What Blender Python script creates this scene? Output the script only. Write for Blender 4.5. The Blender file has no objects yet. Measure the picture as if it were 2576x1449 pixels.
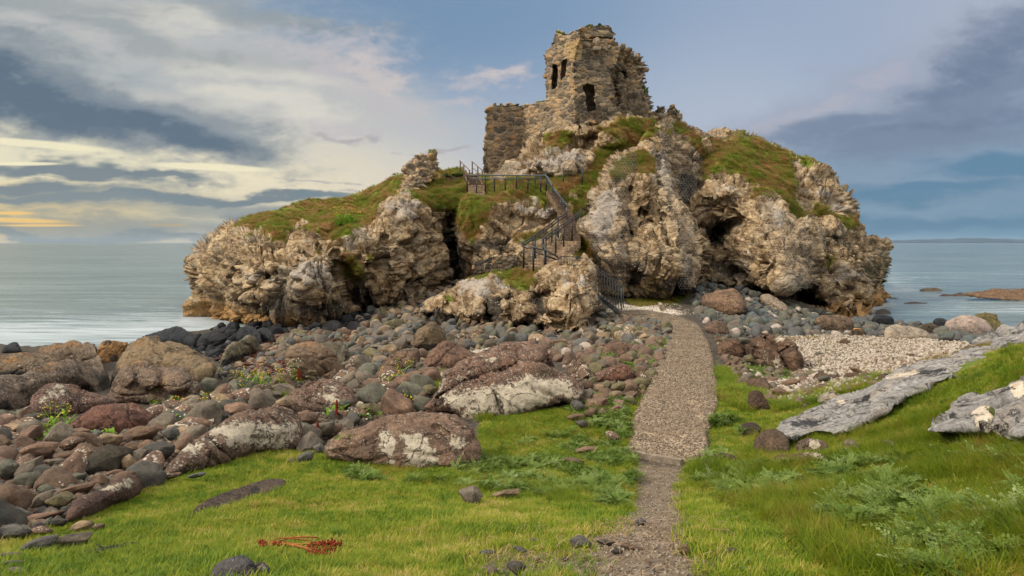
import bpy, bmesh, math, random
import numpy as np
from mathutils import Vector, Matrix, Euler
rng = np.random.default_rng(7)
random.seed(7)
F = 1709.0; HX = 1288.0; HY = 611.0; CZ = 5.0      # focal length, principal column and horizon row in layout units; camera height
SC = bpy.context.scene
COL = SC.collection

# ------------------------------------------------------------------ numeric helpers
def P(px, py, d):
    px = np.asarray(px, float); py = np.asarray(py, float); d = np.asarray(d, float)
    return np.stack([(px-HX)/F*d, d+0*px, CZ-(py-HY)/F*d], -1)

def _h(ix, iy, iz, s):
    h = (ix.astype(np.int64)*374761393 + iy.astype(np.int64)*668265263 + iz.astype(np.int64)*2147483647 + s*1274126177) & 0xFFFFFFFF
    h = ((h ^ (h >> 13))*1274126177) & 0xFFFFFFFF
    h = ((h ^ (h >> 16))*2246822519) & 0xFFFFFFFF
    return h ^ (h >> 15)
_G = np.array([[1,1,0],[-1,1,0],[1,-1,0],[-1,-1,0],[1,0,1],[-1,0,1],[1,0,-1],[-1,0,-1],[0,1,1],[0,-1,1],[0,1,-1],[0,-1,-1]], float)
def noise3(p, s=0):
    i = np.floor(p).astype(np.int64); f = p-i; u = f*f*f*(f*(f*6-15)+10)
    r = 0
    for dx in (0, 1):
        wx = u[:, 0] if dx else 1-u[:, 0]
        for dy in (0, 1):
            wy = u[:, 1] if dy else 1-u[:, 1]
            for dz in (0, 1):
                wz = u[:, 2] if dz else 1-u[:, 2]
                g = _G[_h(i[:, 0]+dx, i[:, 1]+dy, i[:, 2]+dz, s) % 12]
                r = r + wx*wy*wz*(g[:, 0]*(f[:, 0]-dx)+g[:, 1]*(f[:, 1]-dy)+g[:, 2]*(f[:, 2]-dz))
    return r
def fbm(p, o=4, s=0, g=0.5):
    a = 1.0; r = 0; q = np.array(p, float)
    for k in range(o):
        r = r+a*noise3(q, s+k*17); q = q*2.03+11.3; a *= g
    return r
def ridged(p, o=4, s=0, g=0.5):
    a = 1.0; r = 0; q = np.array(p, float)
    for k in range(o):
        r = r+a*(1-2*np.abs(noise3(q, s+k*17))); q = q*2.07+5.1; a *= g
    return r-0.9
def worley(p, s=0):
    i = np.floor(p).astype(np.int64); n = len(p)
    f1 = np.full(n, 9.0); f2 = np.full(n, 9.0); idd = np.zeros(n, np.int64)
    for dx in (-1, 0, 1):
        for dy in (-1, 0, 1):
            for dz in (-1, 0, 1):
                c = i+np.array([dx, dy, dz]); h = _h(c[:, 0], c[:, 1], c[:, 2], s)
                q = c+np.stack([(h & 1023)/1023.0, ((h >> 10) & 1023)/1023.0, ((h >> 20) & 1023)/1023.0], -1)
                d = np.sqrt(((q-p)**2).sum(-1))
                m = d < f1
                f2 = np.where(m, f1, np.minimum(f2, d)); idd = np.where(m, h, idd); f1 = np.where(m, d, f1)
    return f1, f2, idd
def sstep(a, b, x):
    t = np.clip((x-a)/(b-a), 0, 1); return t*t*(3-2*t)

class TPS:
    def __init__(s, pts, vals, reg=1e-4):
        s.p = np.array(pts, float); n = len(pts)
        r = np.sqrt(((s.p[:, None]-s.p[None])**2).sum(-1)); K = s.k(r)+reg*np.eye(n)
        Q = np.c_[np.ones(n), s.p]; A = np.block([[K, Q], [Q.T, np.zeros((3, 3))]])
        s.w = np.linalg.solve(A, np.r_[np.array(vals, float), 0, 0, 0])
    @staticmethod
    def k(r): return np.where(r > 0, r*r*np.log(np.maximum(r, 1e-12)), 0)
    def __call__(s, u, v):
        sh = np.shape(u); q = np.stack([np.ravel(u), np.ravel(v)], -1); out = np.zeros(len(q))
        for a in range(0, len(q), 50000):
            b = q[a:a+50000]; r = np.sqrt(((b[:, None]-s.p[None])**2).sum(-1))
            out[a:a+50000] = s.k(r)@s.w[:-3]+s.w[-3]+b@s.w[-2:]
        return out.reshape(sh)
def depth_fn(ctrl):
    c = np.array(ctrl, float); t = TPS(c[:, :2]/300, c[:, 2], 1e-3)
    lo, hi = c[:, 2].min()-3, c[:, 2].max()+3
    return lambda px, py: np.clip(t(px/300, py/300), lo, hi)

def wall_plane(a, b):            # depth of the vertical plane through two ground points a, b = (px, d)
    x1, y1 = (a[0]-HX)/F*a[1], a[1]; x2, y2 = (b[0]-HX)/F*b[1], b[1]; dx, dy = x2-x1, y2-y1
    return lambda px, py: (x1*dy-y1*dx)/((px-HX)/F*dy-dx)+0*py

def inpoly(x, y, poly):
    p = np.array(poly, float); r = np.zeros(np.shape(x), bool)
    x0, y0 = p[:, 0], p[:, 1]; x1, y1 = np.roll(x0, -1), np.roll(y0, -1)
    for a, b, c, d in zip(x0, y0, x1, y1):
        if b == d: continue
        r ^= ((b > y) != (d > y)) & (x < (c-a)*(y-b)/(d-b)+a)
    return r
def polydist(x, y, poly, near=False):   # signed distance, positive inside
    p = np.array(poly, float); best = np.full(np.shape(x), 1e18); nx = np.zeros(np.shape(x)); ny = np.zeros(np.shape(x))
    q = np.roll(p, -1, 0)
    for a, b in zip(p, q):
        d = b-a; L = (d*d).sum()
        if L == 0: continue
        t = np.clip(((x-a[0])*d[0]+(y-a[1])*d[1])/L, 0, 1); cx = a[0]+t*d[0]; cy = a[1]+t*d[1]
        dd = (x-cx)**2+(y-cy)**2; m = dd < best
        best = np.where(m, dd, best); nx = np.where(m, cx, nx); ny = np.where(m, cy, ny)
    sd = np.sqrt(best)*np.where(inpoly(x, y, poly), 1, -1)
    return (sd, nx, ny) if near else sd
def smooth_poly(poly, it=1):
    p = np.array(poly, float)
    for _ in range(it):
        q = np.roll(p, -1, 0); a = p*.75+q*.25; b = p*.25+q*.75
        p = np.stack([a, b], 1).reshape(-1, 2)
    return p

# ------------------------------------------------------------------ object helpers
def mesh_obj(name, V, Fc, mat, parent=None, smooth=True, attrs=None, center=True, link=True):
    V = np.asarray(V, float); loc = np.zeros(3)
    if center and parent is None:
        loc = np.array([V[:, 0].mean(), V[:, 1].mean(), V[:, 2].min()])
    me = bpy.data.meshes.new(name)
    if isinstance(Fc, np.ndarray):
        n = len(Fc); k = Fc.shape[1]
        me.vertices.add(len(V)); me.vertices.foreach_set('co', (V-loc).astype(np.float32).ravel())
        me.loops.add(n*k); me.loops.foreach_set('vertex_index', Fc.astype(np.int32).ravel())
        me.polygons.add(n); me.polygons.foreach_set('loop_start', np.arange(0, n*k, k, dtype=np.int32))
        me.update(calc_edges=True)
    else:
        me.from_pydata((V-loc).tolist(), [], [list(map(int, f)) for f in Fc])
    me.validate()
    if attrs:
        for k, v in attrs.items():
            a = me.attributes.new(k, 'FLOAT', 'POINT'); a.data.foreach_set('value', np.asarray(v, np.float32))
    me.polygons.foreach_set('use_smooth', np.full(len(me.polygons), smooth))
    if mat: me.materials.append(mat)
    o = bpy.data.objects.new(name, me); o.location = loc
    if link: COL.objects.link(o)
    if parent is not None: o.parent = parent
    return o
def tag(o, label=None, cat=None, group=None, kind=None):
    if label: o['label'] = label
    if cat: o['category'] = cat
    if group: o['group'] = group
    if kind: o['kind'] = kind
    return o
def empty(name, loc=(0, 0, 0), rz=0):
    o = bpy.data.objects.new(name, None); COL.objects.link(o); o.location = loc; o.rotation_euler = (0, 0, rz)
    o.empty_display_size = .2
    return o
def normals(V, Q):
    n = np.zeros_like(V); a = V[Q[:, 0]]; c = V[Q[:, 2]]; b = V[Q[:, 1]]; d = V[Q[:, -1]]
    fn = np.cross(c-a, d-b)
    for k in range(Q.shape[1]):
        for j in range(3): n[:, j] += np.bincount(Q[:, k], fn[:, j], len(V))
    return n/np.maximum(np.linalg.norm(n, axis=1), 1e-12)[:, None]

def gridpoly(poly, s, holes=()):
    poly = np.array(poly, float); x0, y0 = poly.min(0)-s; x1, y1 = poly.max(0)+2*s
    xs = np.arange(x0, x1, s); ys = np.arange(y0, y1, s); X, Y = np.meshgrid(xs, ys)
    sd, nx, ny = polydist(X, Y, poly, True)
    for h in holes:
        s2, n2, m2 = polydist(X, Y, h, True); s2 = -s2; m = s2 < sd
        sd = np.where(m, s2, sd); nx = np.where(m, n2, nx); ny = np.where(m, m2, ny)
    ins = sd > 0
    cell = ins[:-1, :-1] | ins[1:, :-1] | ins[:-1, 1:] | ins[1:, 1:]
    X = np.where(ins, X, nx); Y = np.where(ins, Y, ny); e = np.where(ins, sd, 0)
    idx = np.arange(X.size).reshape(X.shape)
    Q = np.stack([idx[:-1, :-1][cell], idx[1:, :-1][cell], idx[1:, 1:][cell], idx[:-1, 1:][cell]], -1)
    used = np.unique(Q); mp = np.full(X.size, -1); mp[used] = np.arange(len(used))
    return X.ravel()[used], Y.ravel()[used], e.ravel()[used], mp[Q]

def relief(name, outline, D, B, R, K, step, mat, pits=(), lumps=(), disp=None, paint=None, holes=(), Rb=None, extra=None, sm=1, ret=False, prof='round'):
    """a closed solid: outline seen from the path, front surface at D - bulge, back surface at D + K"""
    poly = smooth_poly(outline, sm) if sm else np.array(outline, float)
    X, Y, e, Q = gridpoly(poly, step, holes)
    d0 = D(X, Y)
    def pr(t, kind):
        t = np.clip(t, 0, 1)
        return np.sqrt(1-(1-t)**2) if kind == 'round' else sstep(0, 1, t)**.5
    dep = d0-B*pr(e/R, prof)
    for pl, am, so in pits: dep = dep+am*sstep(0, so, polydist(X, Y, pl)+so*.4)
    for cx, cy, rx, ry, am in lumps:
        q = np.clip(1-((X-cx)/rx)**2-((Y-cy)/ry)**2, 0, 1); dep = dep-am*np.sqrt(q)
    back = d0+K*pr(e/(Rb or R), prof)
    back = np.maximum(back, dep+.02*K)
    n = len(X); V1 = P(X, Y, dep)
    bi = e > 0; mp = np.arange(n); mp[bi] = n+np.arange(bi.sum()); V2 = P(X, Y, back)[bi]
    V = np.r_[V1, V2]; Qb = mp[Q][:, ::-1]
    ok = np.array([True]*len(Qb)); ok &= ~(e[Q] <= 0).all(1)
    QQ = np.r_[Q, Qb[ok]]
    front = np.r_[np.ones(n), np.zeros(len(V2))]
    PX = np.r_[X, X[bi]]; PY = np.r_[Y, Y[bi]]; E = np.r_[e, e[bi]]
    N = normals(V, QQ)
    attrs = {k: np.full(len(V), -1.0) for k in ('grass', 'dark', 'pale', 'lich', 'oran', 'quoin')}
    if paint:
        for k, lst in paint.items():
            a = np.full(len(V), -1.0)
            for pl, so in lst: a = np.maximum(a, np.clip(polydist(PX, PY, pl)/so, -1, 1))
            attrs[k] = a
    V0 = V.copy()
    if disp is not None: V = disp(V, N, PX, PY, E, front, attrs)
    o = mesh_obj(name, V, QQ, mat, attrs=attrs)
    o['_x'] = 0; del o['_x']
    if ret: return o, dict(V=V, V0=V0, N=N, X=PX, Y=PY, E=E, Q=QQ, front=front, attrs=attrs, dep=dep, n=n)
    return o

# ------------------------------------------------------------------ node helpers
class NT:
    def __init__(s, name, world=False):
        if world: s.m = bpy.data.worlds.new(name)
        else: s.m = bpy.data.materials.new(name)
        s.m.use_nodes = True; s.t = s.m.node_tree; s.t.nodes.clear()
    def n(s, typ, **kw):
        nd = s.t.nodes.new(typ)
        for k, v in kw.items():
            if k == 'i':
                for a, b in v.items(): s.set(nd.inputs[a], b)
            else: setattr(nd, k, v)
        return nd
    def set(s, inp, v):
        if isinstance(v, bpy.types.NodeSocket): s.t.links.new(v, inp)
        elif isinstance(v, bpy.types.Node): s.t.links.new(v.outputs[0], inp)
        else:
            if hasattr(inp, 'default_value'):
                try: inp.default_value = v
                except Exception:
                    if isinstance(v, (int, float)): inp.default_value = (v,)*len(inp.default_value)
                    else: inp.default_value = tuple(v)+(1.0,)
    def math(s, op, a, b=0.0, c=None, clamp=False):
        nd = s.n('ShaderNodeMath', operation=op, use_clamp=clamp); s.set(nd.inputs[0], a); s.set(nd.inputs[1], b)
        if c is not None: s.set(nd.inputs[2], c)
        return nd.outputs[0]
    def vmath(s, op, a, b=(0, 0, 0)):
        nd = s.n('ShaderNodeVectorMath', operation=op); s.set(nd.inputs[0], a)
        if b is not None:
            if op == 'SCALE': s.set(nd.inputs[3], b)
            else: s.set(nd.inputs[1], b)
        return nd.outputs[1] if op in ('LENGTH', 'DOT_PRODUCT', 'DISTANCE') else nd.outputs[0]
    def mix(s, f, a, b, mode='MIX'):
        nd = s.n('ShaderNodeMix', data_type='RGBA', blend_type=mode); nd.clamp_factor = True
        s.set(nd.inputs[0], f); s.set(nd.inputs[6], a); s.set(nd.inputs[7], b); return nd.outputs[2]
    def noise(s, v, sc, det=4, rough=.5, dist=0, w=None):
        nd = s.n('ShaderNodeTexNoise'); s.set(nd.inputs['Vector'], v)
        nd.inputs['Scale'].default_value = sc; nd.inputs['Detail'].default_value = det
        nd.inputs['Roughness'].default_value = rough; nd.inputs['Distortion'].default_value = dist
        return nd.outputs[0]
    def vor(s, v, sc, feat='F1', rnd=1.0, dim='3D'):
        nd = s.n('ShaderNodeTexVoronoi', feature=feat, voronoi_dimensions=dim); s.set(nd.inputs['Vector'], v)
        nd.inputs['Scale'].default_value = sc; nd.inputs['Randomness'].default_value = rnd; return nd
    def ramp(s, f, stops, interp='LINEAR'):
        nd = s.n('ShaderNodeValToRGB'); cr = nd.color_ramp; cr.interpolation = interp
        while len(cr.elements) < len(stops): cr.elements.new(.5)
        for e, (p, c) in zip(cr.elements, stops):
            e.position = p; e.color = (c, c, c, 1) if isinstance(c, (int, float)) else tuple(c)+(1,)
        s.set(nd.inputs[0], f); return nd.outputs[0]
    def ss(s, x, a, b):
        nd = s.n('ShaderNodeMapRange', interpolation_type='SMOOTHSTEP'); s.set(nd.inputs[0], x)
        s.set(nd.inputs[1], a); s.set(nd.inputs[2], b); return nd.outputs[0]
    def attr(s, name): return s.n('ShaderNodeAttribute', attribute_name=name).outputs['Fac']
    def pos(s): return s.n('ShaderNodeNewGeometry').outputs['Position']
    def obj(s): return s.n('ShaderNodeTexCoord').outputs['Object']
    def bump(s, h, st, dist, nrm=None):
        nd = s.n('ShaderNodeBump'); s.set(nd.inputs['Height'], h); nd.inputs['Strength'].default_value = st
        nd.inputs['Distance'].default_value = dist
        if nrm is not None: s.set(nd.inputs['Normal'], nrm)
        return nd.outputs[0]
    def out(s, col, rough=.9, normal=None, spec=.3, metal=0, alpha=None, extra=None):
        b = s.n('ShaderNodeBsdfPrincipled'); s.set(b.inputs['Base Color'], col); s.set(b.inputs['Roughness'], rough)
        b.inputs['Specular IOR Level'].default_value = spec; b.inputs['Metallic'].default_value = metal
        if normal is not None: s.set(b.inputs['Normal'], normal)
        if alpha is not None: s.set(b.inputs['Alpha'], alpha)
        if extra:
            for k, v in extra.items(): s.set(b.inputs[k], v)
        o = s.n('ShaderNodeOutputMaterial'); s.t.links.new(b.outputs[0], o.inputs[0]); return s.m
def srgb(r, g, b):
    f = lambda c: (c/255/12.92) if c/255 <= .04045 else ((c/255+.055)/1.055)**2.4
    return (f(r), f(g), f(b))
# ------------------------------------------------------------------ camera, sky and sun
cam = bpy.data.cameras.new('camera'); co = bpy.data.objects.new('camera', cam); COL.objects.link(co)
co.location = (0, 0, CZ); co.rotation_euler = (math.pi/2, 0, 0)
cam.sensor_width = 36; cam.lens = F/2576*36; cam.shift_y = -(724.5-HY)/2576; cam.clip_start = .05; cam.clip_end = 60000
SC.camera = co
SC.view_settings.view_transform = 'Standard'; SC.view_settings.look = 'None'
SC.view_settings.exposure = 0; SC.view_settings.gamma = 1
try: SC.view_settings.use_curve_mapping = False
except Exception: pass
SC.cycles.max_bounces = 6; SC.cycles.diffuse_bounces = 2; SC.cycles.glossy_bounces = 2
SC.cycles.transparent_max_bounces = 12; SC.cycles.use_denoising = True
SC.cycles.use_adaptive_sampling = True; SC.cycles.adaptive_threshold = .015; SC.cycles.adaptive_min_samples = 12

SUN_EL, SUN_AZ = math.radians(38), math.radians(-62)      # azimuth measured from the view direction (+y), negative to the left
sd = Vector((math.sin(SUN_AZ)*math.cos(SUN_EL), math.cos(SUN_AZ)*math.cos(SUN_EL)*-0.55, math.sin(SUN_EL))).normalized()
sl = bpy.data.lights.new('sun', 'SUN'); so = bpy.data.objects.new('sun', sl); COL.objects.link(so)
sl.energy = 3.6; sl.angle = math.radians(11); sl.color = (1, .9, .76)
so.rotation_euler = sd.to_track_quat('Z', 'Y').to_euler(); so.location = (-20, -5, 30)

w = NT('sky', world=True); SC.world = w.m
gen = w.n('ShaderNodeTexCoord').outputs['Generated']
dirv = w.vmath('NORMALIZE', gen)
sep = w.n('ShaderNodeSeparateXYZ'); w.set(sep.inputs[0], dirv)
yy = w.math('MAXIMUM', w.math('ABSOLUTE', sep.outputs[1]), .12)
U = w.math('DIVIDE', sep.outputs[0], yy); Vv = w.math('DIVIDE', sep.outputs[2], yy)
cv = w.n('ShaderNodeCombineXYZ'); w.set(cv.inputs[0], U); w.set(cv.inputs[1], Vv)
def warp(amp, sc, seed):
    m = w.n('ShaderNodeMapping'); w.set(m.inputs[0], cv.outputs[0]); m.inputs['Scale'].default_value = (sc, sc*2.4, 1)
    m.inputs['Location'].default_value = (seed, seed*1.7, seed*.3)
    nz = w.n('ShaderNodeTexNoise'); w.set(nz.inputs['Vector'], m.outputs[0]); nz.inputs['Scale'].default_value = 1
    nz.inputs['Detail'].default_value = 6; nz.inputs['Roughness'].default_value = .55
    return nz
wn = warp(0, 3.4, 3.1)
wu = w.math('MULTIPLY', w.math('SUBTRACT', wn.outputs[0], .5), .22)
wsep = w.n('ShaderNodeSeparateColor'); w.set(wsep.inputs[0], wn.outputs['Color'])
wv = w.math('MULTIPLY', w.math('SUBTRACT', wsep.outputs[1], .5), .13)
Uw = w.math('ADD', U, wu); Vw = w.math('ADD', Vv, wv)
cvw = w.n('ShaderNodeCombineXYZ'); w.set(cvw.inputs[0], Uw); w.set(cvw.inputs[1], Vw)
def gauss(px, py, rx, ry, rot=0, warped=True, a=1.0):
    """soft ellipse in sky direction; rx, ry in layout units"""
    mp = w.n('ShaderNodeMapping', vector_type='TEXTURE'); w.set(mp.inputs[0], (cvw if warped else cv).outputs[0])
    mp.inputs['Location'].default_value = ((px-HX)/F, (HY-py)/F, 0); mp.inputs['Rotation'].default_value = (0, 0, math.radians(rot)); mp.inputs['Scale'].default_value = (rx/F, ry/F, 1)
    return w.math('POWER', .36788, w.vmath('DOT_PRODUCT', mp.outputs[0], mp.outputs[0]))
# clear-sky tint by direction: weighted mean of colours
base = [((150, -60), 420, 260, (160, 170, 172)), ((900, 60), 420, 230, (118, 148, 180)), ((1350, 60), 360, 300, (116, 150, 184)),
        ((1250, 330), 330, 150, (186, 196, 214)), ((1900, 30), 420, 260, (158, 176, 202)), ((1750, 280), 300, 170, (192, 200, 214)),
        ((2500, 50), 300, 220, (178, 186, 204)), ((900, 440), 380, 140, (246, 231, 198)), ((500, 380), 260, 90, (248, 238, 205)),
        ((100, 380), 260, 80, (240, 232, 200)), ((100, 530), 330, 60, (228, 205, 150)), ((700, 560), 400, 50, (190, 190, 175)),
        ((2350, 560), 420, 110, (92, 142, 172)), ((2500, 400), 300, 130, (112, 142, 174)), ((1500, 560), 500, 80, (190, 188, 190)),
        ((1288, -700), 2600, 480, (165, 180, 200))]
num = None; den = None
for (p, rx, ry, c) in base:
    g = gauss(p[0], p[1], rx, ry, warped=False)
    cc = srgb(*c); v = w.vmath('SCALE', cc, g)
    num = v if num is None else w.vmath('ADD', num, v); den = g if den is None else w.math('ADD', den, g)
basec = w.vmath('SCALE', num, w.math('DIVIDE', 1.0, w.math('MAXIMUM', den, 1e-5)))
def cloudnoise(sc, ys, seed, rot, det=8, rough=.6, dist=.6):
    m = w.n('ShaderNodeMapping'); w.set(m.inputs[0], cv.outputs[0]); m.inputs['Scale'].default_value = (sc, sc*ys, 1)
    m.inputs['Rotation'].default_value = (0, 0, math.radians(rot)); m.inputs['Location'].default_value = (seed, seed, 0)
    nz = w.n('ShaderNodeTexNoise'); w.set(nz.inputs['Vector'], m.outputs[0]); nz.inputs['Scale'].default_value = 1
    nz.inputs['Detail'].default_value = det; nz.inputs['Roughness'].default_value = rough; nz.inputs['Distortion'].default_value = dist
    return nz.outputs[0]
def clouds(col, blobs, n, lo, hi, amt, cur, noise_amt=1.0):
    m = None
    for b in blobs:
        g = gauss(*b); m = g if m is None else w.math('MAXIMUM', m, g)
    d = w.math('ADD', m, w.math('MULTIPLY', w.math('SUBTRACT', n, .5), noise_amt))
    k = w.math('MULTIPLY', w.ss(d, lo, hi), amt)
    return w.mix(k, cur, srgb(*col) if isinstance(col, tuple) and max(col) > 1.5 else col)
nA = cloudnoise(6, 2.4, 1.0, 12, 9, .66, .15); nB = cloudnoise(15, 2.4, 5.0, 14, 9, .66, .2); nC = cloudnoise(6, 5, 9.0, 2, 9, .66, .2); nD = cloudnoise(9, 2.2, 4.0, -20, 9, .66, .2); nF = cloudnoise(30, 2.0, 2.0, 8, 7, .66, .2)
nA = w.math('ADD', w.math('MULTIPLY', nA, .62), w.math('MULTIPLY', nF, .38)); nD = w.math('ADD', w.math('MULTIPLY', nD, .68), w.math('MULTIPLY', nF, .32))
cur = basec
# pale grey and cream veils upper left
cur = clouds((202, 201, 197), [(250, 60, 640, 140, -6), (640, 170, 500, 130, -14), (850, 250, 380, 90, -12), (480, 280, 420, 90, -14)], nA, .15, .95, .85, cur, 1.0)
cur = clouds((232, 227, 212), [(330, 30, 520, 44, -6), (560, 150, 480, 50, -16), (700, 270, 280, 50, -16)], nB, .35, 1.1, .75, cur, 1.5)
cur = clouds((148, 158, 164), [(120, 10, 460, 56, -4), (400, 105, 560, 44, -12), (30, 110, 300, 56, -6), (700, 60, 300, 34, -14)], nB, .32, 1.05, .75, cur, 1.3)
cur = clouds((200, 194, 198), [(880, 190, 270, 110, -20), (1230, 212, 130, 34, 0), (960, 250, 190, 80, -25), (860, 330, 200, 30, -8), (1180, 262, 80, 22, 0)], nF, .4, 1.1, .7, cur, 1.7)
cur = clouds((218, 206, 200), [(940, 205, 170, 44, -20), (1240, 205, 80, 18, 0)], nF, .5, 1.0, .55, cur, 1.6)
# big slate clouds left
cur = clouds((140, 150, 158), [(180, 270, 500, 125, -17), (450, 330, 400, 90, -14), (-60, 200, 230, 140, 0)], nB, .25, .85, .9, cur, 1.2)
cur = clouds((93, 112, 130), [(100, 250, 420, 88, -17), (400, 335, 340, 48, -13), (-80, 190, 230, 100, 0)], nA, .28, .85, .93, cur, 1.4)
cur = clouds((150, 160, 168), [(260, 250, 360, 44, -18), (520, 330, 220, 26, -14)], nF, .5, 1.1, .5, cur, 1.7)
cur = clouds((100, 120, 136), [(150, 432, 340, 30, -6), (380, 448, 180, 16, -5), (60, 475, 330, 26, -2), (560, 505, 420, 16, -1)], nC, .26, .8, .88, cur, 1.3)
cur = clouds((118, 136, 146), [(200, 510, 540, 18, 0), (880, 502, 260, 10, 2), (120, 588, 540, 16, 0), (760, 540, 320, 20, 2)], nC, .3, .85, .85, cur, 1.3)
cur = clouds((250, 205, 118), [(40, 556, 150, 7, -2, False), (20, 538, 80, 5, 0, False), (420, 566, 60, 4, 0, False)], nC, .3, .75, .95, cur, .8)
cur = clouds((252, 242, 205), [(90, 362, 240, 12, -5, False), (60, 412, 110, 6, 0, False), (520, 420, 180, 10, -3, False)], nC, .3, .75, .9, cur, .8)
cur = clouds((176, 170, 174), [(820, 460, 150, 8, 0), (900, 486, 110, 8, 3), (1100, 385, 110, 9, 0), (900, 350, 120, 12, -6)], nF, .5, 1.0, .65, cur, 1.5)
cur = clouds((128, 142, 150), [(150, 500, 560, 60, -2), (600, 540, 420, 34, -4), (150, 570, 500, 34, 0)], nC, .3, 1.0, .72, cur, 1.2)
cur = clouds((252, 208, 122), [(30, 554, 150, 8, -2, False), (90, 567, 110, 4, 0, False), (20, 536, 80, 5, 0, False)], nC, .25, .8, .9, cur, .8)
# violet grey bank on the right
cur = clouds((134, 157, 180), [(2450, 400, 620, 150, 6), (2200, 430, 420, 100, 4)], nC, .2, .8, .9, cur, .6)
cur = clouds((166, 174, 192), [(2250, 190, 400, 90, 22), (1950, 290, 320, 54, 20), (2480, 90, 230, 80, 26)], nD, .2, .9, .8, cur, 1.3)
cur = clouds((122, 138, 162), [(2440, 240, 450, 120, 22), (2560, 90, 230, 110, 34), (2060, 315, 330, 44, 12), (2300, 340, 480, 80, 6)], nD, .2, .95, .92, cur, 1.4)
cur = clouds((98, 114, 142), [(2520, 150, 290, 80, 28), (2350, 310, 350, 34, 8)], nF, .35, 1.2, .38, cur, 1.8)
cur = clouds((190, 186, 196), [(2240, 165, 190, 34, 24), (2060, 250, 150, 26, 24), (1930, 305, 170, 24, 16)], nF, .35, 1.15, .5, cur, 1.8)
cur = clouds((82, 128, 160), [(2330, 490, 400, 30, 3), (2560, 430, 260, 44, 0), (2300, 560, 420, 24, 0)], nC, .2, .9, .8, cur, 1.2)
# bright overcast overhead and behind the viewer
up = w.ss(sep.outputs[2], .36, .75); bk = w.ss(w.math('MULTIPLY', sep.outputs[1], -1), .0, .5)
over = w.math('MAXIMUM', up, w.math('MULTIPLY', bk, w.ss(sep.outputs[2], .1, .45)))
ovn = w.ramp(cloudnoise(3, 1, 7, 0), [(.3, (1.2, 1.2, 1.25)), (.7, (2.35, 2.2, 1.9))])
cur = w.mix(over, cur, ovn)
sky = w.n('ShaderNodeTexSky', sky_type='NISHITA'); sky.sun_disc = False
sky.sun_elevation = math.asin(sd.z); sky.sun_rotation = math.atan2(sd.x, sd.y)
bgN = w.n('ShaderNodeBackground'); w.set(bgN.inputs[0], sky.outputs[0]); bgN.inputs[1].default_value = .05
bgC = w.n('ShaderNodeBackground'); w.set(bgC.inputs[0], cur); bgC.inputs[1].default_value = 1.0
mx = w.n('ShaderNodeMixShader'); mx.inputs[0].default_value = .9
w.t.links.new(bgN.outputs[0], mx.inputs[1]); w.t.links.new(bgC.outputs[0], mx.inputs[2])
wo = w.n('ShaderNodeOutputWorld'); w.t.links.new(mx.outputs[0], wo.inputs[0])
w.m.cycles.sampling_method = 'NONE'

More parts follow.
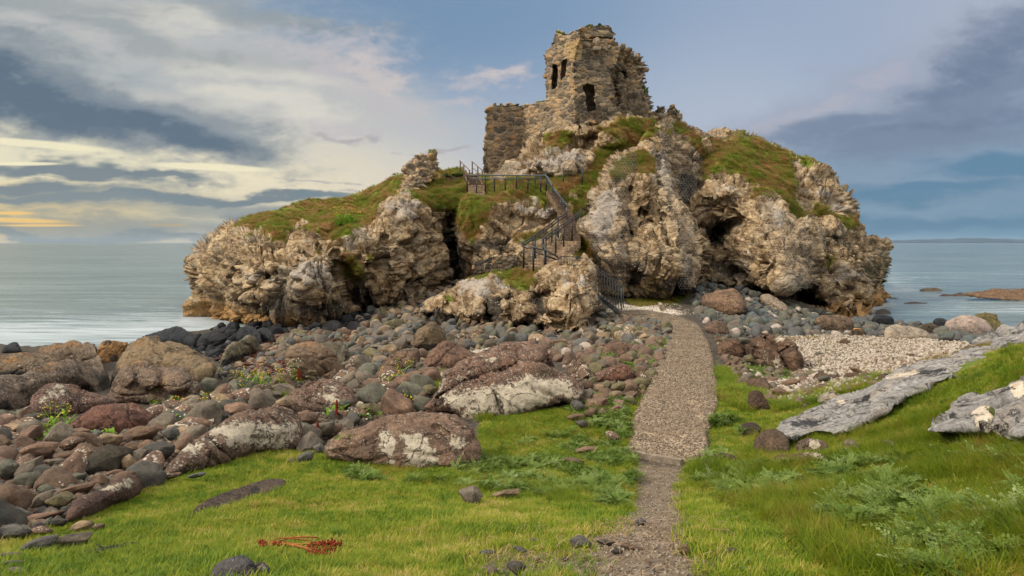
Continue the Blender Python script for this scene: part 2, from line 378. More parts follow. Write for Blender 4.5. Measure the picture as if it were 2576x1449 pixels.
# ------------------------------------------------------------------ materials
def mat_cliff():
    m = NT('limestone'); p = m.pos()
    n1 = m.noise(p, .35, 6, .6, .4); n2 = m.noise(p, 1.7, 8, .65, .3); n3 = m.noise(p, 7, 6, .7)
    st = m.n('ShaderNodeMapping'); m.set(st.inputs[0], p); st.inputs['Rotation'].default_value = (.2, .35, .1); st.inputs['Scale'].default_value = (.5, .5, 3.2)
    ns = m.noise(st.outputs[0], 1.6, 8, .7, .6)
    c = m.ramp(n2, [(.29, (.06, .038, .019)), (.42, (.23, .155, .083)), (.53, (.42, .315, .195)), (.7, (.56, .47, .34))])
    c = m.mix(m.math('MULTIPLY', m.ss(n1, .5, .66), .75), c, m.ramp(n3, [(.3, (.14, .12, .095)), (.5, (.31, .275, .22)), (.7, (.46, .42, .35))]))
    c = m.mix(m.math('MULTIPLY', m.ss(ns, .54, .64), .7), c, (.09, .062, .038))
    c = m.mix(1.0, c, m.ramp(m.noise(p, .55, 6, .68, .3), [(.32, (.42, .38, .34)), (.48, (.85, .82, .78)), (.66, (1.12, 1.08, 1.0))]), 'MULTIPLY')
    ff = m.ss(m.math('ABSOLUTE', m.math('SUBTRACT', m.noise(m.vmath('MULTIPLY', p, (1, 1, 1.8)), .5, 7, .66, .5), .5)), .0, .022)
    c = m.mix(m.math('MULTIPLY', m.math('SUBTRACT', 1, ff), .72), c, (.04, .028, .017))
    # tawny tide band
    sz = m.n('ShaderNodeSeparateXYZ'); m.set(sz.inputs[0], p)
    tz = m.math('ADD', sz.outputs[2], m.math('MULTIPLY', m.noise(p, .9, 4), -1.8))
    c = m.mix(m.math('MULTIPLY', m.math('SUBTRACT', 1.0, m.ss(tz, -.3, .6)), .9), c, m.ramp(n3, [(.3, (.13, .062, .02)), (.6, (.42, .24, .09)), (.8, (.5, .33, .15))]))
    # seepage stains in the clefts, plus shade painted into the recesses and cave mouth
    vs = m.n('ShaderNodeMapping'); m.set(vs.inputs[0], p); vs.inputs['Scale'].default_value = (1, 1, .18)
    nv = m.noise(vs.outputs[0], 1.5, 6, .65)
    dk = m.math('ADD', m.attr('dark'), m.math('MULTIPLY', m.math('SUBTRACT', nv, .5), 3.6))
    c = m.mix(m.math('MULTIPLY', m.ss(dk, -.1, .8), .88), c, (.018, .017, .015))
    pl = m.math('ADD', m.attr('pale'), m.math('MULTIPLY', m.math('SUBTRACT', n2, .5), 4.5))
    c = m.mix(m.math('MULTIPLY', m.ss(pl, .1, 1.1), .62), c, m.ramp(n3, [(.3, (.2, .18, .16)), (.65, (.46, .42, .385))]))
    # white flecks
    v = m.vor(p, 5.5); nf = m.noise(p, 1.1, 3)
    fl = m.math('MULTIPLY', m.math('LESS_THAN', v.outputs[0], .22), m.ss(nf, .52, .6))
    c = m.mix(m.math('MULTIPLY', fl, .6), c, (.62, .58, .52))
    # turf
    g = m.math('ADD', m.attr('grass'), m.math('MULTIPLY', m.math('SUBTRACT', m.noise(p, 1.3, 6, .65), .5), 3.2))
    gn = m.noise(p, .7, 6, .65)
    gc = m.ramp(gn, [(.38, (.22, .11, .05)), (.49, (.15, .13, .02)), (.58, (.10, .15, .012)), (.72, (.19, .2, .025))])
    gm = m.ss(g, .0, .35); c = m.mix(gm, c, gc)
    h = m.math('ADD', m.math('ADD', m.math('MULTIPLY', n2, .6), m.math('MULTIPLY', ns, .5)), m.math('MULTIPLY', n3, .35))
    vc = m.vor(p, 2.3, 'DISTANCE_TO_EDGE'); h = m.math('ADD', h, m.math('MULTIPLY', m.ss(vc.outputs[0], 0, .12), .25))
    return m.out(c, .92, m.bump(h, .9, .15), .2)
def mat_boulder():
    m = NT('boulder_rock'); oc = m.obj(); oi = m.n('ShaderNodeObjectInfo')
    off = m.vmath('ADD', oc, m.vmath('SCALE', (13.1, 7.7, 3.3), oi.outputs['Random']))
    n1 = m.noise(off, 2.2, 6, .6); n2 = m.noise(off, 11, 6, .7); n3 = m.noise(off, 45, 3, .6)
    c = m.mix(1.0, oi.outputs['Color'], m.ramp(n1, [(.3, (.42, .43, .45)), (.5, (.82, .8, .78)), (.72, (1.2, 1.12, 1.0))]), 'MULTIPLY')
    c = m.mix(1.0, c, m.ramp(n2, [(.3, (.5, .5, .5)), (.55, (1.0, 1.0, 1.0)), (.75, (1.4, 1.4, 1.4))]), 'MULTIPLY')
    # lichen dots
    al = oi.outputs['Alpha']
    for sc, k in ((11, .2), (27, .24)):
        v = m.vor(m.vmath('ADD', off, m.vmath('SCALE', m.n('ShaderNodeTexNoise', i={'Vector': off, 'Scale': 18.0}).outputs['Color'], .05)), sc)
        zone = m.ss(m.math('ADD', m.noise(off, 1.9, 3), m.math('MULTIPLY', al, .45)), .54, .95)
        sp = m.ss(v.outputs[0], m.math('MULTIPLY', zone, k), m.math('MULTIPLY', zone, k*.78)) if False else m.math('LESS_THAN', v.outputs[0], m.math('MULTIPLY', zone, k*1.25))
        c = m.mix(m.math('MULTIPLY', sp, .7), c, m.ramp(n2, [(.3, (.22, .19, .145)), (.7, (.4, .36, .29))]))
    li = m.math('ADD', m.math('MULTIPLY', m.attr('lich'), .75), m.math('MULTIPLY', m.math('SUBTRACT', m.noise(off, 7.5, 9, .78), .5), 4.8))
    lm = m.ss(li, .0, .14)
    hole = m.vor(off, 13); lm = m.math('MULTIPLY', lm, m.math('GREATER_THAN', m.math('ADD', hole.outputs[0], m.math('MULTIPLY', m.ss(m.attr('lich'), .1, .8), .16)), .2))
    c = m.mix(m.math('MULTIPLY', lm, .95), c, m.ramp(n2, [(.28, (.24, .19, .13)), (.45, (.42, .36, .27)), (.7, (.53, .47, .37))]))
    orn = m.math('ADD', m.math('MULTIPLY', m.attr('oran'), .7), m.math('MULTIPLY', m.math('SUBTRACT', m.noise(off, 7, 9, .75), .5), 4.5))
    c = m.mix(m.math('MULTIPLY', m.ss(orn, -.1, .5), .7), c, m.ramp(n2, [(.3, (.14, .07, .025)), (.6, (.36, .17, .04))]))
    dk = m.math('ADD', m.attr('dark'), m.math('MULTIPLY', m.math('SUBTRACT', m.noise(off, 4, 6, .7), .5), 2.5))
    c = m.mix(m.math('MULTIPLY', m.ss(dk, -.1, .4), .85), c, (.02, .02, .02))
    g = m.math('ADD', m.attr('grass'), m.math('MULTIPLY', m.math('SUBTRACT', m.noise(off, 3, 6, .65), .5), 2.6))
    c = m.mix(m.ss(g, .0, .3), c, m.ramp(n2, [(.3, (.06, .08, .012)), (.7, (.16, .18, .03))]))
    # fine cracks
    wv_ = m.vmath('ADD', off, m.vmath('SCALE', m.n('ShaderNodeTexNoise', i={'Vector': off, 'Scale': 2.0, 'Detail': 5.0}).outputs['Color'], .5))
    ca = m.ss(m.math('ABSOLUTE', m.math('SUBTRACT', m.noise(m.vmath('MULTIPLY', wv_, (.9, .9, 2.2)), 1.1, 5, .6), .5)), .0, .011)
    cb = m.ss(m.math('ABSOLUTE', m.math('SUBTRACT', m.noise(m.vmath('MULTIPLY', wv_, (2.4, 1, .8)), 1.6, 5, .65), .48)), .0, .010)
    crz = m.math('MULTIPLY', m.math('SUBTRACT', 1, m.math('MINIMUM', ca, m.math('ADD', cb, m.ss(n1, .58, .5)))), m.attr('crk'))
    c = m.mix(m.math('MULTIPLY', crz, .75), c, (.03, .02, .015))
    h = m.math('ADD', m.math('ADD', m.math('MULTIPLY', n2, .6), m.math('MULTIPLY', n3, .25)), m.math('MULTIPLY', crz, -.8))
    h = m.math('ADD', h, m.math('MULTIPLY', lm, .12))
    rg = m.math('SUBTRACT', .9, m.math('MULTIPLY', m.attr('wet'), .5))
    return m.out(c, rg, m.bump(h, 1.0, .075), .22)
def mat_pebbles(name, stops, nscale=14):
    m = NT(name); oi = m.n('ShaderNodeObjectInfo'); oc = m.obj()
    c = m.ramp(oi.outputs['Random'], stops, 'CONSTANT')
    off = m.vmath('ADD', oc, m.vmath('SCALE', (31, 17, 5), oi.outputs['Random']))
    n2 = m.noise(off, nscale*.12, 5, .65)
    c = m.mix(1.0, c, m.ramp(n2, [(.3, .6), (.55, 1.0), (.75, 1.4)]), 'MULTIPLY')
    return m.out(c, .85, m.bump(n2, .5, .02), .3)
def mat_masonry():
    m = NT('rubble_masonry'); p = m.pos(); rn = m.attr('cell'); mo = m.attr('mort')
    n2 = m.noise(p, 6, 6, .7); n1 = m.noise(p, .45, 4, .6)
    c = m.ramp(rn, [(0, (.2, .155, .11)), (.14, (.105, .088, .07)), (.28, (.28, .2, .125)), (.42, (.21, .17, .125)), (.56, (.34, .24, .145)), (.7, (.135, .112, .088)), (.84, (.31, .25, .17)), (.95, (.3, .19, .1))], 'CONSTANT')
    c = m.mix(1.0, c, m.ramp(n2, [(.3, .62), (.5, 1.0), (.75, 1.5)]), 'MULTIPLY')
    c = m.mix(1.0, c, m.ramp(n1, [(.35, (.72, .72, .75)), (.6, (1.25, 1.18, 1.05))]), 'MULTIPLY')
    c = m.mix(m.ss(m.attr('quoin'), 0, .3), c, m.ramp(n2, [(.3, (.25, .16, .07)), (.7, (.5, .35, .17))]))
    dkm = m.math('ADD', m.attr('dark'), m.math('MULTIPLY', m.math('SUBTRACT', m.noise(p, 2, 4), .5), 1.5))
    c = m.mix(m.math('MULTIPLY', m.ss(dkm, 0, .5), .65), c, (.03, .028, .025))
    mm = m.math('SUBTRACT', 1, m.ss(m.math('ADD', mo, m.math('MULTIPLY', m.math('SUBTRACT', n2, .5), .16)), .03, .12))
    c = m.mix(m.math('MULTIPLY', mm, .8), c, m.ramp(n2, [(.3, (.24, .19, .13)), (.7, (.44, .36, .26))]))
    g = m.math('ADD', m.attr('grass'), m.math('MULTIPLY', m.math('SUBTRACT', n2, .5), 2.0))
    c = m.mix(m.ss(g, .5, .9), c, (.07, .085, .02))
    return m.out(c, .93, m.bump(m.math('ADD', n2, m.math('MULTIPLY', mm, -.6)), .9, .05), .15)
def mat_ground():
    m = NT('coastal_ground'); p = m.pos()
    n1 = m.noise(p, .9, 6, .6); n2 = m.noise(p, 8, 5, .65); n3 = m.noise(p, 40, 3, .6)
    c = m.ramp(n2, [(.3, (.02, .016, .012)), (.5, (.05, .04, .03)), (.7, (.10, .08, .06))])            # grit between stones
    v = m.vor(p, 9); c = m.mix(m.ss(v.outputs[0], .1, .5), (.10, .085, .07), c)
    g = m.math('ADD', m.attr('grass'), m.math('MULTIPLY', m.math('SUBTRACT', n1, .5), 1.5))
    gc = m.ramp(m.noise(p, 1.6, 5, .6), [(.3, (.05, .085, .008)), (.5, (.10, .14, .012)), (.62, (.16, .17, .02)), (.75, (.26, .22, .07))])
    gc = m.mix(m.ss(n3, .5, .8), gc, (.16, .12, .06)); c = m.mix(m.ss(g, -.15, .35), c, gc)
    t = m.math('ADD', m.attr('track'), m.math('MULTIPLY', m.math('SUBTRACT', n1, .5), 2.4))
    tc = m.ramp(n2, [(.3, (.07, .052, .036)), (.5, (.15, .112, .076)), (.7, (.24, .19, .135))])
    vv = m.vor(p, 30); tc = m.mix(m.math('MULTIPLY', m.math('LESS_THAN', vv.outputs[0], .24), m.math('GREATER_THAN', m.noise(p, 6, 2), .57)), tc, (.36, .31, .25))
    c = m.mix(m.ss(t, -.2, .5), c, tc)
    s_ = m.math('ADD', m.attr('weed'), m.math('MULTIPLY', m.math('SUBTRACT', n1, .5), 2.0))
    c = m.mix(m.ss(s_, 0, .4), c, m.ramp(n2, [(.3, (.018, .01, .007)), (.7, (.07, .03, .018))]))
    wt = m.math('ADD', m.attr('white'), m.math('MULTIPLY', m.math('SUBTRACT', n1, .5), 2.0))
    c = m.mix(m.ss(wt, -.1, .4), c, m.ramp(n2, [(.3, (.33, .27, .2)), (.7, (.62, .56, .48))]))
    return m.out(c, .95, m.bump(m.math('ADD', n2, m.math('MULTIPLY', n3, .4)), .8, .03), .2)
def mat_gravel(name, a, b, dark, sc=34, tint=None):
    m = NT(name); p = m.pos(); v = m.vor(p, sc); v2 = m.vor(p, sc*.45); n1 = m.noise(p, 1.2, 5, .6); n2 = m.noise(p, 12, 4, .6)
    sepc = m.n('ShaderNodeSeparateColor'); m.set(sepc.inputs[0], v.outputs['Color'])
    c = m.ramp(sepc.outputs[0], [(0, dark), (.3, a), (.75, b), (1, tuple(min(.8, x*1.35) for x in b))])
    c = m.mix(m.ss(n1, .4, .62), c, m.mix(.55, c, a))
    c = m.mix(m.math('MULTIPLY', m.ss(n2, .5, .7), .4), c, dark)
    if tint:
        t = m.math('ADD', m.attr('moss'), m.math('MULTIPLY', m.math('SUBTRACT', m.noise(p, 1.5, 6, .7), .5), 3.5))
        c = m.mix(m.math('MULTIPLY', m.ss(t, 0, .8), .75), c, tint)
    h = m.math('SUBTRACT', m.math('MULTIPLY', n2, .3), m.math('MULTIPLY', v.outputs[0], 1.2))
    return m.out(c, .93, m.bump(h, .9, .02), .2)
def mat_water():
    m = NT('sea_water'); p = m.pos()
    mp = m.n('ShaderNodeMapping'); m.set(mp.inputs[0], p); mp.inputs['Scale'].default_value = (.35, 1, 1); mp.inputs['Rotation'].default_value = (0, 0, .12)
    n1 = m.noise(mp.outputs[0], .35, 6, .6); n2 = m.noise(mp.outputs[0], .05, 5, .6); n3 = m.noise(mp.outputs[0], 1.6, 6, .65)
    c = m.ramp(m.math('ADD', m.math('MULTIPLY', n2, .45), m.math('MULTIPLY', m.noise(m.vmath('MULTIPLY', mp.outputs[0], (.3, 1.3, 1)), .5, 6, .7), .55)), [(.36, (.03, .06, .068)), (.5, (.10, .15, .155)), (.64, (.2, .25, .245))])
    f = m.math('ADD', m.attr('foam'), m.math('MULTIPLY', m.math('SUBTRACT', m.noise(m.vmath('MULTIPLY', mp.outputs[0], (.55, 1.5, 1)), .6, 8, .7, .8), .5), 4.6))
    fm = m.math('MULTIPLY', m.ss(f, -.3, 1.2), .7)
    c = m.mix(fm, c, (.46, .51, .54))
    h = m.math('ADD', m.math('ADD', m.math('MULTIPLY', n1, .9), m.math('MULTIPLY', n3, .3)), m.math('MULTIPLY', n2, 2.2))
    return m.out(c, m.math('ADD', .16, m.math('MULTIPLY', fm, .5)), m.bump(h, .7, .8), .5)
def mat_plain(name, col, rough=.6, metal=0, nsc=30, var=.35, spec=.4):
    m = NT(name); n = m.noise(m.pos(), nsc, 4, .6)
    c = m.mix(1.0, col, m.ramp(n, [(.3, 1-var), (.7, 1+var)]), 'MULTIPLY')
    return m.out(c, rough, m.bump(n, .2, .01), spec, metal)
def mat_leaf(name, stops, wsc=1.2, trans=.25, tipfac=None):
    m = NT(name); p = m.pos(); oi = m.n('ShaderNodeObjectInfo')
    f = m.math('ADD', m.math('ADD', m.math('MULTIPLY', m.noise(p, wsc, 4, .6), .5), m.math('MULTIPLY', m.noise(p, wsc*7, 3, .6), .32)), m.math('MULTIPLY', oi.outputs['Random'], .18))
    c = m.ramp(f, stops); b = m.n('ShaderNodeBsdfPrincipled'); m.set(b.inputs['Base Color'], c); b.inputs['Roughness'].default_value = .6
    b.inputs['Specular IOR Level'].default_value = .25
    t = m.n('ShaderNodeBsdfTranslucent'); m.set(t.inputs[0], c); x = m.n('ShaderNodeMixShader'); x.inputs[0].default_value = trans
    m.t.links.new(b.outputs[0], x.inputs[1]); m.t.links.new(t.outputs[0], x.inputs[2])
    o = m.n('ShaderNodeOutputMaterial'); m.t.links.new(x.outputs[0], o.inputs[0]); return m.m
M = dict(cliff=mat_cliff(), boulder=mat_boulder(), masonry=mat_masonry(), ground=mat_ground(), water=mat_water(),
         path=mat_gravel('path_gravel', (.185, .135, .088), (.29, .225, .155), (.065, .047, .032), 24),
         shingle=mat_gravel('pale_shingle', (.22, .165, .105), (.37, .305, .215), (.07, .05, .035), 16, (.3, .2, .03)),
         black=mat_plain('black_painted_steel', (.014, .015, .018), .45), steel=mat_plain('grey_galvanised_steel', (.10, .11, .12), .45, .3),
         dkgrey=mat_plain('weathered_grey_steel', (.075, .08, .075), .6), wood=mat_plain('weathered_brown_wood', (.11, .06, .035), .8),
         step=mat_plain('worn_stone_step', (.27, .19, .12), .9, 0, 8, .55, .2), stepd=mat_plain('dark_stone_step', (.15, .10, .065), .9, 0, 8, .55, .2), wire=mat_plain('galvanised_wire', (.3, .3, .3), .5, 0, 3, .3),
         concrete=mat_plain('weathered_concrete', (.2, .16, .12), .9, 0, 12, .4, .2), hills=mat_plain('distant_hills', (.03, .055, .09), 1, 0, .002, .3, 0),  # hills tinted blue, so part of the haze is in their colour
         weed=mat_plain('dry_seaweed', (.13, .045, .022), .6, 0, 9, .7), blackweed=mat_plain('black_seaweed', (.012, .01, .01), .5),
         dock=mat_plain('dead_red_dock', (.17, .025, .012), .8, 0, 40, .5, .1), stalk=mat_plain('dead_stalk', (.28, .09, .03), .8, 0, 30, .5, .1),
         driftwood=mat_plain('bleached_twig', (.42, .28, .17), .9, 0, 20, .4, .1), orange_st=mat_plain('small_orange_stone', (.55, .28, .13), .9),
         yellow=mat_plain('yellow_petals', (.75, .42, .02), .7), whitep=mat_plain('white_petals', (.75, .75, .7), .7),
         turf=mat_leaf('turf_blades', [(.33, (.04, .09, .005)), (.43, (.11, .19, .008)), (.51, (.21, .27, .012)), (.57, (.32, .3, .03)), (.66, (.52, .4, .15))], 1.1, .35),
         longgrass=mat_leaf('long_grass_blades', [(.3, (.05, .10, .006)), (.43, (.13, .2, .008)), (.54, (.23, .28, .014)), (.6, (.27, .22, .035)), (.7, (.34, .17, .06))], 1.3, .35),
         cliffgrass=mat_leaf('cliff_grass_blades', [(.3, (.42, .22, .11)), (.43, (.32, .17, .06)), (.5, (.2, .18, .025)), (.58, (.14, .2, .012)), (.72, (.3, .3, .03))], .7, .4),
         fern=mat_leaf('silverweed_leaves', [(.3, (.04, .08, .008)), (.45, (.09, .15, .014)), (.57, (.17, .235, .05)), (.72, (.33, .38, .19))], 3.5, .3),
         leaf=mat_leaf('weed_leaves', [(.3, (.08, .18, .015)), (.6, (.2, .34, .025)), (.8, (.3, .38, .05))], 3, .35))
# ------------------------------------------------------------------ terrain
GC = [(1288,1449,3.47),(0,1449,4.1),(2576,1449,2.9),(650,1449,3.7),(1900,1449,3.2),(1690,1150,10.7),(1660,1300,5.2),(1700,1050,12.8),(1720,950,16.6),
      (1730,900,19.5),(1720,850,23.6),(1690,800,29.8),(1600,787,32.4),(1560,745,40),(1440,838,27),(1200,812,31.5),(1080,780,37.5),(650,830,36.5),(480,862,33.2),
      (700,812,42),(580,800,46),(400,830,39.5),(0,890,30.3),(250,882,31.2),(0,855,35.5),(250,850,36.2),(1000,755,43),(1130,724,47),(250,1000,17.5),(0,1010,16.7),(0,1150,9.5),(200,1350,5.3),
      (700,1000,16.7),(700,1150,9.8),(1000,1150,10.1),(1000,900,22.5),(1300,870,23.8),(450,1180,8.8),(300,920,24.5),(650,900,24),
      (2200,900,22.5),(2300,850,30),(2400,830,35),(2200,775,52),(2576,836,38),(1900,780,37.4),(2000,950,17.6),(2050,1080,11.3),(2100,1150,8.6),(2576,1100,6.7),
      (2576,1300,4.0),(2300,1020,10.6),(2576,880,10.4),(2450,960,10.3),(1800,715,46),(1900,735,42),(2050,768,43),(2150,812,40),(2500,860,17),(2650,870,15),
      (2576,790,52),(0,830,44),(1300,680,42),(1700,735,42)]
_w = P([c[0] for c in GC], [c[1] for c in GC], [c[2] for c in GC])
_a = np.arctan2(_w[:, 0], _w[:, 1]); _l = np.log(np.hypot(_w[:, 0], _w[:, 1]))
_T = TPS(np.stack([_a*1.5, _l], -1), _w[:, 2], 2e-3)
_ga = np.linspace(-.85, .85, 341); _gl = np.linspace(math.log(3.2), math.log(75), 330)
_GA, _GL = np.meshgrid(_ga, _gl); _TZ = _T(_GA*1.5, _GL)
_TZ = _TZ+(-1.6-_TZ)*sstep(math.log(46), math.log(62), _GL)*(1-np.exp(-((_GA+0.0)/.28)**4)*0)
def bil(a, l):
    fa = np.clip((a-_ga[0])/(_ga[1]-_ga[0]), 0, len(_ga)-1.001); fl = np.clip((l-_gl[0])/(_gl[1]-_gl[0]), 0, len(_gl)-1.001)
    i = fa.astype(int); j = fl.astype(int); u = fa-i; v = fl-j
    return (_TZ[j, i]*(1-u)+_TZ[j, i+1]*u)*(1-v)+(_TZ[j+1, i]*(1-u)+_TZ[j+1, i+1]*u)*v
def ground_z(x, y):
    a = np.arctan2(x, y); l = np.log(np.maximum(np.hypot(x, y), .05))
    z = bil(np.clip(a, -.85, .85), np.clip(l, _gl[0], _gl[-1]))
    z = z+(3.3-z)*sstep(math.log(3.6), math.log(2.0), l) + sstep(math.log(60), math.log(80), l)*-3
    p = np.stack([x, y, 0*x], -1).reshape(-1, 3)
    b = (.05*noise3(p*.9, 3)+.025*noise3(p*2.7, 5)).reshape(np.shape(x))*sstep(2, 5, np.hypot(x, y))
    return z+b
def hit(px, py, lift=0.0):
    """world point where the sight line of layout point (px, py) meets the ground"""
    px = np.atleast_1d(np.asarray(px, float)); py = np.atleast_1d(np.asarray(py, float))
    out = np.zeros(len(px)); D = np.exp(np.linspace(math.log(1.2), math.log(74), 420))
    for s in range(0, len(px), 4000):
        a = px[s:s+4000, None]; b = py[s:s+4000, None]
        g = np.maximum(ground_z((a-HX)/F*D[None], np.repeat(D[None], len(a), 0)), -.05); r = CZ-(b-HY)/F*D[None]; f = r-g
        k = np.argmax(f < 0, 1); k = np.where((f < 0).any(1), np.maximum(k, 1), len(D)-1)
        i = np.arange(len(k)); f0, f1 = f[i, k-1], f[i, k]; t = np.where(f0-f1 != 0, f0/(f0-f1), 0)
        out[s:s+4000] = D[k-1]+(D[k]-D[k-1])*np.clip(t, 0, 1)
    return P(px, py, out)+np.array([0, 0, lift])
def toscreen(p):
    y = np.maximum(p[..., 1], .01); return HX+F*p[..., 0]/y, HY+F*(CZ-p[..., 2])/y

PATH = [(1575,1143),(1590,1100),(1588,1060),(1605,1020),(1640,970),(1650,920),(1672,880),(1680,850),(1688,830),(1665,812),(1600,800),(1560,796),(1560,783),(1625,783),(1700,796),(1745,812),(1768,835),(1790,880),(1800,930),(1808,985),(1798,1040),(1780,1100),(1782,1145),(1755,1160),(1716,1169)]
TRACK = [(1588,1150),(1725,1165),(1718,1200),(1735,1290),(1730,1350),(1800,1480),(1500,1480),(1500,1400),(1480,1360),(1560,1300),(1590,1230)]
TRACK2 = [(1200,1400),(1300,1345),(1500,1340),(1700,1340),(1850,1380),(1900,1480),(1150,1480)]
SHING = [(1890,860),(1990,850),(2100,846),(2250,852),(2400,850),(2440,872),(2400,900),(2320,925),(2230,955),(2180,972),(2090,1000),(2000,1020),(1930,1010),(1960,960),(2020,935),(2010,890)]
SH2 = [(1500,790),(1560,765),(1660,768),(1740,790),(1690,797),(1560,782)]
SH3 = [(1420,840),(1480,815),(1560,830),(1580,860),(1480,850)]
SH4 = [(1200,870),(1290,855),(1330,865),(1230,895),(960,960),(870,955),(900,925),(1000,900)]
LAWN = [(-300,1500),(-260,1415),(-60,1385),(60,1350),(230,1300),(300,1262),(370,1225),(400,1200),(560,1160),(700,1135),(830,1140),(900,1160),(1000,1180),(1200,1160),(1215,1060),(1300,1035),(1400,1028),(1470,1050),(1560,1062),(1600,1012),(1640,985),(1650,965),(1650,1000),(1600,1080),(1585,1140),(1600,1250),(1590,1330),(1560,1500)]
RLAWN = [(1800,905),(1830,950),(1900,1000),(1990,1030),(2100,990),(2200,965),(2290,940),(2400,905),(2460,885),(2640,860),(2900,850),(2960,1500),(1740,1500),(1700,1330),(1690,1230),(1720,1165),(1790,1130),(1785,1060),(1805,1000),(1812,960)]
WEEDZ = [(560,905),(600,860),(680,830),(760,828),(880,840),(820,860),(760,875),(740,905),(720,950),(640,935)]
GZ3 = [(500,1000),(560,960),(650,940),(740,950),(720,1000),(650,1010),(560,1030)]
GZ4 = [(1480,960),(1560,940),(1640,930),(1640,990),(1580,1060),(1500,1050),(1460,1010)]
GZ5 = [(1573,755),(1640,742),(1740,748),(1700,766),(1600,775)]
az = np.r_[np.linspace(-math.pi, -.83, 40)[:-1], np.linspace(-.83, .83, 820), np.linspace(.83, math.pi, 40)[1:]]
rr = np.exp(np.linspace(math.log(.35), math.log(85), 430))
AZ, RR = np.meshgrid(az, rr); gx = RR*np.sin(AZ); gy = RR*np.cos(AZ); gz = ground_z(gx, gy)
V = np.stack([gx, gy, gz], -1).reshape(-1, 3); idx = np.arange(gx.size).reshape(gx.shape)
Q = np.stack([idx[:-1, :-1].ravel(), idx[:-1, 1:].ravel(), idx[1:, 1:].ravel(), idx[1:, :-1].ravel()], -1)
sx, sy = toscreen(V); sx = np.where(V[:, 1] < .5, np.where(V[:, 0] > .3, 2600, 800), sx); sy = np.where(V[:, 1] < .5, 1500, np.minimum(sy, 1470)); sx = np.clip(sx, -60, 2660)
def zone(polys, so):
    a = np.full(len(V), -1.0)
    for pl in polys: a = np.maximum(a, np.clip(polydist(sx, sy, pl)/so, -1, 1))
    return a
ground = mesh_obj('ground', V, Q[:, ::-1], M['ground'], center=False, attrs=dict(grass=zone([LAWN, RLAWN, GZ5], 25), track=zone([TRACK, TRACK2], 40), weed=zone([WEEDZ], 20), white=zone([SH2, SH3, SH4], 15)))
tag(ground, 'uneven coastal ground under the grass and stones', 'ground', kind='structure')

def rough_poly(poly, amp, seed=1):
    p = np.array(poly, float); out = []
    for a, b in zip(p, np.roll(p, -1, 0)):
        n = max(1, int(np.hypot(*(b-a))/9))
        for i in range(n): out.append(a+(b-a)*i/n)
    out = np.array(out); q = np.c_[out/14.0, np.zeros(len(out))]
    return out+np.stack([noise3(q, seed), noise3(q, seed+4)*.4], -1)*amp*2
def sheet(name, poly, step, dz, mat, skirt=.12, attrs=None, sm=1, rough=.0):
    poly = smooth_poly(poly, sm) if sm else poly
    X, Y, e, Q = gridpoly(poly, step); W = hit(X, Y); W[:, 2] = ground_z(W[:, 0], W[:, 1])+dz*np.clip(e/3, .35, 1)
    n = len(W); bd = e <= 0; low = W[bd].copy(); low[:, 2] -= skirt; mp = np.full(n, -1); mp[bd] = n+np.arange(bd.sum())
    # boundary edges get a skirt
    E = np.concatenate([Q[:, [0, 1]], Q[:, [1, 2]], Q[:, [2, 3]], Q[:, [3, 0]]]); key = np.sort(E, 1); u, inv, cnt = np.unique(key, axis=0, return_inverse=True, return_counts=True)
    be = E[cnt[inv.ravel()] == 1]; be = be[(mp[be] >= 0).all(1)]
    S = np.stack([be[:, 1], be[:, 0], mp[be[:, 0]], mp[be[:, 1]]], -1)
    A = None
    if attrs:
        PX = np.r_[X, X[bd]]; PY = np.r_[Y, Y[bd]]; A = {}
        for k, (pls, so) in attrs.items():
            a = np.full(len(PX), -1.0)
            for pl in pls: a = np.maximum(a, np.clip(polydist(PX, PY, pl)/so, -1, 1))
            A[k] = a
    return mesh_obj(name, np.r_[W, low], np.r_[Q, S], mat, attrs=A)
tag(sheet('path', rough_poly(smooth_poly(PATH, 1), 7), 4, .07, M['path'], .2), 'pale gravel footpath curving across the beach to the stairs', 'path', kind='structure')
edge = hit([1577, 1600, 1640, 1680, 1716], [1145, 1150, 1157, 1164, 1170])
bm = bmesh.new()
for a, b in zip(edge[:-1], edge[1:]):
    for side in (0, 1):
        pass
vs = []
for i, p in enumerate(edge):
    z = ground_z(p[:1], p[1:2])[0]; t = Vector((edge[-1]-edge[0])[:2].tolist()+[0]).normalized(); nn = Vector((-t.y, t.x, 0))
    vs.append([bm.verts.new(Vector((p[0], p[1], z-.1))-nn*.05), bm.verts.new(Vector((p[0], p[1], z+.085+.01*(i % 2)))-nn*.05), bm.verts.new(Vector((p[0], p[1], z+.085+.01*(i % 2)))+nn*.04), bm.verts.new(Vector((p[0], p[1], z-.1))+nn*.04)])
for a, b in zip(vs[:-1], vs[1:]):
    for k in range(4): bm.faces.new([a[k], a[(k+1) % 4], b[(k+1) % 4], b[k]])
bm.faces.new(vs[0]); bm.faces.new(vs[-1][::-1])
me = bpy.data.meshes.new('path_edging'); bm.normal_update(); bm.to_mesh(me); bm.free(); me.materials.append(M['concrete'])
o = bpy.data.objects.new('path_edging', me); COL.objects.link(o); tag(o, 'low weathered edging board across the near end of the gravel path', 'edging')
tag(sheet('shingle_beach', rough_poly(SHING, 10, 3), 5, .05, M['shingle'], .2, dict(moss=([[(1890,862),(2050,850),(2130,862),(2100,880),(1980,885)], [(2380,900),(2450,880),(2440,900),(2350,925)]], 22))), 'bed of pale white shingle right of the path', 'shingle', kind='structure')

